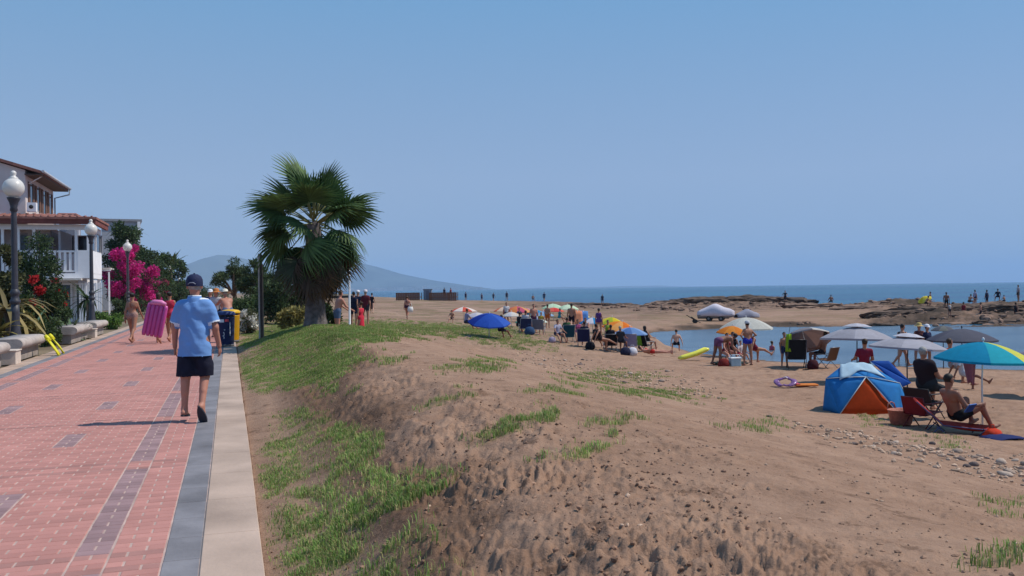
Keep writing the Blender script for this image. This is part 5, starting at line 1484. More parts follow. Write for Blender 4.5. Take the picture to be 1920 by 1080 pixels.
for i, (heel, toe, d2) in enumerate(MJ2['feet']):
    a = heel + d2 * .034 * s_; b = toe + d2 * .028 * s_; dr = (b - a) / np.linalg.norm(b - a); sd_ = np.cross(dr, d2); sd_ /= np.linalg.norm(sd_)
    nrm = np.cross(sd_, dr)
    if nrm @ d2 > 0: nrm = -nrm
    pts = []
    for k in range(16):
        q = 2 * math.pi * k / 16; fx = -math.cos(q); wd = .044 + .010 * fx
        pts.append((a + b) / 2 + dr * fx * .145 + sd_ * math.sin(q) * wd * (1.15 - .25 * abs(fx) ** 3))
    off = -nrm * 0.0
    lo_ = [p - nrm * .012 + np.array([0, 0, Mdz]) for p in pts]; hi_ = [p + nrm * .010 + np.array([0, 0, Mdz]) for p in pts]
    n_ = 16
    fo = MB().add(lo_ + hi_, [tuple(range(n_)), tuple(reversed(range(n_, 2 * n_)))] + [(k, n_ + k, n_ + (k + 1) % n_, (k + 1) % n_) for k in range(n_)]).build('flip_flop', sole_m, mt)
    c_ = a + (b - a) * .62
    MB().tube([c_ - sd_ * .045 + np.array([0, 0, Mdz]) + nrm * .01, c_ + dr * .02 + nrm * .062 + np.array([0, 0, Mdz]), c_ + sd_ * .045 + np.array([0, 0, Mdz]) + nrm * .01], .008, 5).build('strap', strap_m, fo)
mt.location.z += .012

# ------------------------------------------------------------------ others on the promenade
person('woman in a patterned bikini walking away near the white house', 247, 28.4, 4, 'walk', 1.64, True, 1.08, 'tan', 'black', 'bun', wear=bikini(M('floral_cloth', (.34, .20, .17), var=.6, scale=45), M('rust_cloth', (.30, .09, .05))), vox=.017)
gt, gJ, gd, gp, gr = person('girl carrying a pink air mattress under her arm', 297, 27.8, -6, 'walk', 1.62, True, .9, 'tan', 'brown', 'long', wear=bikini('#8e2f5f'), over=dict(out=(28, 10), el=(50, 10), arm=(12, -6)), vox=.017)
person('woman in a coral top walking beside the pink air mattress', 317, 28.6, 2, 'walk', 1.66, True, 1.05, 'tan', 'black', 'bun', wear=swimsuit('#c23a52'), vox=.017)
pinkm = M('pink_vinyl', (.52, .07, .30), rough=.35, var=.06, spec=.5)
g = gpx(286, 27.3)
t = thing('air_mattress', 'bright pink air mattress carried by the girl on the promenade', 'air mattress', (g[0], g[1], .24), rz=-.3)
for k in range(5):
    x_ = -.24 + k * .12
    pts = [(x_ + .22 * q - .06, .01 * k, q * .98 + .10 * (k - 2) * -.25) for q in (0.0, .08, .5, .92, 1.0)]
    MB().tube(pts, [.045, .066, .068, .066, .045], 10).build('air_chamber', pinkm, t)
MB().tube([(-.08, 0, 1.02), (.05, .0, 1.05), (.26, .02, 1.03), (.40, .02, .97)], [.05, .085, .085, .05], 10).build('pillow', M('pink_vinyl_pale', (.70, .22, .45), rough=.35), t)
person('person in a straw hat standing behind the bins', 405, 31, 185, 'stand', 1.68, False, 1, 'red', 'brown', wear=shirt('#b9b2b4') + trunks('#31384d'), hat=('straw', '#b5703c'), loose=('chest', 'belly'))
person('bare shouldered person in a white sun hat leaning behind the yellow bin', 427, 30, -35, 'reach', 1.72, False, 1.15, 'red', 'grey', wear=trunks('#5a6a86'), hat=('straw', '#d8d2c4'), over=dict(lean=30))
person('person in a white cap half hidden behind the walking man', 394, 36, 170, 'stand', 1.70, False, 1, 'tan', 'brown', wear=shirt('#2c3d68') + trunks('#22283a'), hat=('cap', '#dfe2ea'))
# ------------------------------------------------------------------ on the grass crest and the strand beyond
person('bare chested man in blue shorts right of the palm trunk', 632, 32.5, 50, 'reach', 1.72, False, 1.15, 'red', 'brown', wear=trunks('#51637f'), over=dict(lean=14, arm=(40, 30)))
person('girl in a red dress on the grass crest beside the palm', 676, 32.5, -60, 'stand', 1.35, True, .95, 'tan', 'brown', 'bun', wear=swimsuit('#c22f43') + [('skirt', 0, 1, '#c22f43')], skirt=.36)
person('woman in a dark top standing left of the maroon shirt', 663, 42, 20, 'stand', 1.66, True, 1.05, 'tan', 'black', wear=tank('#1a2036') + trunks('#1a2036', .7), loose=('chest', 'belly'))
person('man in a white cap among the dark group by the palm', 671, 46, 30, 'stand', 1.74, False, 1.0, 'tan', 'grey', wear=shirt('#232a42') + trunks('#2c2f44'), hat=('cap', '#d9d6da'))
person('man in a maroon shirt and pale hat in the group by the palm', 685, 45, 10, 'stand', 1.76, False, 1.15, 'tan', 'grey', wear=shirt('#57202c') + trunks('#30303c'), hat=('cap', '#d3c8cc'), loose=('chest', 'belly'))
person('woman in a short black dress walking off the path end', 697, 68, 0, 'walk', 1.66, True, 1.0, 'fair', 'black', wear=tank('#15131f') + [('skirt pelvis', 0, 1, '#15131f')], skirt=.36)
person('sunburnt woman carrying a white bag on the pale earth', 763, 60, 15, 'walk', 1.62, True, 1.15, 'red', 'brown', 'bun', wear=bikini('#4a2b3a'))
g = gpx(769, 59.6)
t = thing('white_bag', 'white beach bag carried by the sunburnt woman', 'bag', (g[0], g[1], g[2] + .50)); MB().lathe([(0, 0), (.16, .02), (.2, .2), (.15, .38), (.13, .39)], n=12, sy=.6).build('pouch', cloth('#dcd9d6'), t); MB().tube([(-.1, 0, .36), (-.06, 0, .62), (.06, 0, .62), (.1, 0, .36)], .014, 5).build('handle', cloth('#dcd9d6'), t)
person('brown haired child sitting on the slope left of the blue parasol', 847, 60, 190, 'sit_ground', 1.25, False, 1, 'tan', 'brown', wear=trunks('#2d2a30'))
# ================================================================== ON THE BEACH
pole_w = M('white_pole', (.70, .70, .72), rough=.4, spec=.4); pole_d = M('dark_pole', (.05, .05, .06), rough=.4, spec=.4)
def parasol(label, px_, d_, ytop, wpx, cols, base_h=None, rise=.28, n=8, vent=None, tilt=(0, 0), pole=None, ribs=False, trans=.35, rot=0.0, scallop=.05, R=None, gz_=None, edge=0.0, spin=0.0):
    """beach parasol: its crown at photo row ytop, wpx columns wide"""
    g = gpx(px_, d_)
    if gz_ is not None: g[2] = gz_
    hor = 541.5 + (960 - px_) * .0138
    R = R or wpx / 2 * d_ / FPX * (1.12 if 38 < d_ < 88 else 1.0)
    ztop = CAMZ + (hor - ytop) * d_ / FPX
    hh = ztop - g[2]
    t = thing('beach_parasol', label, 'parasol', (g[0], g[1], g[2] - .03), rz=rot - YAW)
    h = R * 2 * rise if rise < 1 else rise
    mats = []; idx = []
    for k in range(n):
        m = cloth(cols[k % len(cols)], trans)
        if m not in mats: mats.append(m)
        idx.append(mats.index(m))
    tiltM = Matrix.Rotation(tilt[0], 3, 'X') @ Matrix.Rotation(tilt[1], 3, 'Y')
    apex = Vector((0, 0, hh))
    def pt(a, f, seg):
        rr = R * f * (1 - scallop * f * seg)
        z = -h * (f ** 1.75) - (edge * (f > .97)) + seg * .035 * R * f * f * (1 - f)
        v = tiltM @ Vector((rr * math.cos(a), rr * math.sin(a), z))
        return apex + v
    mb = MB(); rings = [.0, .12, .3, .5, .7, .86, 1.0]; sub = 4
    f0 = 0
    for k in range(n):
        vs = []; 
        for f in rings:
            for j in range(sub + 1):
                q = j / sub; a = spin + 2 * math.pi * (k + q) / n
                vs.append(pt(a, max(f, .002), 4 * q * (1 - q)))
        fs = [(i * (sub + 1) + j, (i + 1) * (sub + 1) + j, (i + 1) * (sub + 1) + j + 1, i * (sub + 1) + j + 1) for i in range(len(rings) - 1) for j in range(sub)]
        mb.add(vs, fs, idx[k], smooth=True)
        # short hanging valance
        vs = []
        for j in range(sub + 1):
            q = j / sub; a = spin + 2 * math.pi * (k + q) / n
            p = pt(a, 1.0, 4 * q * (1 - q)); vs += [p, p + tiltM @ Vector((0, 0, -.05 * R))]
        mb.add(vs, [(2 * j, 2 * j + 1, 2 * j + 3, 2 * j + 2) for j in range(sub)], idx[k])
    can = mb.build('canopy', mats, t)
    if vent:
        vb = MB(); vR = R * .40
        for k in range(n):
            a0 = spin + 2 * math.pi * k / n; a1 = spin + 2 * math.pi * (k + 1) / n
            def vp(a, f): return apex + tiltM @ Vector((vR * f * math.cos(a), vR * f * math.sin(a), (.105 - .10 * f * f) * R))
            vb.add([vp(a0, 0), vp(a0, .5), vp(a1, .5), vp(a0, 1), vp(a1, 1)], [(0, 1, 2), (1, 3, 4, 2)], 0)
        vb.build('vent_cap', cloth(vent, trans * .5), can)
    mb = MB(); tip = apex + tiltM @ Vector((0, 0, .03))
    mid = apex + tiltM @ Vector((0, 0, -min(.9, hh * .45)))
    mb.tube([(mid.x, mid.y, 0), tuple(mid), tuple(tip)], [.018, .017, .012], 8)
    mb.build('pole', pole or pole_w, t)
    MB().lathe([(0, .0), (.022, .0), (.028, .03), (.012, .06), (0, .065)], n=8).build('finial', pole or pole_w, t, loc=tuple(tip))
    if ribs:
        hub = apex + tiltM @ Vector((0, 0, -h * 1.15))
        for k in range(n):
            a = spin + 2 * math.pi * k / n
            rb = MB().tube([tuple(pt(a, f, 0) - tiltM @ Vector((0, 0, .012))) for f in (.03, .35, .7, .99)], .006, 5).build('rib', pole_d, t)
            MB().tube([tuple(hub), tuple(pt(a, .5, 0) - tiltM @ Vector((0, 0, .015)))], .006, 5).build('stretcher', pole_d, rb)
    return t
# --- the far cluster, left to right
parasol('red and white striped parasol at the far left of the beach', 868, 72, 575, 44, ['#d9604f', '#eadfd8'], rise=.15)
parasol('white parasol half hidden behind the royal blue one', 893, 55, 585, 42, ['#d9d4d6', '#c8c6d6'], rise=.17)
parasol('large royal blue parasol leaning over the slope', 917, 41.5, 587, 72, ['#1d3a9c', '#2a55b8', '#2a55b8', '#3b64c4'], rise=.20, tilt=(.22, .06), n=8)
parasol('pink and orange parasol behind the white one', 969, 70, 573.5, 48, ['#d86a5e', '#e08a54', '#c85a78', '#e2a36a'], rise=.20)
parasol('off white parasol in front of the pink and orange one', 958, 60, 584, 34, ['#ddd8d4', '#d8c9b8', '#cfd0dc'], rise=.2)
parasol('sky blue parasol behind the mint striped one', 1003, 70, 580, 34, ['#2a86bf', '#3ba0d2'], rise=.22)
parasol('green and lilac striped parasol over the family group', 995, 50, 590, 54, ['#5fa394', '#b8dcc0', '#8f9fd0', '#d7e4dc'], rise=.21)
parasol('pale mint parasol, left one of the far pair', 1036, 84, 569, 38, ['#bfe0bf', '#d2e8cc'], rise=.2)
parasol('pale mint parasol, right one of the far pair', 1064, 82, 570.5, 38, ['#c8e6c6', '#d8ecd0'], rise=.2, spin=.2)
parasol('small coral red parasol below the mint pair', 1037, 74, 576, 36, ['#d84848', '#e56a5a'], rise=.17)
parasol('blue and white segment parasol left of the yellow one', 1110, 54, 594.5, 46, ['#1f7fbf', '#d8d6e4', '#2b90cc', '#d8c0d0'], rise=.20)
parasol('yellow parasol behind the orange one', 1147, 52, 594, 50, ['#d9c22f', '#e3cf4a', '#a9b83a'], rise=.24, tilt=(0, .12))
parasol('orange tilted parasol in front of the yellow one', 1166, 47.5, 602, 64, ['#e0762a', '#e88a35', '#e8a860'], rise=.22, tilt=(.1, .22))
parasol('light blue parasol over the people in beach chairs', 1180, 42.5, 612.5, 60, ['#6f93c8', '#8aa9d6', '#5a7db8'], rise=.19)
parasol('large off white parasol behind the orange dome', 1398, 44, 594, 90, ['#d6d2c8', '#e2ded4'], rise=.20, trans=.45)
parasol('orange parasol between the bending man and woman', 1373, 40.5, 610, 54, ['#d98030', '#e2913c'], rise=.22, tilt=(.05, .08))
parasol('brown and white parasol tipped on its side by the black chair', 1503, 32.2, 619, 80, ['#7a5f58', '#5a4b4c', '#50484c', '#4c4348', '#4c4348', '#8c8a92', '#dcd8d2', '#6a5450'], rise=.22, tilt=(-.55, -.05), R=.95)
# --- the grey and turquoise parasols on the right
parasol('pale grey vented parasol above the blue tent', 1606, 25.5, 611, 132, ['#97959f', '#a19fa9'], rise=.17, vent='#b0aeb8', pole=pole_d, ribs=True, trans=.12, n=8, tilt=(-.05, .04), spin=.35)
parasol('pale grey vented parasol nearer the seated group', 1702, 21.5, 629.5, 140, ['#9b99a3', '#a4a2ac'], rise=.14, vent='#b4b2bc', pole=pole_d, ribs=True, trans=.12, n=8, tilt=(-.02, .07), spin=.2)
parasol('dark grey parasol behind the turquoise one', 1802, 27, 614.5, 122, ['#4a4a58', '#54545f', '#50505c'], rise=.17, pole=pole_d, ribs=True, trans=.06, spin=.3)
parasol('small dark grey parasol at the water edge', 1767, 33, 609, 44, ['#55555c', '#6a6a66'], rise=.2, pole=pole_d, trans=.06)
parasol('turquoise and yellow parasol at the right edge', 1842, 17.2, 638.5, 168, ['#dede62', '#1590b8', '#0f86b0', '#0f86b0', '#128cb6', '#1690ba', '#1490bc', '#2aaec4'], rise=.185, ribs=True, trans=.40, n=8, tilt=(.03, .03), spin=-1.12)
parasol('grey edge of another parasol behind the yellow panel', 1935, 22, 655, 100, ['#6a6a7c', '#747488'], rise=.16, pole=pole_d, trans=.1)
parasol('tiny yellow parasol on the rocks by the sea', 1731, 90, 556, 22, ['#d8c53a', '#e2d25a'], rise=.25, tilt=(.2, -.5), R=.7, gz_=-1.4)
parasol('coral and cream parasol at the back of the far cluster', 944, 78, 575, 34, ['#d8785a', '#e6cdb8'], rise=.2)
parasol('faded blue parasol behind the mint striped one', 1018, 62, 583, 36, ['#6f9cc8', '#8fb4d6'], rise=.2)
parasol('pale yellow parasol behind the standing man', 1086, 66, 586, 34, ['#d8cc7a', '#e2dca0'], rise=.2)
parasol('rose pink parasol at the back of the family group', 985, 80, 577, 30, ['#d07a8c', '#e2b0b8'], rise=.2)
# --- folding chairs
def chair(label, px_, d_, face, c, frame='#8a8a90', back=.62, w_=.56, recline=.32, seat_h=.30, cat='chair', name='beach_chair'):
    g = gpx(px_, d_); h = math.radians(face); f = cF * math.cos(h) + cR * math.sin(h)
    t = thing(name, label, cat, (g[0], g[1], g[2] - .01), rz=math.atan2(-f[0], f[1]))
    cm = cloth(c); fm = M('chair_frame_' + frame.strip('#'), frame, rough=.4, metal=.3, spec=.4)
    hw = w_ / 2; D = .46; by = -D / 2; ty = by - back * math.sin(recline); tz = seat_h + back * math.cos(recline)
    MB().panel([(-hw, D / 2, seat_h + .04), (hw, D / 2, seat_h + .04), (hw, by, seat_h - .02), (-hw, by, seat_h - .02)], .012, nu=4, nv=3, sag=.03).build('seat', cm, t)
    MB().panel([(-hw, by, seat_h), (hw, by, seat_h), (hw, ty, tz), (-hw, ty, tz)], .012, nu=4, nv=4, sag=.0).build('backrest', cm, t)
    for s in (-1, 1):
        x = s * (hw + .015)
        MB().tube([(x, D / 2 + .02, seat_h + .04), (x, by, seat_h), (x, ty, tz)], .013, 6).build('side_frame', fm, t)
        MB().tube([(x, D / 2 - .02, 0), (x, by - .02, seat_h + .20)], .012, 6).build('leg', fm, t)
        MB().tube([(x, by - .06, 0), (x, D / 2 + .0, seat_h + .20)], .012, 6).build('leg', fm, t)
        MB().box((x, -.02, seat_h + .215), (.045, D + .06, .022), bev=.006).build('armrest', fm, t)
    MB().tube([(-hw - .015, ty, tz), (hw + .015, ty, tz)], .013, 6).build('top_bar', fm, t)
    return t, g, f
chair('black high backed beach chair facing the lagoon', 1490, 31.3, 8, '#191c22', '#2a2a30', back=.72, seat_h=.36)
chair('brown wicker coloured beach chair at the water side', 1546, 31.6, -38, '#6b4a33', '#77777c', back=.48, seat_h=.30)
chair('teal beach chair with its back to the slope', 1062, 43.5, -12, '#1c4858', back=.62)
chair('navy beach chair right of the teal chair', 1094, 42, 10, '#23264c', back=.62)
chair('lilac grey beach chair under the light blue parasol', 1181, 41.8, 10, '#8684a4', back=.6)
chair('lime green beach chair behind the lilac one', 1197, 42.8, 25, '#7fb83a', back=.6, w_=.5)
chair('dark beach chair with a person at the lagoon end', 1211, 42.6, 55, '#20201f', back=.62)
chair('black beach chair half under the light blue parasol', 1142, 41.5, -5, '#1b1b22', back=.55)
chair('dark blue beach chair under the mint striped parasol', 983, 47, -10, '#2b3354', back=.55)
chair('grey beach chair by the mint striped parasol', 1010, 47.5, 15, '#70707c', back=.55)
# red plastic chair and orange lounger at the near right
chair('red plastic chair between tent and seated man', 1727, 17.4, 62, '#7c2226', '#6c1c20', back=.34, seat_h=.30, recline=.25, w_=.46)
def lounger():
    a = gpx(1726, 16.6); b = gpx(1862, 16.2)
    dx, dy = b[0] - a[0], b[1] - a[1]; L = math.hypot(dx, dy)
    t = thing('sun_lounger', 'low red sun lounger with a man sitting on it', 'lounger', (a[0], a[1], a[2]), rz=math.atan2(dy, dx))
    cm = cloth('#a82a1d'); fm = M('lounger_frame', (.06, .07, .16), rough=.4)
    zf = b[2] - a[2]
    hw = .30
    MB().panel([(.32, -hw, .18), (L, -hw, .13 + zf), (L, hw, .13 + zf), (.32, hw, .18)], .03, nu=8, nv=4, sag=.07).build('seat', cm, t)
    MB().panel([(.32, -hw, .18), (.32, hw, .18), (-.12, hw, .60), (-.12, -hw, .60)], .03, nu=4, nv=4).build('backrest', cm, t)
    for s in (-1, 1):
        MB().tube([(-.12, s * hw, .60), (.32, s * hw, .18), (L, s * hw, .13 + zf)], .014, 6).build('side_rail', fm, t)
        for x in (.25, L - .2):
            MB().tube([(x - .14, s * hw, 0 + zf * x / L), (x + .02, s * hw, .16 + zf * x / L)], .012, 6).build('leg', fm, t)
            MB().tube([(x + .16, s * hw, 0 + zf * x / L), (x - .04, s * hw, .16 + zf * x / L)], .012, 6).build('leg', fm, t)
    return t, a, b
lt, la, lb_ = lounger()
g = la + (lb_ - la) * .62
MT_ = gpx(1795, 16.2)
person('dark haired man reading on the red lounger under the turquoise parasol', 1790, 16.3, 76, 'sit_back', 1.74, False, 1.05, 'dark', 'black', wear=trunks('#14161c', .5), seat=.06, over=dict(lean=-20, head=14, th=(128, 116), kn=(108, 90), arm=(38, 30), el=(58, 66)), detail=True, vox=.013)
g = gpx(1816, 16.0)
t = thing('blue_book', 'blue magazine held by the reading man', 'magazine', (g[0], g[1], g[2] + .50), rz=.3); MB().box((0, 0, 0), (.24, .015, .17), rot=Euler((.6, 0, 0)).to_matrix()).build('pages', cloth('#4a70b0'), t); MB().box((0, -.013, -.008), (.245, .006, .175), rot=Euler((.6, 0, 0)).to_matrix()).build('cover', cloth('#27457f'), t)
person('grey haired man in a dark shirt sitting behind the lounger', 1735, 18.8, 60, 'sit', 1.80, False, 1.25, 'tan', 'grey', wear=shirt('#2a2026') + trunks('#32353a', .8), loose=('chest', 'belly', 'pelvis'), seat=.10, over=dict(lean=-10), detail=True, vox=.016)
chair('dark folding chair carrying the grey haired man', 1733, 18.75, 60, '#3a2a2c', '#2c2c32', back=.34, seat_h=.34)
person('person with an orange top behind the reading man', 1786, 24, 80, 'sit', 1.62, True, 1.0, 'tan', 'brown', wear=tank('#c8532f') + trunks('#8a8c92'), seat=.08)
person('child in white lying back beside the orange top', 1803, 23.5, 95, 'sit_back', 1.3, False, 1.0, 'dark', 'black', wear=shirt('#b9bcc4') + trunks('#b9bcc4'))
person('person walking in teal trunks by the lagoon edge', 1690, 34.5, 100, 'walk', 1.72, False, 1.0, 'tan', 'black', wear=trunks('#1e5a58'))
person('woman with dark hair wading behind the grey parasol', 1690, 37, 20, 'stand', 1.66, True, 1.05, 'fair', 'black', 'bun', wear=swimsuit('#2a2530'))
person('person in a straw hat behind the two grey parasols', 1722, 36, 190, 'stand', 1.72, True, 1.1, 'red', 'brown', wear=swimsuit('#5a3030'), hat=('straw', '#c2a56a'))
person('person in a white cap beside the straw hat', 1737, 34, 150, 'stand', 1.66, False, 1.0, 'tan', 'brown', wear=shirt('#22294a') + trunks('#22294a'), hat=('cap', '#dcdde6'))
person('person in a red shirt behind the blue tent', 1618, 24.6, 10, 'sit', 1.66, False, 1.1, 'tan', 'brown', wear=shirt('#7a2338') + trunks('#333'.replace('#333', '#333338')), seat=.06)
g = gpx(1816, 17.35)
t = thing('hanging_towel', 'pink towel hanging from the turquoise parasol', 'towel', (g[0], g[1], g[2] + .86), rz=-YAW)
mb = MB()
vs = []
for i in range(7):
    for j in range(6):
        u, v = i / 6, j / 5
        vs.append(((u - .5) * .26 * (1 - .55 * (1 - v)) + .03 * (1 - v), .03 * math.sin(u * 9), v * .46 + .03 * math.sin(u * 5)))
mb.add(vs, [(i * 6 + j, (i + 1) * 6 + j, (i + 1) * 6 + j + 1, i * 6 + j + 1) for i in range(6) for j in range(5)], smooth=True)
to = mb.build('cloth', cloth('#a06474'), t); md = to.modifiers.new('thick', 'SOLIDIFY'); md.thickness = .012
MB().tube([(.03, 0, .45), (.03, 0, .75)], .004, 5).build('cord', pole_d, t)
g = gpx(1879, 15.6)
t = thing('blue_towel', 'crumpled navy towel at the foot of the lounger', 'towel', (g[0], g[1], g[2]))
vs = []
for i in range(9):
    for j in range(7):
        x, y = (i / 8 - .5) * .7, (j / 6 - .5) * .45; vs.append((x, y, .03 + .07 * float(fbm(np.array(x * 6.), np.array(y * 6. + 3), 3, 71)) * (1 - (2 * i / 8 - 1) ** 4)))
to = MB().add(vs, [(i * 7 + j, (i + 1) * 7 + j, (i + 1) * 7 + j + 1, i * 7 + j + 1) for i in range(8) for j in range(6)], smooth=True).build('cloth', cloth('#1f2a5a'), t); md = to.modifiers.new('thick', 'SOLIDIFY'); md.thickness = .02
g = gpx(1857, 15.9)
t = thing('orange_bag', 'crumpled bright red bag at the lounger end', 'bag', (g[0], g[1], g[2]))
mb = MB().lathe([(0, 0), (.15, 0), (.19, .06), (.14, .13), (.07, .17), (.03, .175)], n=16, sy=.7); mb.v = [(x * (1 + .16 * math.sin(3 * math.atan2(y, x) + z * 20)), y, z) for (x, y, z) in mb.v]; mb.build('sack', cloth('#c23a22'), t)
MB().tube([(-.05, 0, .16), (-.03, 0, .24), (.03, 0, .24), (.05, 0, .16)], .009, 5).build('handle', cloth('#c23a22'), t)
# basket of the near group
g = gpx(1686, 17.8)
t = thing('beach_basket', 'pinkish flexible tub basket in front of the tent', 'basket', (g[0], g[1], g[2]), rz=.2)
bk = M('basket_rubber', (.42, .14, .10), rough=.6, var=.2, scale=18, bump=.5, bscale=40)
MB().lathe([(0, 0), (.20, .0), (.23, .04), (.285, .30), (.30, .31), (.275, .30), (.215, .05), (0, .03)], n=22, sy=.8).build('tub', bk, t)
for s in (-1, 1): MB().tube([(-.12, s * .22, .30), (-.09, s * .23, .40), (0, s * .225, .44), (.09, s * .23, .40), (.12, s * .22, .30)], .012, 6).build('handle', M('blue_handle', (.25, .32, .62), rough=.5) if s < 0 else bk, t)
# --- the pop-up tent
g = gpx(1620, 20)
tent = thing('popup_tent', 'blue pop-up beach tent with orange triangular front', 'tent', (g[0], g[1], g[2] - .03), rz=-YAW)
blue = cloth('#2f7fc4', .25); blue2 = cloth('#174a9c', .2); orange = cloth('#c6481c', .3); pale = cloth('#b9d2e2', .25)
B = [(-.74, -.42, 0), (.50, -.62, -.02), (1.02, -.05, 0), (.72, .85, 0), (-.55, .9, 0), (-.92, .15, 0)]
A_ = (-.07, -.22, .80); R0 = (-.86, .10, .74); R1 = (.72, -.12, .64); T0 = (-.42, .30, 1.00); T1 = (.22, .30, 1.02); K0 = (-.40, .75, .72); K1 = (.70, .60, .75)
def cloth_tri(mb, pts, mi=0, bow=.05, n=6):
    a, b, c = [np.array(p, float) for p in pts]; nr = np.cross(b - a, c - a); nr /= np.linalg.norm(nr) + 1e-9
    vs = {}; L_ = []
    for i in range(n + 1):
        for j in range(n + 1 - i):
            u, v = i / n, j / n; w2 = 1 - u - v
            vs[(i, j)] = len(L_); L_.append(a * w2 + b * u + c * v + nr * bow * 27 * u * v * w2)
    fs = []
    for i in range(n):
        for j in range(n - i):
            fs.append((vs[(i, j)], vs[(i + 1, j)], vs[(i, j + 1)]))
            if i + j < n - 1: fs.append((vs[(i + 1, j)], vs[(i + 1, j + 1)], vs[(i, j + 1)]))
    mb.add(L_, fs, mi, smooth=True)
def tent_part(name, tris, m, bow=.03):
    mb = MB()
    for tr in tris: cloth_tri(mb, tr, 0, bow)
    o = mb.build(name, m, tent); md = o.modifiers.new('thick', 'SOLIDIFY'); md.thickness = .006
    return o
tent_part('front_panel', [(B[0], B[1], A_)], orange, .02)
tent_part('side_panel', [(B[5], B[0], R0), (B[0], A_, R0)], blue, .02)
tent_part('side_panel', [(B[1], B[2], R1), (B[1], R1, A_)], blue, .02)
tent_part('roof_panel', [(R0, A_, T0), (A_, T1, T0), (A_, R1, T1)], blue, .015)
tent_part('back_panel', [(B[3], B[4], K1), (B[4], K0, K1), (B[4], B[5], K0), (B[5], R0, K0), (R0, T0, K0), (T0, T1, K0), (T1, K1, K0), (B[2], B[3], K1), (B[2], K1, R1), (T1, R1, K1)], blue2, .01)
tent_part('awning_flap', [((.26, .34, 1.10), (.66, .30, 1.10), (1.05, .02, .62)), ((.26, .34, 1.10), (1.05, .02, .62), (.74, -.10, .52))], blue2, -.01)
for (p0, p1) in ((A_, B[0]), (A_, B[1]), (A_, R1), (A_, R0), (R1, B[2])):
    MB().tube([p0, tuple((np.array(p0) + np.array(p1)) / 2 + np.array([0, -.015, .012])), p1], .010, 5).build('pole_sleeve', cloth('#b8c4cc'), tent)
g2 = thing('draped_towel', 'pale blue towel draped over the tent top', 'towel', (g[0], g[1], g[2] - .03), rz=-YAW)
def _plane(p, q, r):
    p, q, r = [np.array(k, float) for k in (p, q, r)]; n_ = np.cross(q - p, r - p); return lambda x, y: p[2] - (n_[0] * (x - p[0]) + n_[1] * (y - p[1])) / n_[2]
_pl = [_plane(R0, A_, T0), _plane(A_, T1, T0), _plane(A_, R1, T1)]; _bk = [_plane(T0, T1, K0), _plane(T1, K1, K0)]
vs = []
for i in range(13):
    for j in range(9):
        u, v = i / 12, j / 8
        x = -.10 + (u - .5) * (.62 + .42 * (1 - v)) ; y = -.06 + .46 * v - .05 * math.sin(u * 7 + 1) * (1 - v)
        z_ = min(f(x, y) for f in _pl)
        if y > .30: z_ = 1.02 - .5 * (y - .30)
        vs.append((x, y, z_ + .035 + .018 * math.sin(u * 16 + v * 3) * (1 - .4 * v) + .05 * math.exp(-((u - .5) * 3) ** 2) * v))
to = MB().add(vs, [(i * 9 + j, (i + 1) * 9 + j, (i + 1) * 9 + j + 1, i * 9 + j + 1) for i in range(12) for j in range(8)], smooth=True).build('cloth', pale, g2); md = to.modifiers.new('thick', 'SOLIDIFY'); md.thickness = .012
g = gpx(1540, 20.6)
t = thing('dark_bag', 'dark rucksack lying against the left side of the tent', 'bag', (g[0] + .15, g[1] - .1, g[2]), rz=.3)
MB().lathe([(0, 0), (.18, .0), (.21, .08), (.18, .2), (.1, .27), (0, .28)], n=14, sy=.7).build('sack', cloth('#20253a'), t); MB().tube([(-.12, -.13, .05), (-.13, -.18, .15), (-.08, -.12, .24)], .015, 5).build('strap', cloth('#20253a'), t)
# purple ring and orange board left of the tent
g = gpx(1470, 24.0)
t = thing('swim_ring', 'half deflated translucent purple swim ring on the sand', 'swim ring', (g[0], g[1], g[2]), rz=-YAW - .4)
mb = MB(); vs = []; N1, N2 = 22, 9
for i in range(N1):
    a = 2 * math.pi * i / N1
    for j in range(N2):
        b = 2 * math.pi * j / N2; r_ = .20 + .07 * math.cos(b)
        wob = 1 + .16 * math.sin(5 * a) + .1 * math.sin(9 * a + 1); vs.append((r_ * math.cos(a) * 1.15, .07 * math.sin(b) + .17 * math.sin(a) * wob, .15 + r_ * math.sin(a) * .42 * wob))
mb.add(vs, [(i * N2 + j, i * N2 + (j + 1) % N2, ((i + 1) % N1) * N2 + (j + 1) % N2, ((i + 1) % N1) * N2 + j) for i in range(N1) for j in range(N2)], smooth=True).build('ring', M('purple_vinyl', (.33, .17, .40), rough=.25, var=.5, scale=14, trans=.4, spec=.5), t)
MB().tube([(-.05, .1, .24), (0, .06, .28), (.05, .1, .24)], .018, 6).build('valve', M('white_vinyl', (.8, .75, .8), rough=.3), t)
g = gpx(1508, 24.0)
t = thing('small_board', 'orange and pink bodyboard lying on the sand', 'board', (g[0], g[1], g[2] + .03), rz=-YAW)
MB().box((0, 0, .02), (.62, .30, .05), bev=.02).build('deck', cloth('#cf7a3c'), t); MB().box((-.26, 0, .055), (.16, .27, .02), bev=.006).build('nose_pad', cloth('#c95a6c'), t)
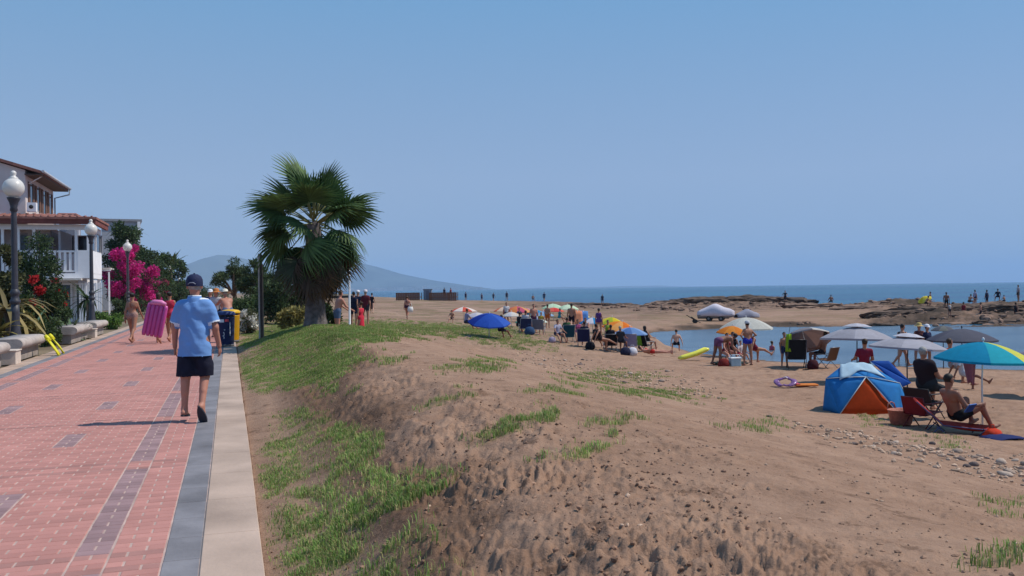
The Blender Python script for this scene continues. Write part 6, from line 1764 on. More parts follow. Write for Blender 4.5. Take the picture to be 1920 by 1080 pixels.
# --- group in the middle
bt, bJ, bd, bp, br = person('sunburnt man bending down over the bags', 1346, 33.2, 78, 'bend', 1.76, False, 1.15, 'dark', 'black', wear=trunks(M('violet_trunks', (.14, .05, .13), var=.3, scale=8), .5), over=dict(lean=82, arm=(8, 2)))
person('woman in a blue bikini bottom and grey cap standing by the bags', 1400, 33, -20, 'hips', 1.66, True, 1.1, 'tan', 'black', wear=[('pelvis', 0, 1, '#2432a0'), ('thigh', 0, .14, '#2432a0')], hat=('cap', '#b9b9be'))
person('woman sitting low behind the bending man', 1360, 34.6, 160, 'sit_ground', 1.62, True, 1.15, 'red', 'brown', wear=bikini('#7d2434'))
person('dark shape of a woman sitting under the orange parasol', 1373, 36.5, 200, 'sit_ground', 1.62, True, 1.05, 'dark', 'black', 'long', wear=swimsuit('#1e1c22'))
person('child in white sitting right of the orange parasol', 1385, 35.5, 150, 'sit_ground', 1.2, False, 1.0, 'fair', 'black', wear=shirt('#c9c0c4') + trunks('#a33246'))
person('woman in red sitting on the sand behind the standing woman', 1412, 35, 60, 'sit_back', 1.6, True, 1.05, 'tan', 'blond', wear=swimsuit('#6e2030'))
g = gpx(1376, 32.4)
t = thing('cool_box', 'pale blue cool box on the sand between the two', 'cool box', (g[0], g[1], g[2]), rz=-YAW + .15)
MB().box((0, 0, .14), (.38, .26, .28), bev=.02).build('box', M('pale_blue_plastic', (.38, .52, .58), rough=.4), t); MB().box((0, 0, .30), (.40, .28, .05), bev=.015).build('lid', M('white_plastic', (.7, .72, .74), rough=.4), t); MB().tube([(-.19, -.02, .30), (-.16, -.02, .42), (.16, -.02, .42), (.19, -.02, .30)], .012, 6).build('handle', M('white_plastic', 0), t)
g = gpx(1355, 32.3)
t = thing('red_bag', 'dark red bag left of the cool box', 'bag', (g[0], g[1], g[2])); MB().lathe([(0, 0), (.2, 0), (.24, .12), (.18, .28), (.06, .33), (0, .33)], n=14, sy=.7).build('sack', cloth('#6e2422'), t); MB().tube([(-.1, 0, .28), (-.06, 0, .42), (.06, 0, .42), (.1, 0, .28)], .012, 5).build('handle', cloth('#3a1c1c'), t)
g = gpx(1366, 33.6)
t = thing('dark_mat', 'dark green mat under the bags', 'mat', (g[0], g[1], g[2] + .06), rz=-YAW); MB().panel([(-.6, -.4, 0), (.6, -.4, 0), (.6, .4, 0), (-.6, .4, 0)], .03, nu=6, nv=4, sag=-.03).build('cloth', cloth('#26302c'), t)
g = gpx(1299, 36.5)
t = thing('yellow_float', 'long yellow inflatable lying on the sand by the boy', 'inflatable', (g[0], g[1], g[2] + .05), rz=-YAW + .1)
for k in range(3): MB().tube([(-.62, -.14 + k * .14, .05), (-.45, -.14 + k * .14, .09), (.1, -.14 + k * .14, .24), (.5, -.14 + k * .14, .40), (.6, -.14 + k * .14, .42)], [.05, .085, .09, .085, .05], 9).build('air_chamber', M('yellow_vinyl', (.78, .72, .08), rough=.35, spec=.5), t)
person('boy sitting at the lagoon edge with his back to us', 1267, 43, 5, 'sit_ground', 1.5, False, 1.0, 'fair', 'black', wear=trunks('#1c222c', .7), over=dict(arm=(-20, -25), el=(4, 4), out=(22, 22)))
person('sunbathing woman in red lying on the sand below the chairs', 1222, 39.5, 92, 'lie', 1.64, True, 1.05, 'red', 'brown', wear=bikini('#b5302c'))
person('swimmer in pink in the lagoon', 1446, 45, 60, 'stand', 1.5, True, 1.0, 'tan', 'brown', 'bun', wear=swimsuit('#a8506c'), z=SEA_Z - 1.0)
person('child beside the tipped parasol holding a white ring', 1469, 31.6, 160, 'stand', 1.28, False, 1.0, 'tan', 'black', wear=trunks('#2a3558'))
g = gpx(1478, 31.0)
t = thing('green_towel', 'lime green towel hung on the tipped parasol', 'towel', (g[0], g[1], g[2] + .62), rz=-YAW)
vs = []
for i in range(7):
    for j in range(7):
        u, v = i / 6, j / 6; vs.append(((u - .5) * .24 * (1 - .3 * v), .03 * math.sin(u * 8 + v), v * .62))
to = MB().add(vs, [(i * 7 + j, (i + 1) * 7 + j, (i + 1) * 7 + j + 1, i * 7 + j + 1) for i in range(6) for j in range(6)], smooth=True).build('cloth', cloth('#8fb82c', .2), t); md = to.modifiers.new('thick', 'SOLIDIFY'); md.thickness = .015
MB().tube([(0, 0, .62), (.05, .0, .95)], .008, 5).build('cord', pole_d, t)
person('person sitting in the brown chair looking at the water', 1540, 31.8, -38, 'sit', 1.62, False, 1.0, 'dark', 'black', wear=trunks('#26222a'), seat=.02)
g = gpx(1522, 31.0)
t = thing('maroon_bag', 'dark maroon bag between the two chairs', 'bag', (g[0], g[1], g[2])); MB().lathe([(0, 0), (.2, 0), (.22, .15), (.16, .3), (.05, .34), (0, .34)], n=14, sy=.75).build('sack', cloth('#3e1820'), t); MB().tube([(-.08, 0, .3), (-.05, 0, .44), (.05, 0, .44), (.08, 0, .3)], .012, 5).build('handle', cloth('#3e1820'), t)
# --- the left crowd
person('bare chested man standing among the far parasols', 1071, 52, 10, 'stand', 1.78, False, 1.05, 'tan', 'black', wear=trunks('#241a2a', .6))
P_ = [('person in a red top under the coral and cream parasol', 946, 74, 40, 'sit_ground', tank('#a03a3a') + trunks('#2c2c3a'), 'tan', 'brown'),
      ('person in navy sitting under the pink and orange parasol', 972, 67, 150, 'sit_ground', shirt('#2a3358') + trunks('#23263a'), 'tan', 'black'),
      ('standing person in white behind the off white parasol', 949, 62, 170, 'stand', shirt('#c8c4c8') + trunks('#4a5064'), 'tan', 'brown'),
      ('person in orange trunks beside the faded blue parasol', 1026, 60, 30, 'stand', trunks('#b8602c'), 'tan', 'black'),
      ('woman in turquoise sitting beside the coral red parasol', 1048, 70, 60, 'sit_ground', swimsuit('#2a7a8a'), 'tan', 'brown'),
      ('person kneeling between the teal chair and the standing man', 1066, 48, 200, 'crouch', trunks('#5a2a3a'), 'red', 'brown'),
      ('woman in a violet swimsuit near the blue and white parasol', 1122, 50, 20, 'stand', swimsuit('#5a3a78'), 'tan', 'black'),
      ('person in lime sitting below the yellow parasol', 1138, 47, 170, 'sit_ground', tank('#8aa83a') + trunks('#3a3a44'), 'tan', 'brown'),
      ('person sitting left of the royal blue parasol in a lilac shirt', 873, 47, 60, 'sit_ground', shirt('#8e88a8') + trunks('#3a3848'), 'tan', 'brown'),
      ('person sitting in the shade of the royal blue parasol', 938, 41.8, 30, 'sit_ground', trunks('#2e2a34'), 'dark', 'black'),
      ('woman sitting in black below the mint striped parasol', 972, 47.5, 40, 'sit_ground', swimsuit('#1d1c26'), 'tan', 'black'),
      ('person in pale shirt in the dark blue chair', 984, 47.4, -10, 'sit', shirt('#b4b2bc') + trunks('#40425a'), 'tan', 'brown'),
      ('sunburnt person standing under the mint striped parasol', 1000, 49, 170, 'stand', trunks('#5a3550'), 'red', 'brown'),
      ('child in yellow beside the mint striped parasol', 1014, 48, 190, 'stand', tank('#b89a3a') + trunks('#6a4a3a'), 'tan', 'brown'),
      ('person in white and navy sitting at the edge of the chairs', 1043, 43, 150, 'sit_ground', shirt('#aaa8bc') + trunks('#202648'), 'tan', 'black'),
      ('person in green sitting in the teal chair', 1061, 43.6, -12, 'sit', shirt('#3c5a36') + trunks('#262c3a'), 'tan', 'brown'),
      ('woman in pink sitting behind the navy chair', 1082, 45, 170, 'sit_ground', swimsuit('#a04a74'), 'tan', 'brown'),
      ('person in a white top bending by the blue and white parasol', 1099, 48.5, 200, 'crouch', tank('#d0c4c0') + trunks('#241c26'), 'red', 'brown'),
      ('person in the navy chair facing the beach', 1095, 42.2, 10, 'sit', shirt('#2a2a40') + trunks('#24243a'), 'dark', 'black'),
      ('dark dressed person sitting right of the navy chair', 1114, 42.5, 60, 'sit_ground', swimsuit('#1c1a20'), 'tan', 'black'),
      ('person lying back on a towel before the dark chairs', 1124, 40.8, 75, 'sit_back', swimsuit('#2a2226'), 'tan', 'black'),
      ('person in the black chair under the light blue parasol', 1143, 41.6, -5, 'sit', shirt('#23222c') + trunks('#23222c'), 'dark', 'black'),
      ('man sitting in dark grey under the light blue parasol', 1163, 41, 25, 'sit', shirt('#33343c') + trunks('#23242e'), 'dark', 'grey'),
      ('woman with long dark hair sitting at the lagoon end', 1212, 42.6, 60, 'sit', swimsuit('#26262a'), 'tan', 'black')]
for k, (lb, p_, d_, f_, po, we, sk, ha) in enumerate(P_):
    fem = 'woman' in lb
    person(lb, p_, d_, f_, po, 1.25 if 'child' in lb else (1.54 if po != 'stand' else 1.62), fem, 1.08, sk, ha, 'long' if 'long' in lb else 'short', wear=we, seat=.04 if po == 'sit' else 0)
for (lb, p_, d_, c, sz) in (('white bag beside the seated man in grey', 1184, 39.8, '#c9c8d2', .26), ('dark blue bag beside the white bag', 1171, 39.6, '#23263e', .26), ('blue bag under the mint striped parasol', 992, 46.2, '#2d4668', .3),
                            ('pale bag at the feet of the white and navy person', 1034, 42.5, '#9a8ea4', .2), ('black bag before the dark chairs', 1105, 41, '#1c1c24', .26)):
    g = gpx(p_, d_); t = thing('beach_bag', lb, 'bag', (g[0], g[1], g[2])); MB().lathe([(0, 0), (sz * .8, 0), (sz, sz * .5), (sz * .75, sz * 1.2), (sz * .3, sz * 1.4), (0, sz * 1.42)], n=12, sy=.7).build('sack', cloth(c), t); MB().tube([(-sz * .4, 0, sz * 1.3), (-sz * .25, 0, sz * 1.8), (sz * .25, 0, sz * 1.8), (sz * .4, 0, sz * 1.3)], .012, 5).build('handle', cloth(c), t)
for (lb, p_, d_, c) in (('orange folded sunshade behind the standing man', 1082, 56, '#d88a66'), ('blue folded sunshade behind the standing man', 1093, 57, '#5a86c4')):
    g = gpx(p_, d_); t = thing('folded_sunshade', lb, 'sunshade', (g[0], g[1], g[2] + .35), rz=-.4); MB().panel([(-.35, 0, .1), (.35, 0, .1), (.3, .3, .9), (-.2, .3, .95)], .02, nu=4, nv=4, sag=.05).build('cloth', cloth(c), t); MB().tube([(0, .02, -.4), (.0, .3, .95)], .015, 5).build('pole', pole_w, t)
# --- boats under covers on the shelf beyond the lagoon
def tarp_boat(name, label, px_, d_, L, W, Hh, m, rz, wheels):
    g = gpx(px_, d_); t = thing(name, label, 'boat', (g[0], g[1], g[2]), rz=rz)
    z0 = .52 if wheels else .08; vs = []; NU, NV = 15, 13
    for i in range(NU):
        u = i / (NU - 1) * 2 - 1
        wd = W / 2 * (1 - max(0, u) ** 2.6 * .93) * (1 - .25 * max(0, -u) ** 6); hh = Hh * (.62 + .5 * math.exp(-(u + .05) ** 2 * 5)) * (1 - .45 * abs(u) ** 5)
        for j in range(NV):
            a = math.pi * (j / (NV - 1)) 
            x = u * L / 2; y = wd * math.cos(a) * (1.0 if abs(math.cos(a)) < .9 else .97); z = z0 - .10 * abs(math.cos(a)) ** 6 + hh * math.sin(a) ** .8
            nz_ = float(fbm(np.array(x * 3.0), np.array(y * 3. + z * 2), 3, 77)) - .5
            vs.append((x + .05 * nz_, y + .06 * nz_, z + .07 * nz_))
    fs = [(i * NV + j, (i + 1) * NV + j, (i + 1) * NV + j + 1, i * NV + j + 1) for i in range(NU - 1) for j in range(NV - 1)]
    o = MB().add(vs, fs, smooth=True).build('cover', m, t); md = o.modifiers.new('thick', 'SOLIDIFY'); md.thickness = .015
    hl = MB(); vs = []
    for i in range(NU):
        u = i / (NU - 1) * 2 - 1; wd = W / 2 * .93 * (1 - max(0, u) ** 2.6 * .93)
        for j in range(7):
            a = math.pi * (j / 6); vs.append((u * L / 2 * .98, wd * math.cos(a), z0 - (.34 if wheels else .06) * math.sin(a) ** .7 * (1 - .5 * max(0, u) ** 3)))
    hl.add(vs, [(i * 7 + j, i * 7 + j + 1, (i + 1) * 7 + j + 1, (i + 1) * 7 + j) for i in range(NU - 1) for j in range(6)], smooth=True).build('hull', M('hull_grey', (.25, .25, .27), rough=.6), t)
    if wheels:
        MB().box((0, 0, .22), (L * .7, .10, .07)).build('trailer_beam', M('trailer_steel', (.06, .05, .05), rough=.7), t)
        for (x, s) in ((-.55, -1), (-.55, 1), (.45, -1), (.45, 1)):
            wl_ = MB(); wl_.tube([(x, s * W * .42 - .06, .21), (x, s * W * .42 + .06, .21)], .21, 16); wo = wl_.build('wheel', M('tyre_rubber', (.03, .03, .03), rough=.85), t)
            MB().tube([(x, s * W * .42 - .07, .21), (x, s * W * .42 + .07, .21)], .09, 12).build('hub', M('hub_steel', (.2, .2, .2), rough=.5), wo)
        MB().tube([(-.55, -W * .42, .21), (-.55, W * .42, .21)], .025, 6).build('axle', M('trailer_steel', 0), t); MB().tube([(.45, -W * .42, .21), (.45, W * .42, .21)], .025, 6).build('axle', M('trailer_steel', 0), t)
    return t
tarp_boat('covered_boat', 'boat under a white cover on a wheeled trailer', 1342, 74, 3.0, 1.35, .80, cloth('#c9c2cc'), -YAW - .35, True)
tarp_boat('covered_boat', 'smaller boat under a grey cover beside the white one', 1401, 80, 2.3, 1.1, .62, cloth('#8f8e9c'), -YAW + .2, False)
g = gpx(1301, 71)
t = thing('hand_trolley', 'dark tipped launching trolley left of the covered boat', 'trolley', (g[0], g[1], g[2]), rz=-YAW)
dk = M('trailer_steel', 0)
MB().tube([(-.55, 0, .62), (-.3, 0, .45), (.15, 0, .18), (.5, 0, .04)], .035, 6).build('shaft', dk, t); MB().tube([(-.6, -.18, .64), (-.6, .18, .64)], .03, 6).build('grip', dk, t); MB().panel([(-.25, -.2, .5), (.15, -.2, .22), (.15, .2, .22), (-.25, .2, .5)], .06).build('cradle', dk, t)
for s in (-1, 1): MB().tube([(.05, s * .24 - .04, .16), (.05, s * .24 + .04, .16)], .16, 14).build('wheel', M('tyre_rubber', 0), t)
# --- people along the rocks and the far strand
R_ = [('man standing on the rocks holding the yellow parasol', 1744, 93, -80, 'stand', 'black', trunks('#20242e')), ('person bending at the foot of the yellow parasol', 1735, 88, 90, 'crouch', 'black', trunks('#2a2226')),
      ('person in a white shirt standing on the rocks, left of two', 1828, 91, 75, 'stand', 'black', shirt('#9a98b4') + trunks('#2c3450')), ('dark figure standing on the rocks, right of two', 1850, 91, -30, 'stand', 'black', shirt('#232c4a') + trunks('#232c4a')),
      ('person sitting on the rocks right of the standing pair', 1871, 90, 20, 'sit_ground', 'black', shirt('#242a3c') + trunks('#20243a')), ('child sitting on the rocks near the right edge', 1883, 91, -20, 'sit_ground', 'black', trunks('#1e2436')),
      ('person crouching on the rocks left of the standing pair', 1817, 90, 60, 'crouch', 'black', trunks('#1b1c24')), ('person at the far right edge of the rocks', 1909, 89, -90, 'stand', 'brown', shirt('#a39aa0') + trunks('#33343c')),
      ('woman in red wading before the rocks', 1806, 78, 10, 'stand', 'black', swimsuit('#7a2030')), ('person in a dark swimsuit below the rock ledge', 1774, 80, 30, 'stand', 'black', trunks('#1c1c20')), ('child in white below the rock ledge', 1780, 74, 160, 'stand', 'brown', shirt('#b8b0ae') + trunks('#3a3438')),
      ('person wading at the pool among the rocks', 1838, 76, -60, 'stand', 'brown', trunks('#2a2a34')), ('dark figure wading near the right edge', 1904, 74, 80, 'stand', 'black', swimsuit('#1e1e28')), ('angler in black on the highest rocks', 1472, 122, 170, 'hips', 'black', shirt('#1b2230') + trunks('#1b2230', .9)),
      ('bather\'s dark head and shoulders beyond the shelf', 1558, 108, 10, 'sit_ground', 'black', trunks('#16181f')), ('dark figure standing at the sea edge left of the rocks', 1129, 138, 200, 'stand', 'black', shirt('#232a44') + trunks('#1f2438')), ('person standing at the sea edge above the mint parasols', 1020, 150, 20, 'walk', 'black', shirt('#2a3452') + trunks('#2a3452')),
      ('smaller person left of the one at the sea edge', 999, 160, 10, 'sit_ground', 'black', trunks('#242b42')), ('person standing at the sea edge above the white parasol', 950, 155, -20, 'stand', 'black', shirt('#2c2a40') + trunks('#2c2a40')), ('far person near the wooden deck by the sea', 873, 165, 30, 'stand', 'black', shirt('#283250') + trunks('#283250')),
      ('tiny far person right of the wooden deck', 903, 175, 30, 'stand', 'brown', shirt('#6a5a6a') + trunks('#283250')), ('tiny far person before the sea', 925, 170, 30, 'walk', 'brown', shirt('#3a3a52') + trunks('#283250'))]
for (lb, p_, d_, f_, po, ha, we) in R_:
    person(lb, p_, d_, f_, po, 1.25 if 'child' in lb else 1.72, 'woman' in lb, 1.0, 'dark' if 'dark' in lb else 'tan', ha, wear=we, detail=False, vox=.034, z=(SEA_Z - .1 if 'wading' in lb else None))
# --- wooden deck with huts far along the strand
wood_m = M('brown_boards', (.16, .075, .05), rough=.85, var=.3, scale=3)
for (lb, p0, p1, d_, y0) in (('low brown boarded terrace fence far along the strand', 742, 787, 148, 549), ('higher brown boarded terrace fence with people on it', 804, 856, 146, 548.5)):
    a = gpx(p0, d_); b = gpx(p1, d_); L = math.hypot(b[0] - a[0], b[1] - a[1]); hor = 541.5 + (960 - (p0 + p1) / 2) * .0138; zt = CAMZ + (hor - y0) * d_ / FPX
    t = thing('boarded_terrace', lb, 'terrace', (a[0], a[1], a[2] - .1), rz=math.atan2(b[1] - a[1], b[0] - a[0])); h_ = zt - a[2] + .1
    nb_ = 14
    bm_ = MB().box((0, 0, h_ / 2), (L / nb_ * .92, .06, h_)).mesh('board', wood_m)
    for k in range(nb_): link('board', bm_, t, loc=((k + .5) * L / nb_, 0, random.uniform(-.03, .03)))
    MB().box((L / 2, 1.6, h_ * .45), (L, 3.1, .15)).build('deck', wood_m, t); MB().box((L / 2, -.05, h_ - .05), (L, .10, .12)).build('top_rail', wood_m, t)
    for k in range(4): MB().box((L * k / 3, 3.0, h_ / 2), (.12, .12, h_)).build('post', wood_m, t)
a = gpx(802, 150)
t = thing('lifeguard_hut', 'small blue grey hut between the brown terraces', 'hut', (a[0], a[1], a[2] - .1), rz=-YAW)
MB().box((0, 0, .92), (1.35, 1.2, 1.85)).build('cabin', M('hut_paint', (.20, .23, .30), rough=.7), t); MB().box((0, 0, 1.9), (1.55, 1.4, .1)).build('roof', M('hut_roof', (.12, .12, .15), rough=.8), t); MB().box((.0, -.61, .85), (.5, .03, 1.5)).build('door', M('hut_door', (.13, .14, .19), rough=.7), t)
for (lb, p_, ha) in (('person leaning at the left of the far terrace', 833, 'black'), ('person standing at the right of the far terrace', 845, 'brown')):
    g = gpx(p_, 147.5); person(lb, p_, 147.8, 20 if p_ == 833 else -60, 'stand', 1.7, False, 1.0, 'tan', ha, wear=shirt('#2f2f48' if p_ == 833 else '#7a2a30') + trunks('#2f2f48'), detail=False, vox=.034, z=g[2] + .45)
# ================================================================== GRASS, STONES, LITTER OF THE GROUND
def tri_samples(n, seed):
    """random spots on the ground, denser where grass grows and where it shows large"""
    r_ = np.random.default_rng(seed)
    w_ = gmask[quads].mean(1)
    A0 = np.stack([gx, gy, gzv], 1)
    p0, p1, p2, p3 = [A0[quads[:, k]] for k in range(4)]
    area = np.linalg.norm(np.cross(p2 - p0, p3 - p1), axis=1) / 2
    dist = p0[:, 0] * cF[0] + p0[:, 1] * cF[1]
    w_ = w_ * area / np.maximum(dist, 3.0) ** 1.15 * (dist < 60)
    w_ = w_ / w_.sum()
    k = r_.choice(len(quads), n, p=w_)
    u = r_.random(n)[:, None]; v = r_.random(n)[:, None]
    P = (p0[k] * (1 - u) + p1[k] * u) * (1 - v) + (p3[k] * (1 - u) + p2[k] * u) * v
    return P, gheight[quads[k, 0]], dist[k]
def grass(name, n, m, seed, hs, wid, label):
    r_ = np.random.default_rng(seed)
    P, hgt, dist = tri_samples(n, seed)
    hgt = np.maximum(hgt, .05) * r_.uniform(.35, 1.25, n) * hs
    az = r_.uniform(0, 6.283, n); lean = r_.uniform(.1, .9, n)
    d = np.stack([np.cos(az), np.sin(az), np.zeros(n)], 1); sd_ = np.stack([-np.sin(az), np.cos(az), np.zeros(n)], 1)
    wd = (wid * r_.uniform(.7, 1.4, n) * np.clip(dist / 9, 1, 3.2))[:, None]
    up_ = np.array([0, 0, 1.0])
    mid = P + up_ * (hgt * .6)[:, None] + d * (hgt * lean * .3)[:, None]; tip = P + up_ * (hgt * (1.0 - .35 * lean))[:, None] + d * (hgt * lean)[:, None]
    P = P - up_ * .012
    V = np.stack([P - sd_ * wd, P + sd_ * wd, mid + sd_ * wd * .7, tip, mid - sd_ * wd * .7], 1).reshape(-1, 3)
    o = np.arange(n) * 5
    F4 = np.stack([o, o + 1, o + 2, o + 4], 1); F3 = np.stack([o + 4, o + 2, o + 3], 1)
    me = bpy.data.meshes.new(name)
    me.vertices.add(len(V)); me.vertices.foreach_set('co', V.astype(np.float32).ravel())
    loops = np.concatenate([F4, F3], 1).ravel().astype(np.int32)
    me.loops.add(len(loops)); me.loops.foreach_set('vertex_index', loops)
    st = np.stack([np.arange(n) * 7, np.arange(n) * 7 + 4], 1).ravel().astype(np.int32); tot = np.tile([4, 3], n).astype(np.int32)
    me.polygons.add(2 * n); me.polygons.foreach_set('loop_start', st); me.polygons.foreach_set('loop_total', tot)
    me.materials.append(m); me.update(calc_edges=True)
    tag(link(name, me), label, 'grass', kind='stuff')
g_green = leaf_mat('grass_green', (.195, .315, .07), trans=.3, island=.35, var=.35, scale=.9)
g_pale = leaf_mat('grass_pale', (.39, .36, .15), trans=.3, island=.3, var=.3, scale=.9)
g_straw = leaf_mat('grass_straw', (.42, .33, .18), trans=.25, island=.3, var=.2, scale=.9)
grass('grass', 165000, g_green, 1, .78, .0028, 'green grass in patches on the mound and slope')
grass('pale_grass', 90000, g_pale, 2, .74, .0026, 'yellowing grass mixed into the green patches')
grass('dry_grass', 34000, g_straw, 3, .7, .0024, 'dry straw among the grass')
# stones: a few shared shapes; the larger ones stand singly, small ones are litter
def stone_mesh(seed, m):
    r_ = np.random.default_rng(seed); bm_ = bmesh.new(); bmesh.ops.create_icosphere(bm_, subdivisions=2, radius=1.0)
    ax = r_.uniform(.6, 1.0, 3) * np.array([1.0, .8, .5]); off = r_.normal(size=(5, 3)); off /= np.linalg.norm(off, axis=1)[:, None]
    for v in bm_.verts:
        p = np.array(v.co); 
        for o in off:
            k = p @ o
            if k > .72: p = p - o * (k - .72)
        p *= 1 + .05 * math.sin(7 * p[0] + seed) * math.cos(6 * p[1] - seed)
        v.co = Vector(p * ax)
    me = bpy.data.meshes.new('stone'); bm_.to_mesh(me); bm_.free(); me.materials.append(m)
    me.polygons.foreach_set('use_smooth', [True] * len(me.polygons)); return me
st_m = [M('stone_pale', (.46, .35, .28), rough=.9, var=.2, scale=6, bump=.3, bscale=20), M('stone_grey', (.33, .24, .19), rough=.9, var=.2, scale=6, bump=.3, bscale=20), M('stone_dark', (.15, .11, .10), rough=.9, var=.2, scale=6, bump=.3, bscale=20)]
shapes = [stone_mesh(k, st_m[k % 3]) for k in range(9)]
STN = []
r_ = random.Random(12)
for k in range(20): STN.append((r_.gauss(1770, 95), 11.2 + r_.gauss(0, 1.2) , r_.uniform(.05, .09)))
for k in range(16): STN.append((r_.uniform(1010, 1260), 26 + r_.uniform(-5, 12), r_.uniform(.05, .12)))
for (p_, d_, s__) in ((1790, 12.6, .11), (1700, 12.2, .09), (1880, 9.6, .12), (1889, 9.9, .10), (1820, 10.2, .09), (1872, 11.5, .12), (1665, 11.8, .08), (1440, 15, .08), (1180, 27, .14), (1238, 24, .13), (1085, 31, .16), (1150, 28, .15)): STN.append((p_, d_, s__))
cnt = 0
for (p_, d_, s__) in STN:
    if p_ > 1935: continue
    g = gpx(p_, d_)
    far_ = d_ > 18
    o = link('stone', shapes[cnt % 9], loc=(g[0], g[1], g[2] + s__ * .12), rot=(r_.uniform(-.3, .3), r_.uniform(-.3, .3), r_.uniform(0, 6.28)))
    o.scale = (s__, s__, s__)
    tone = ('pale', 'grey', 'dark')[cnt % 3]
    tag(o, tone + (' stone on the slope edge towards the far parasols' if far_ else ' rounded stone in the pebbles before the sun lounger'), 'stone', tone + (' stones along the slope edge' if far_ else ' stones before the sun lounger'))
    cnt += 1
# pebbles and crumbs of earth: nobody could count them
def litter(name, spots, m, label, seed, flat=.75, jitter=.14):
    r2 = np.random.default_rng(seed)
    base = bmesh.new(); bmesh.ops.create_icosphere(base, subdivisions=1, radius=1.0)
    bv = np.array([v.co[:] for v in base.verts]); bf = np.array([[v.index for v in f.verts] for f in base.faces]); base.free()
    P = np.array(spots); n = len(P)
    sc_ = P[:, 3][:, None, None] * r2.uniform(.6, 1.2, (n, 1, 3)) * np.array([1, .85, flat])
    jit = 1 + r2.normal(0, jitter, (n, len(bv), 1))
    a = r2.uniform(0, 6.28, n); Rm = np.zeros((n, 3, 3)); Rm[:, 0, 0] = np.cos(a); Rm[:, 0, 1] = -np.sin(a); Rm[:, 1, 0] = np.sin(a); Rm[:, 1, 1] = np.cos(a); Rm[:, 2, 2] = 1
    V = np.einsum('nij,nkj->nki', Rm, bv[None] * sc_ * jit) + P[:, None, :3]
    Fq = (bf[None] + (np.arange(n) * len(bv))[:, None, None]).reshape(-1, 3)
    tag(link(name, np_mesh(name, V.reshape(-1, 3), Fq, m)), label, 'ground litter', kind='stuff')
def spots(n, xr, dr, sr, seed, keep=None, lift=.2):
    r2 = np.random.default_rng(seed); p = r2.uniform(*xr, n); d = np.exp(r2.uniform(math.log(dr[0]), math.log(dr[1]), n)); L_ = (p - 960) / FPX * d
    X = cF[0] * d + cR[0] * L_; Y = cF[1] * d + cR[1] * L_; k = X > .22
    if keep is not None: k &= keep(X, Y, p, d, r2)
    X, Y, d = X[k], Y[k], d[k]; s2 = np.exp(r2.uniform(math.log(sr[0]), math.log(sr[1]), len(X)))
    return np.stack([X, Y, ground_z(X, Y) + s2 * lift, s2], 1)
peb_m = M('pebble_mix', (.42, .29, .21), rough=.9, var=.2, scale=8, island=.4); clod_m = M('earth_clods', (.24, .14, .095), rough=.97, var=.25, scale=8, island=.35, bump=.4, bscale=60)
sand_m = M('sand_crumbs', (.32, .20, .14), rough=.97, var=.25, scale=8, island=.25)
litter('pebbles', np.concatenate([spots(1000, (1480, 2000), (8.5, 15), (.012, .045), 1, lambda X, Y, p, d, r: r.random(len(X)) < np.exp(-((X - 8.8) / 1.6) ** 2)), spots(900, (960, 1350), (20, 46), (.025, .06), 2, lambda X, Y, p, d, r: r.random(len(X)) < np.exp(-((X - 10.8) / 2.0) ** 2)), spots(160, (500, 1900), (4, 25), (.008, .02), 3)]), peb_m, 'small pebbles scattered along the slope edge', 5)
litter('earth_clods', spots(4000, (480, 1400), (2.6, 22), (.004, .018), 4, lambda X, Y, p, d, r: r.random(len(X)) < np.clip(np.exp(-((X - 1.9) / .9) ** 2) + .25 * (d < 8), 0, 1)), clod_m, 'brown crumbs and clods of earth on the mound', 6)
litter('sand_crumbs', spots(1500, (700, 2000), (2.6, 14), (.003, .010), 7, lambda X, Y, p, d, r: X > 2.0), sand_m, 'lumps of sand on the trampled ground', 8)

patchy = lambda X, Y, p, d, r: (X > .9) & (r.random(len(X)) < sstep(.50, .64, fbm(X * 1.1, Y * 1.1, 3, 95, .6)) * np.clip(1.4 - X / 9.0, .1, 1))
litter('clod_chunks', spots(2600, (600, 1950), (2.4, 16), (.004, .020), 21, patchy, lift=-.1), M('sandy_clods', (.30, .18, .122), rough=.97, var=.25, scale=8, island=.2, bump=.6, bscale=50), 'sandy clods broken up by footsteps on the mound', 22, flat=.8, jitter=.13)
# broken dark rock along the open-sea edge
litter('shore_rocks', spots(1300, (1000, 2050), (60, 140), (.10, .5), 11, lambda X, Y, p, d, r: (rockmask(X, Y) > .55) & (r.random(len(X)) < .75)), M('shore_rock', (.19, .12, .09), rough=.95, var=.4, scale=1.2, island=.5, bump=.5, bscale=5), 'broken dark rocks along the sea edge', 12, flat=.5)

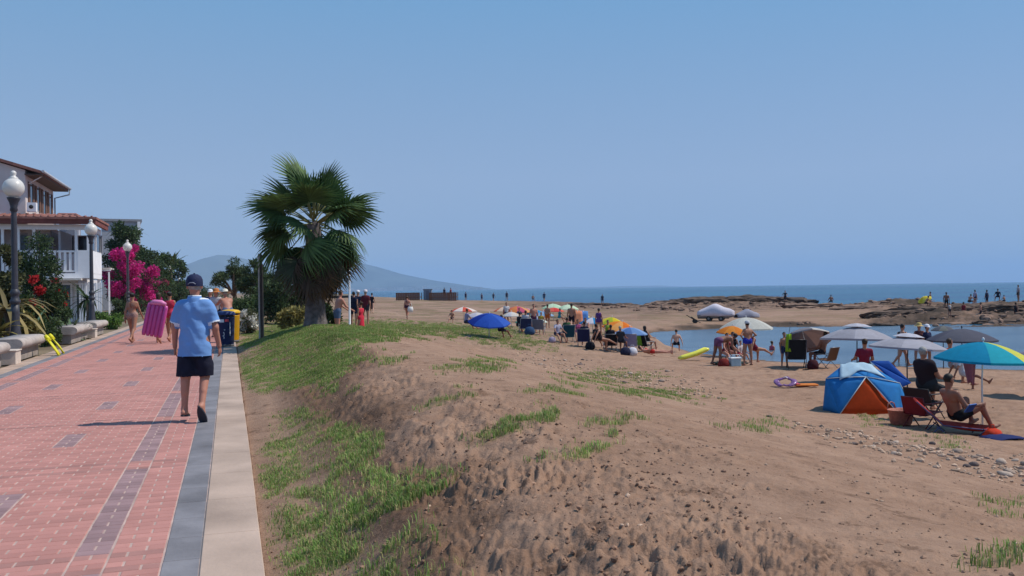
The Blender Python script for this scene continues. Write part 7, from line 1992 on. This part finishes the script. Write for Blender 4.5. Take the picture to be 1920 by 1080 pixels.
rk_m = M('ledge_rock', (.105, .07, .053), rough=.95, var=.5, scale=1.1, bump=.9, bscale=6, coord='World')
rk_l = M('ledge_rock_light', (.21, .135, .10), rough=.95, var=.45, scale=1.1, bump=.9, bscale=6, coord='World')
def rock(label, px_, d_, L, W, Hh, seed, m, rz=0.0, dz=0.0):
    g = gpx(px_, d_); bm_ = bmesh.new(); bmesh.ops.create_icosphere(bm_, subdivisions=4, radius=1.0)
    co = np.array([v.co[:] for v in bm_.verts])
    q = co * (1 + .9 * (fbm(co[:, 0] * 2.2 + seed * 7, co[:, 1] * 2.2 + co[:, 2] * 1.7, 4, seed, .6) - .5))[:, None]
    q[:, 2] = np.floor(q[:, 2] * 4 + .35 * fbm(co[:, 0] * 3, co[:, 1] * 3, 2, seed + 3)) / 4 * .65 + q[:, 2] * .35
    q = q * np.array([L / 2, W / 2, Hh])
    for v, p in zip(bm_.verts, q): v.co = Vector(p)
    me = bpy.data.meshes.new('shore_rock'); bm_.to_mesh(me); bm_.free(); me.materials.append(m)
    tag(link('shore_rock', me, loc=(g[0], g[1], g[2] + dz), rot=(0, 0, rz - YAW)), label, 'rock', 'dark rocks along the sea edge')
for k, (lb, p_, d_, L, W, Hh, m) in enumerate((
    ('long dark rock ridge behind the white covered boat', 1320, 121, 9, 4, .75, rk_m), ('dark rock ridge behind the grey covered boat', 1405, 122, 9, 4, .70, rk_m), ('dark rock hump the angler stands on', 1468, 124, 8, 4, .65, rk_m),
    ('low rock hump at the left end of the ridge', 1245, 119, 6, 3, .6, rk_l), ('flat dark rock in the sea left of the ridge', 1165, 132, 5, 3, .35, rk_m), ('thin dark ledge at the sea edge above the blue and white parasol', 1100, 140, 8, 3, .35, rk_m),
    ('dark ledge below the yellow parasol on the rocks', 1728, 79, 6, 2.2, .6, rk_m), ('dark ledge left of the yellow parasol', 1672, 76, 5, 2, .5, rk_m), ('broken brown ledge under the standing pair on the rocks', 1832, 82, 7, 2.2, .55, rk_m), ('dark ledge at the right edge below the sitting pair', 1893, 78, 5, 2, .5, rk_m),
    ('low rock lying in the lagoon before the ledge', 1655, 69.5, 2.6, 1.2, .25, rk_m), ('flat wet rock between the ledge and the lagoon', 1790, 71, 5, 1.6, .3, rk_l), ('flat wet rock at the lagoon edge near the right border', 1868, 70, 4, 1.4, .28, rk_m), ('brown rock band on the shelf behind the smaller boat', 1530, 104, 8, 3, .4, rk_l), ('brown rock band nearer the yellow parasol', 1618, 95, 7, 3, .45, rk_l))):
    rock(lb, p_, d_, L, W, Hh, 200 + k, m, rz=.15 * math.sin(k * 2.1))
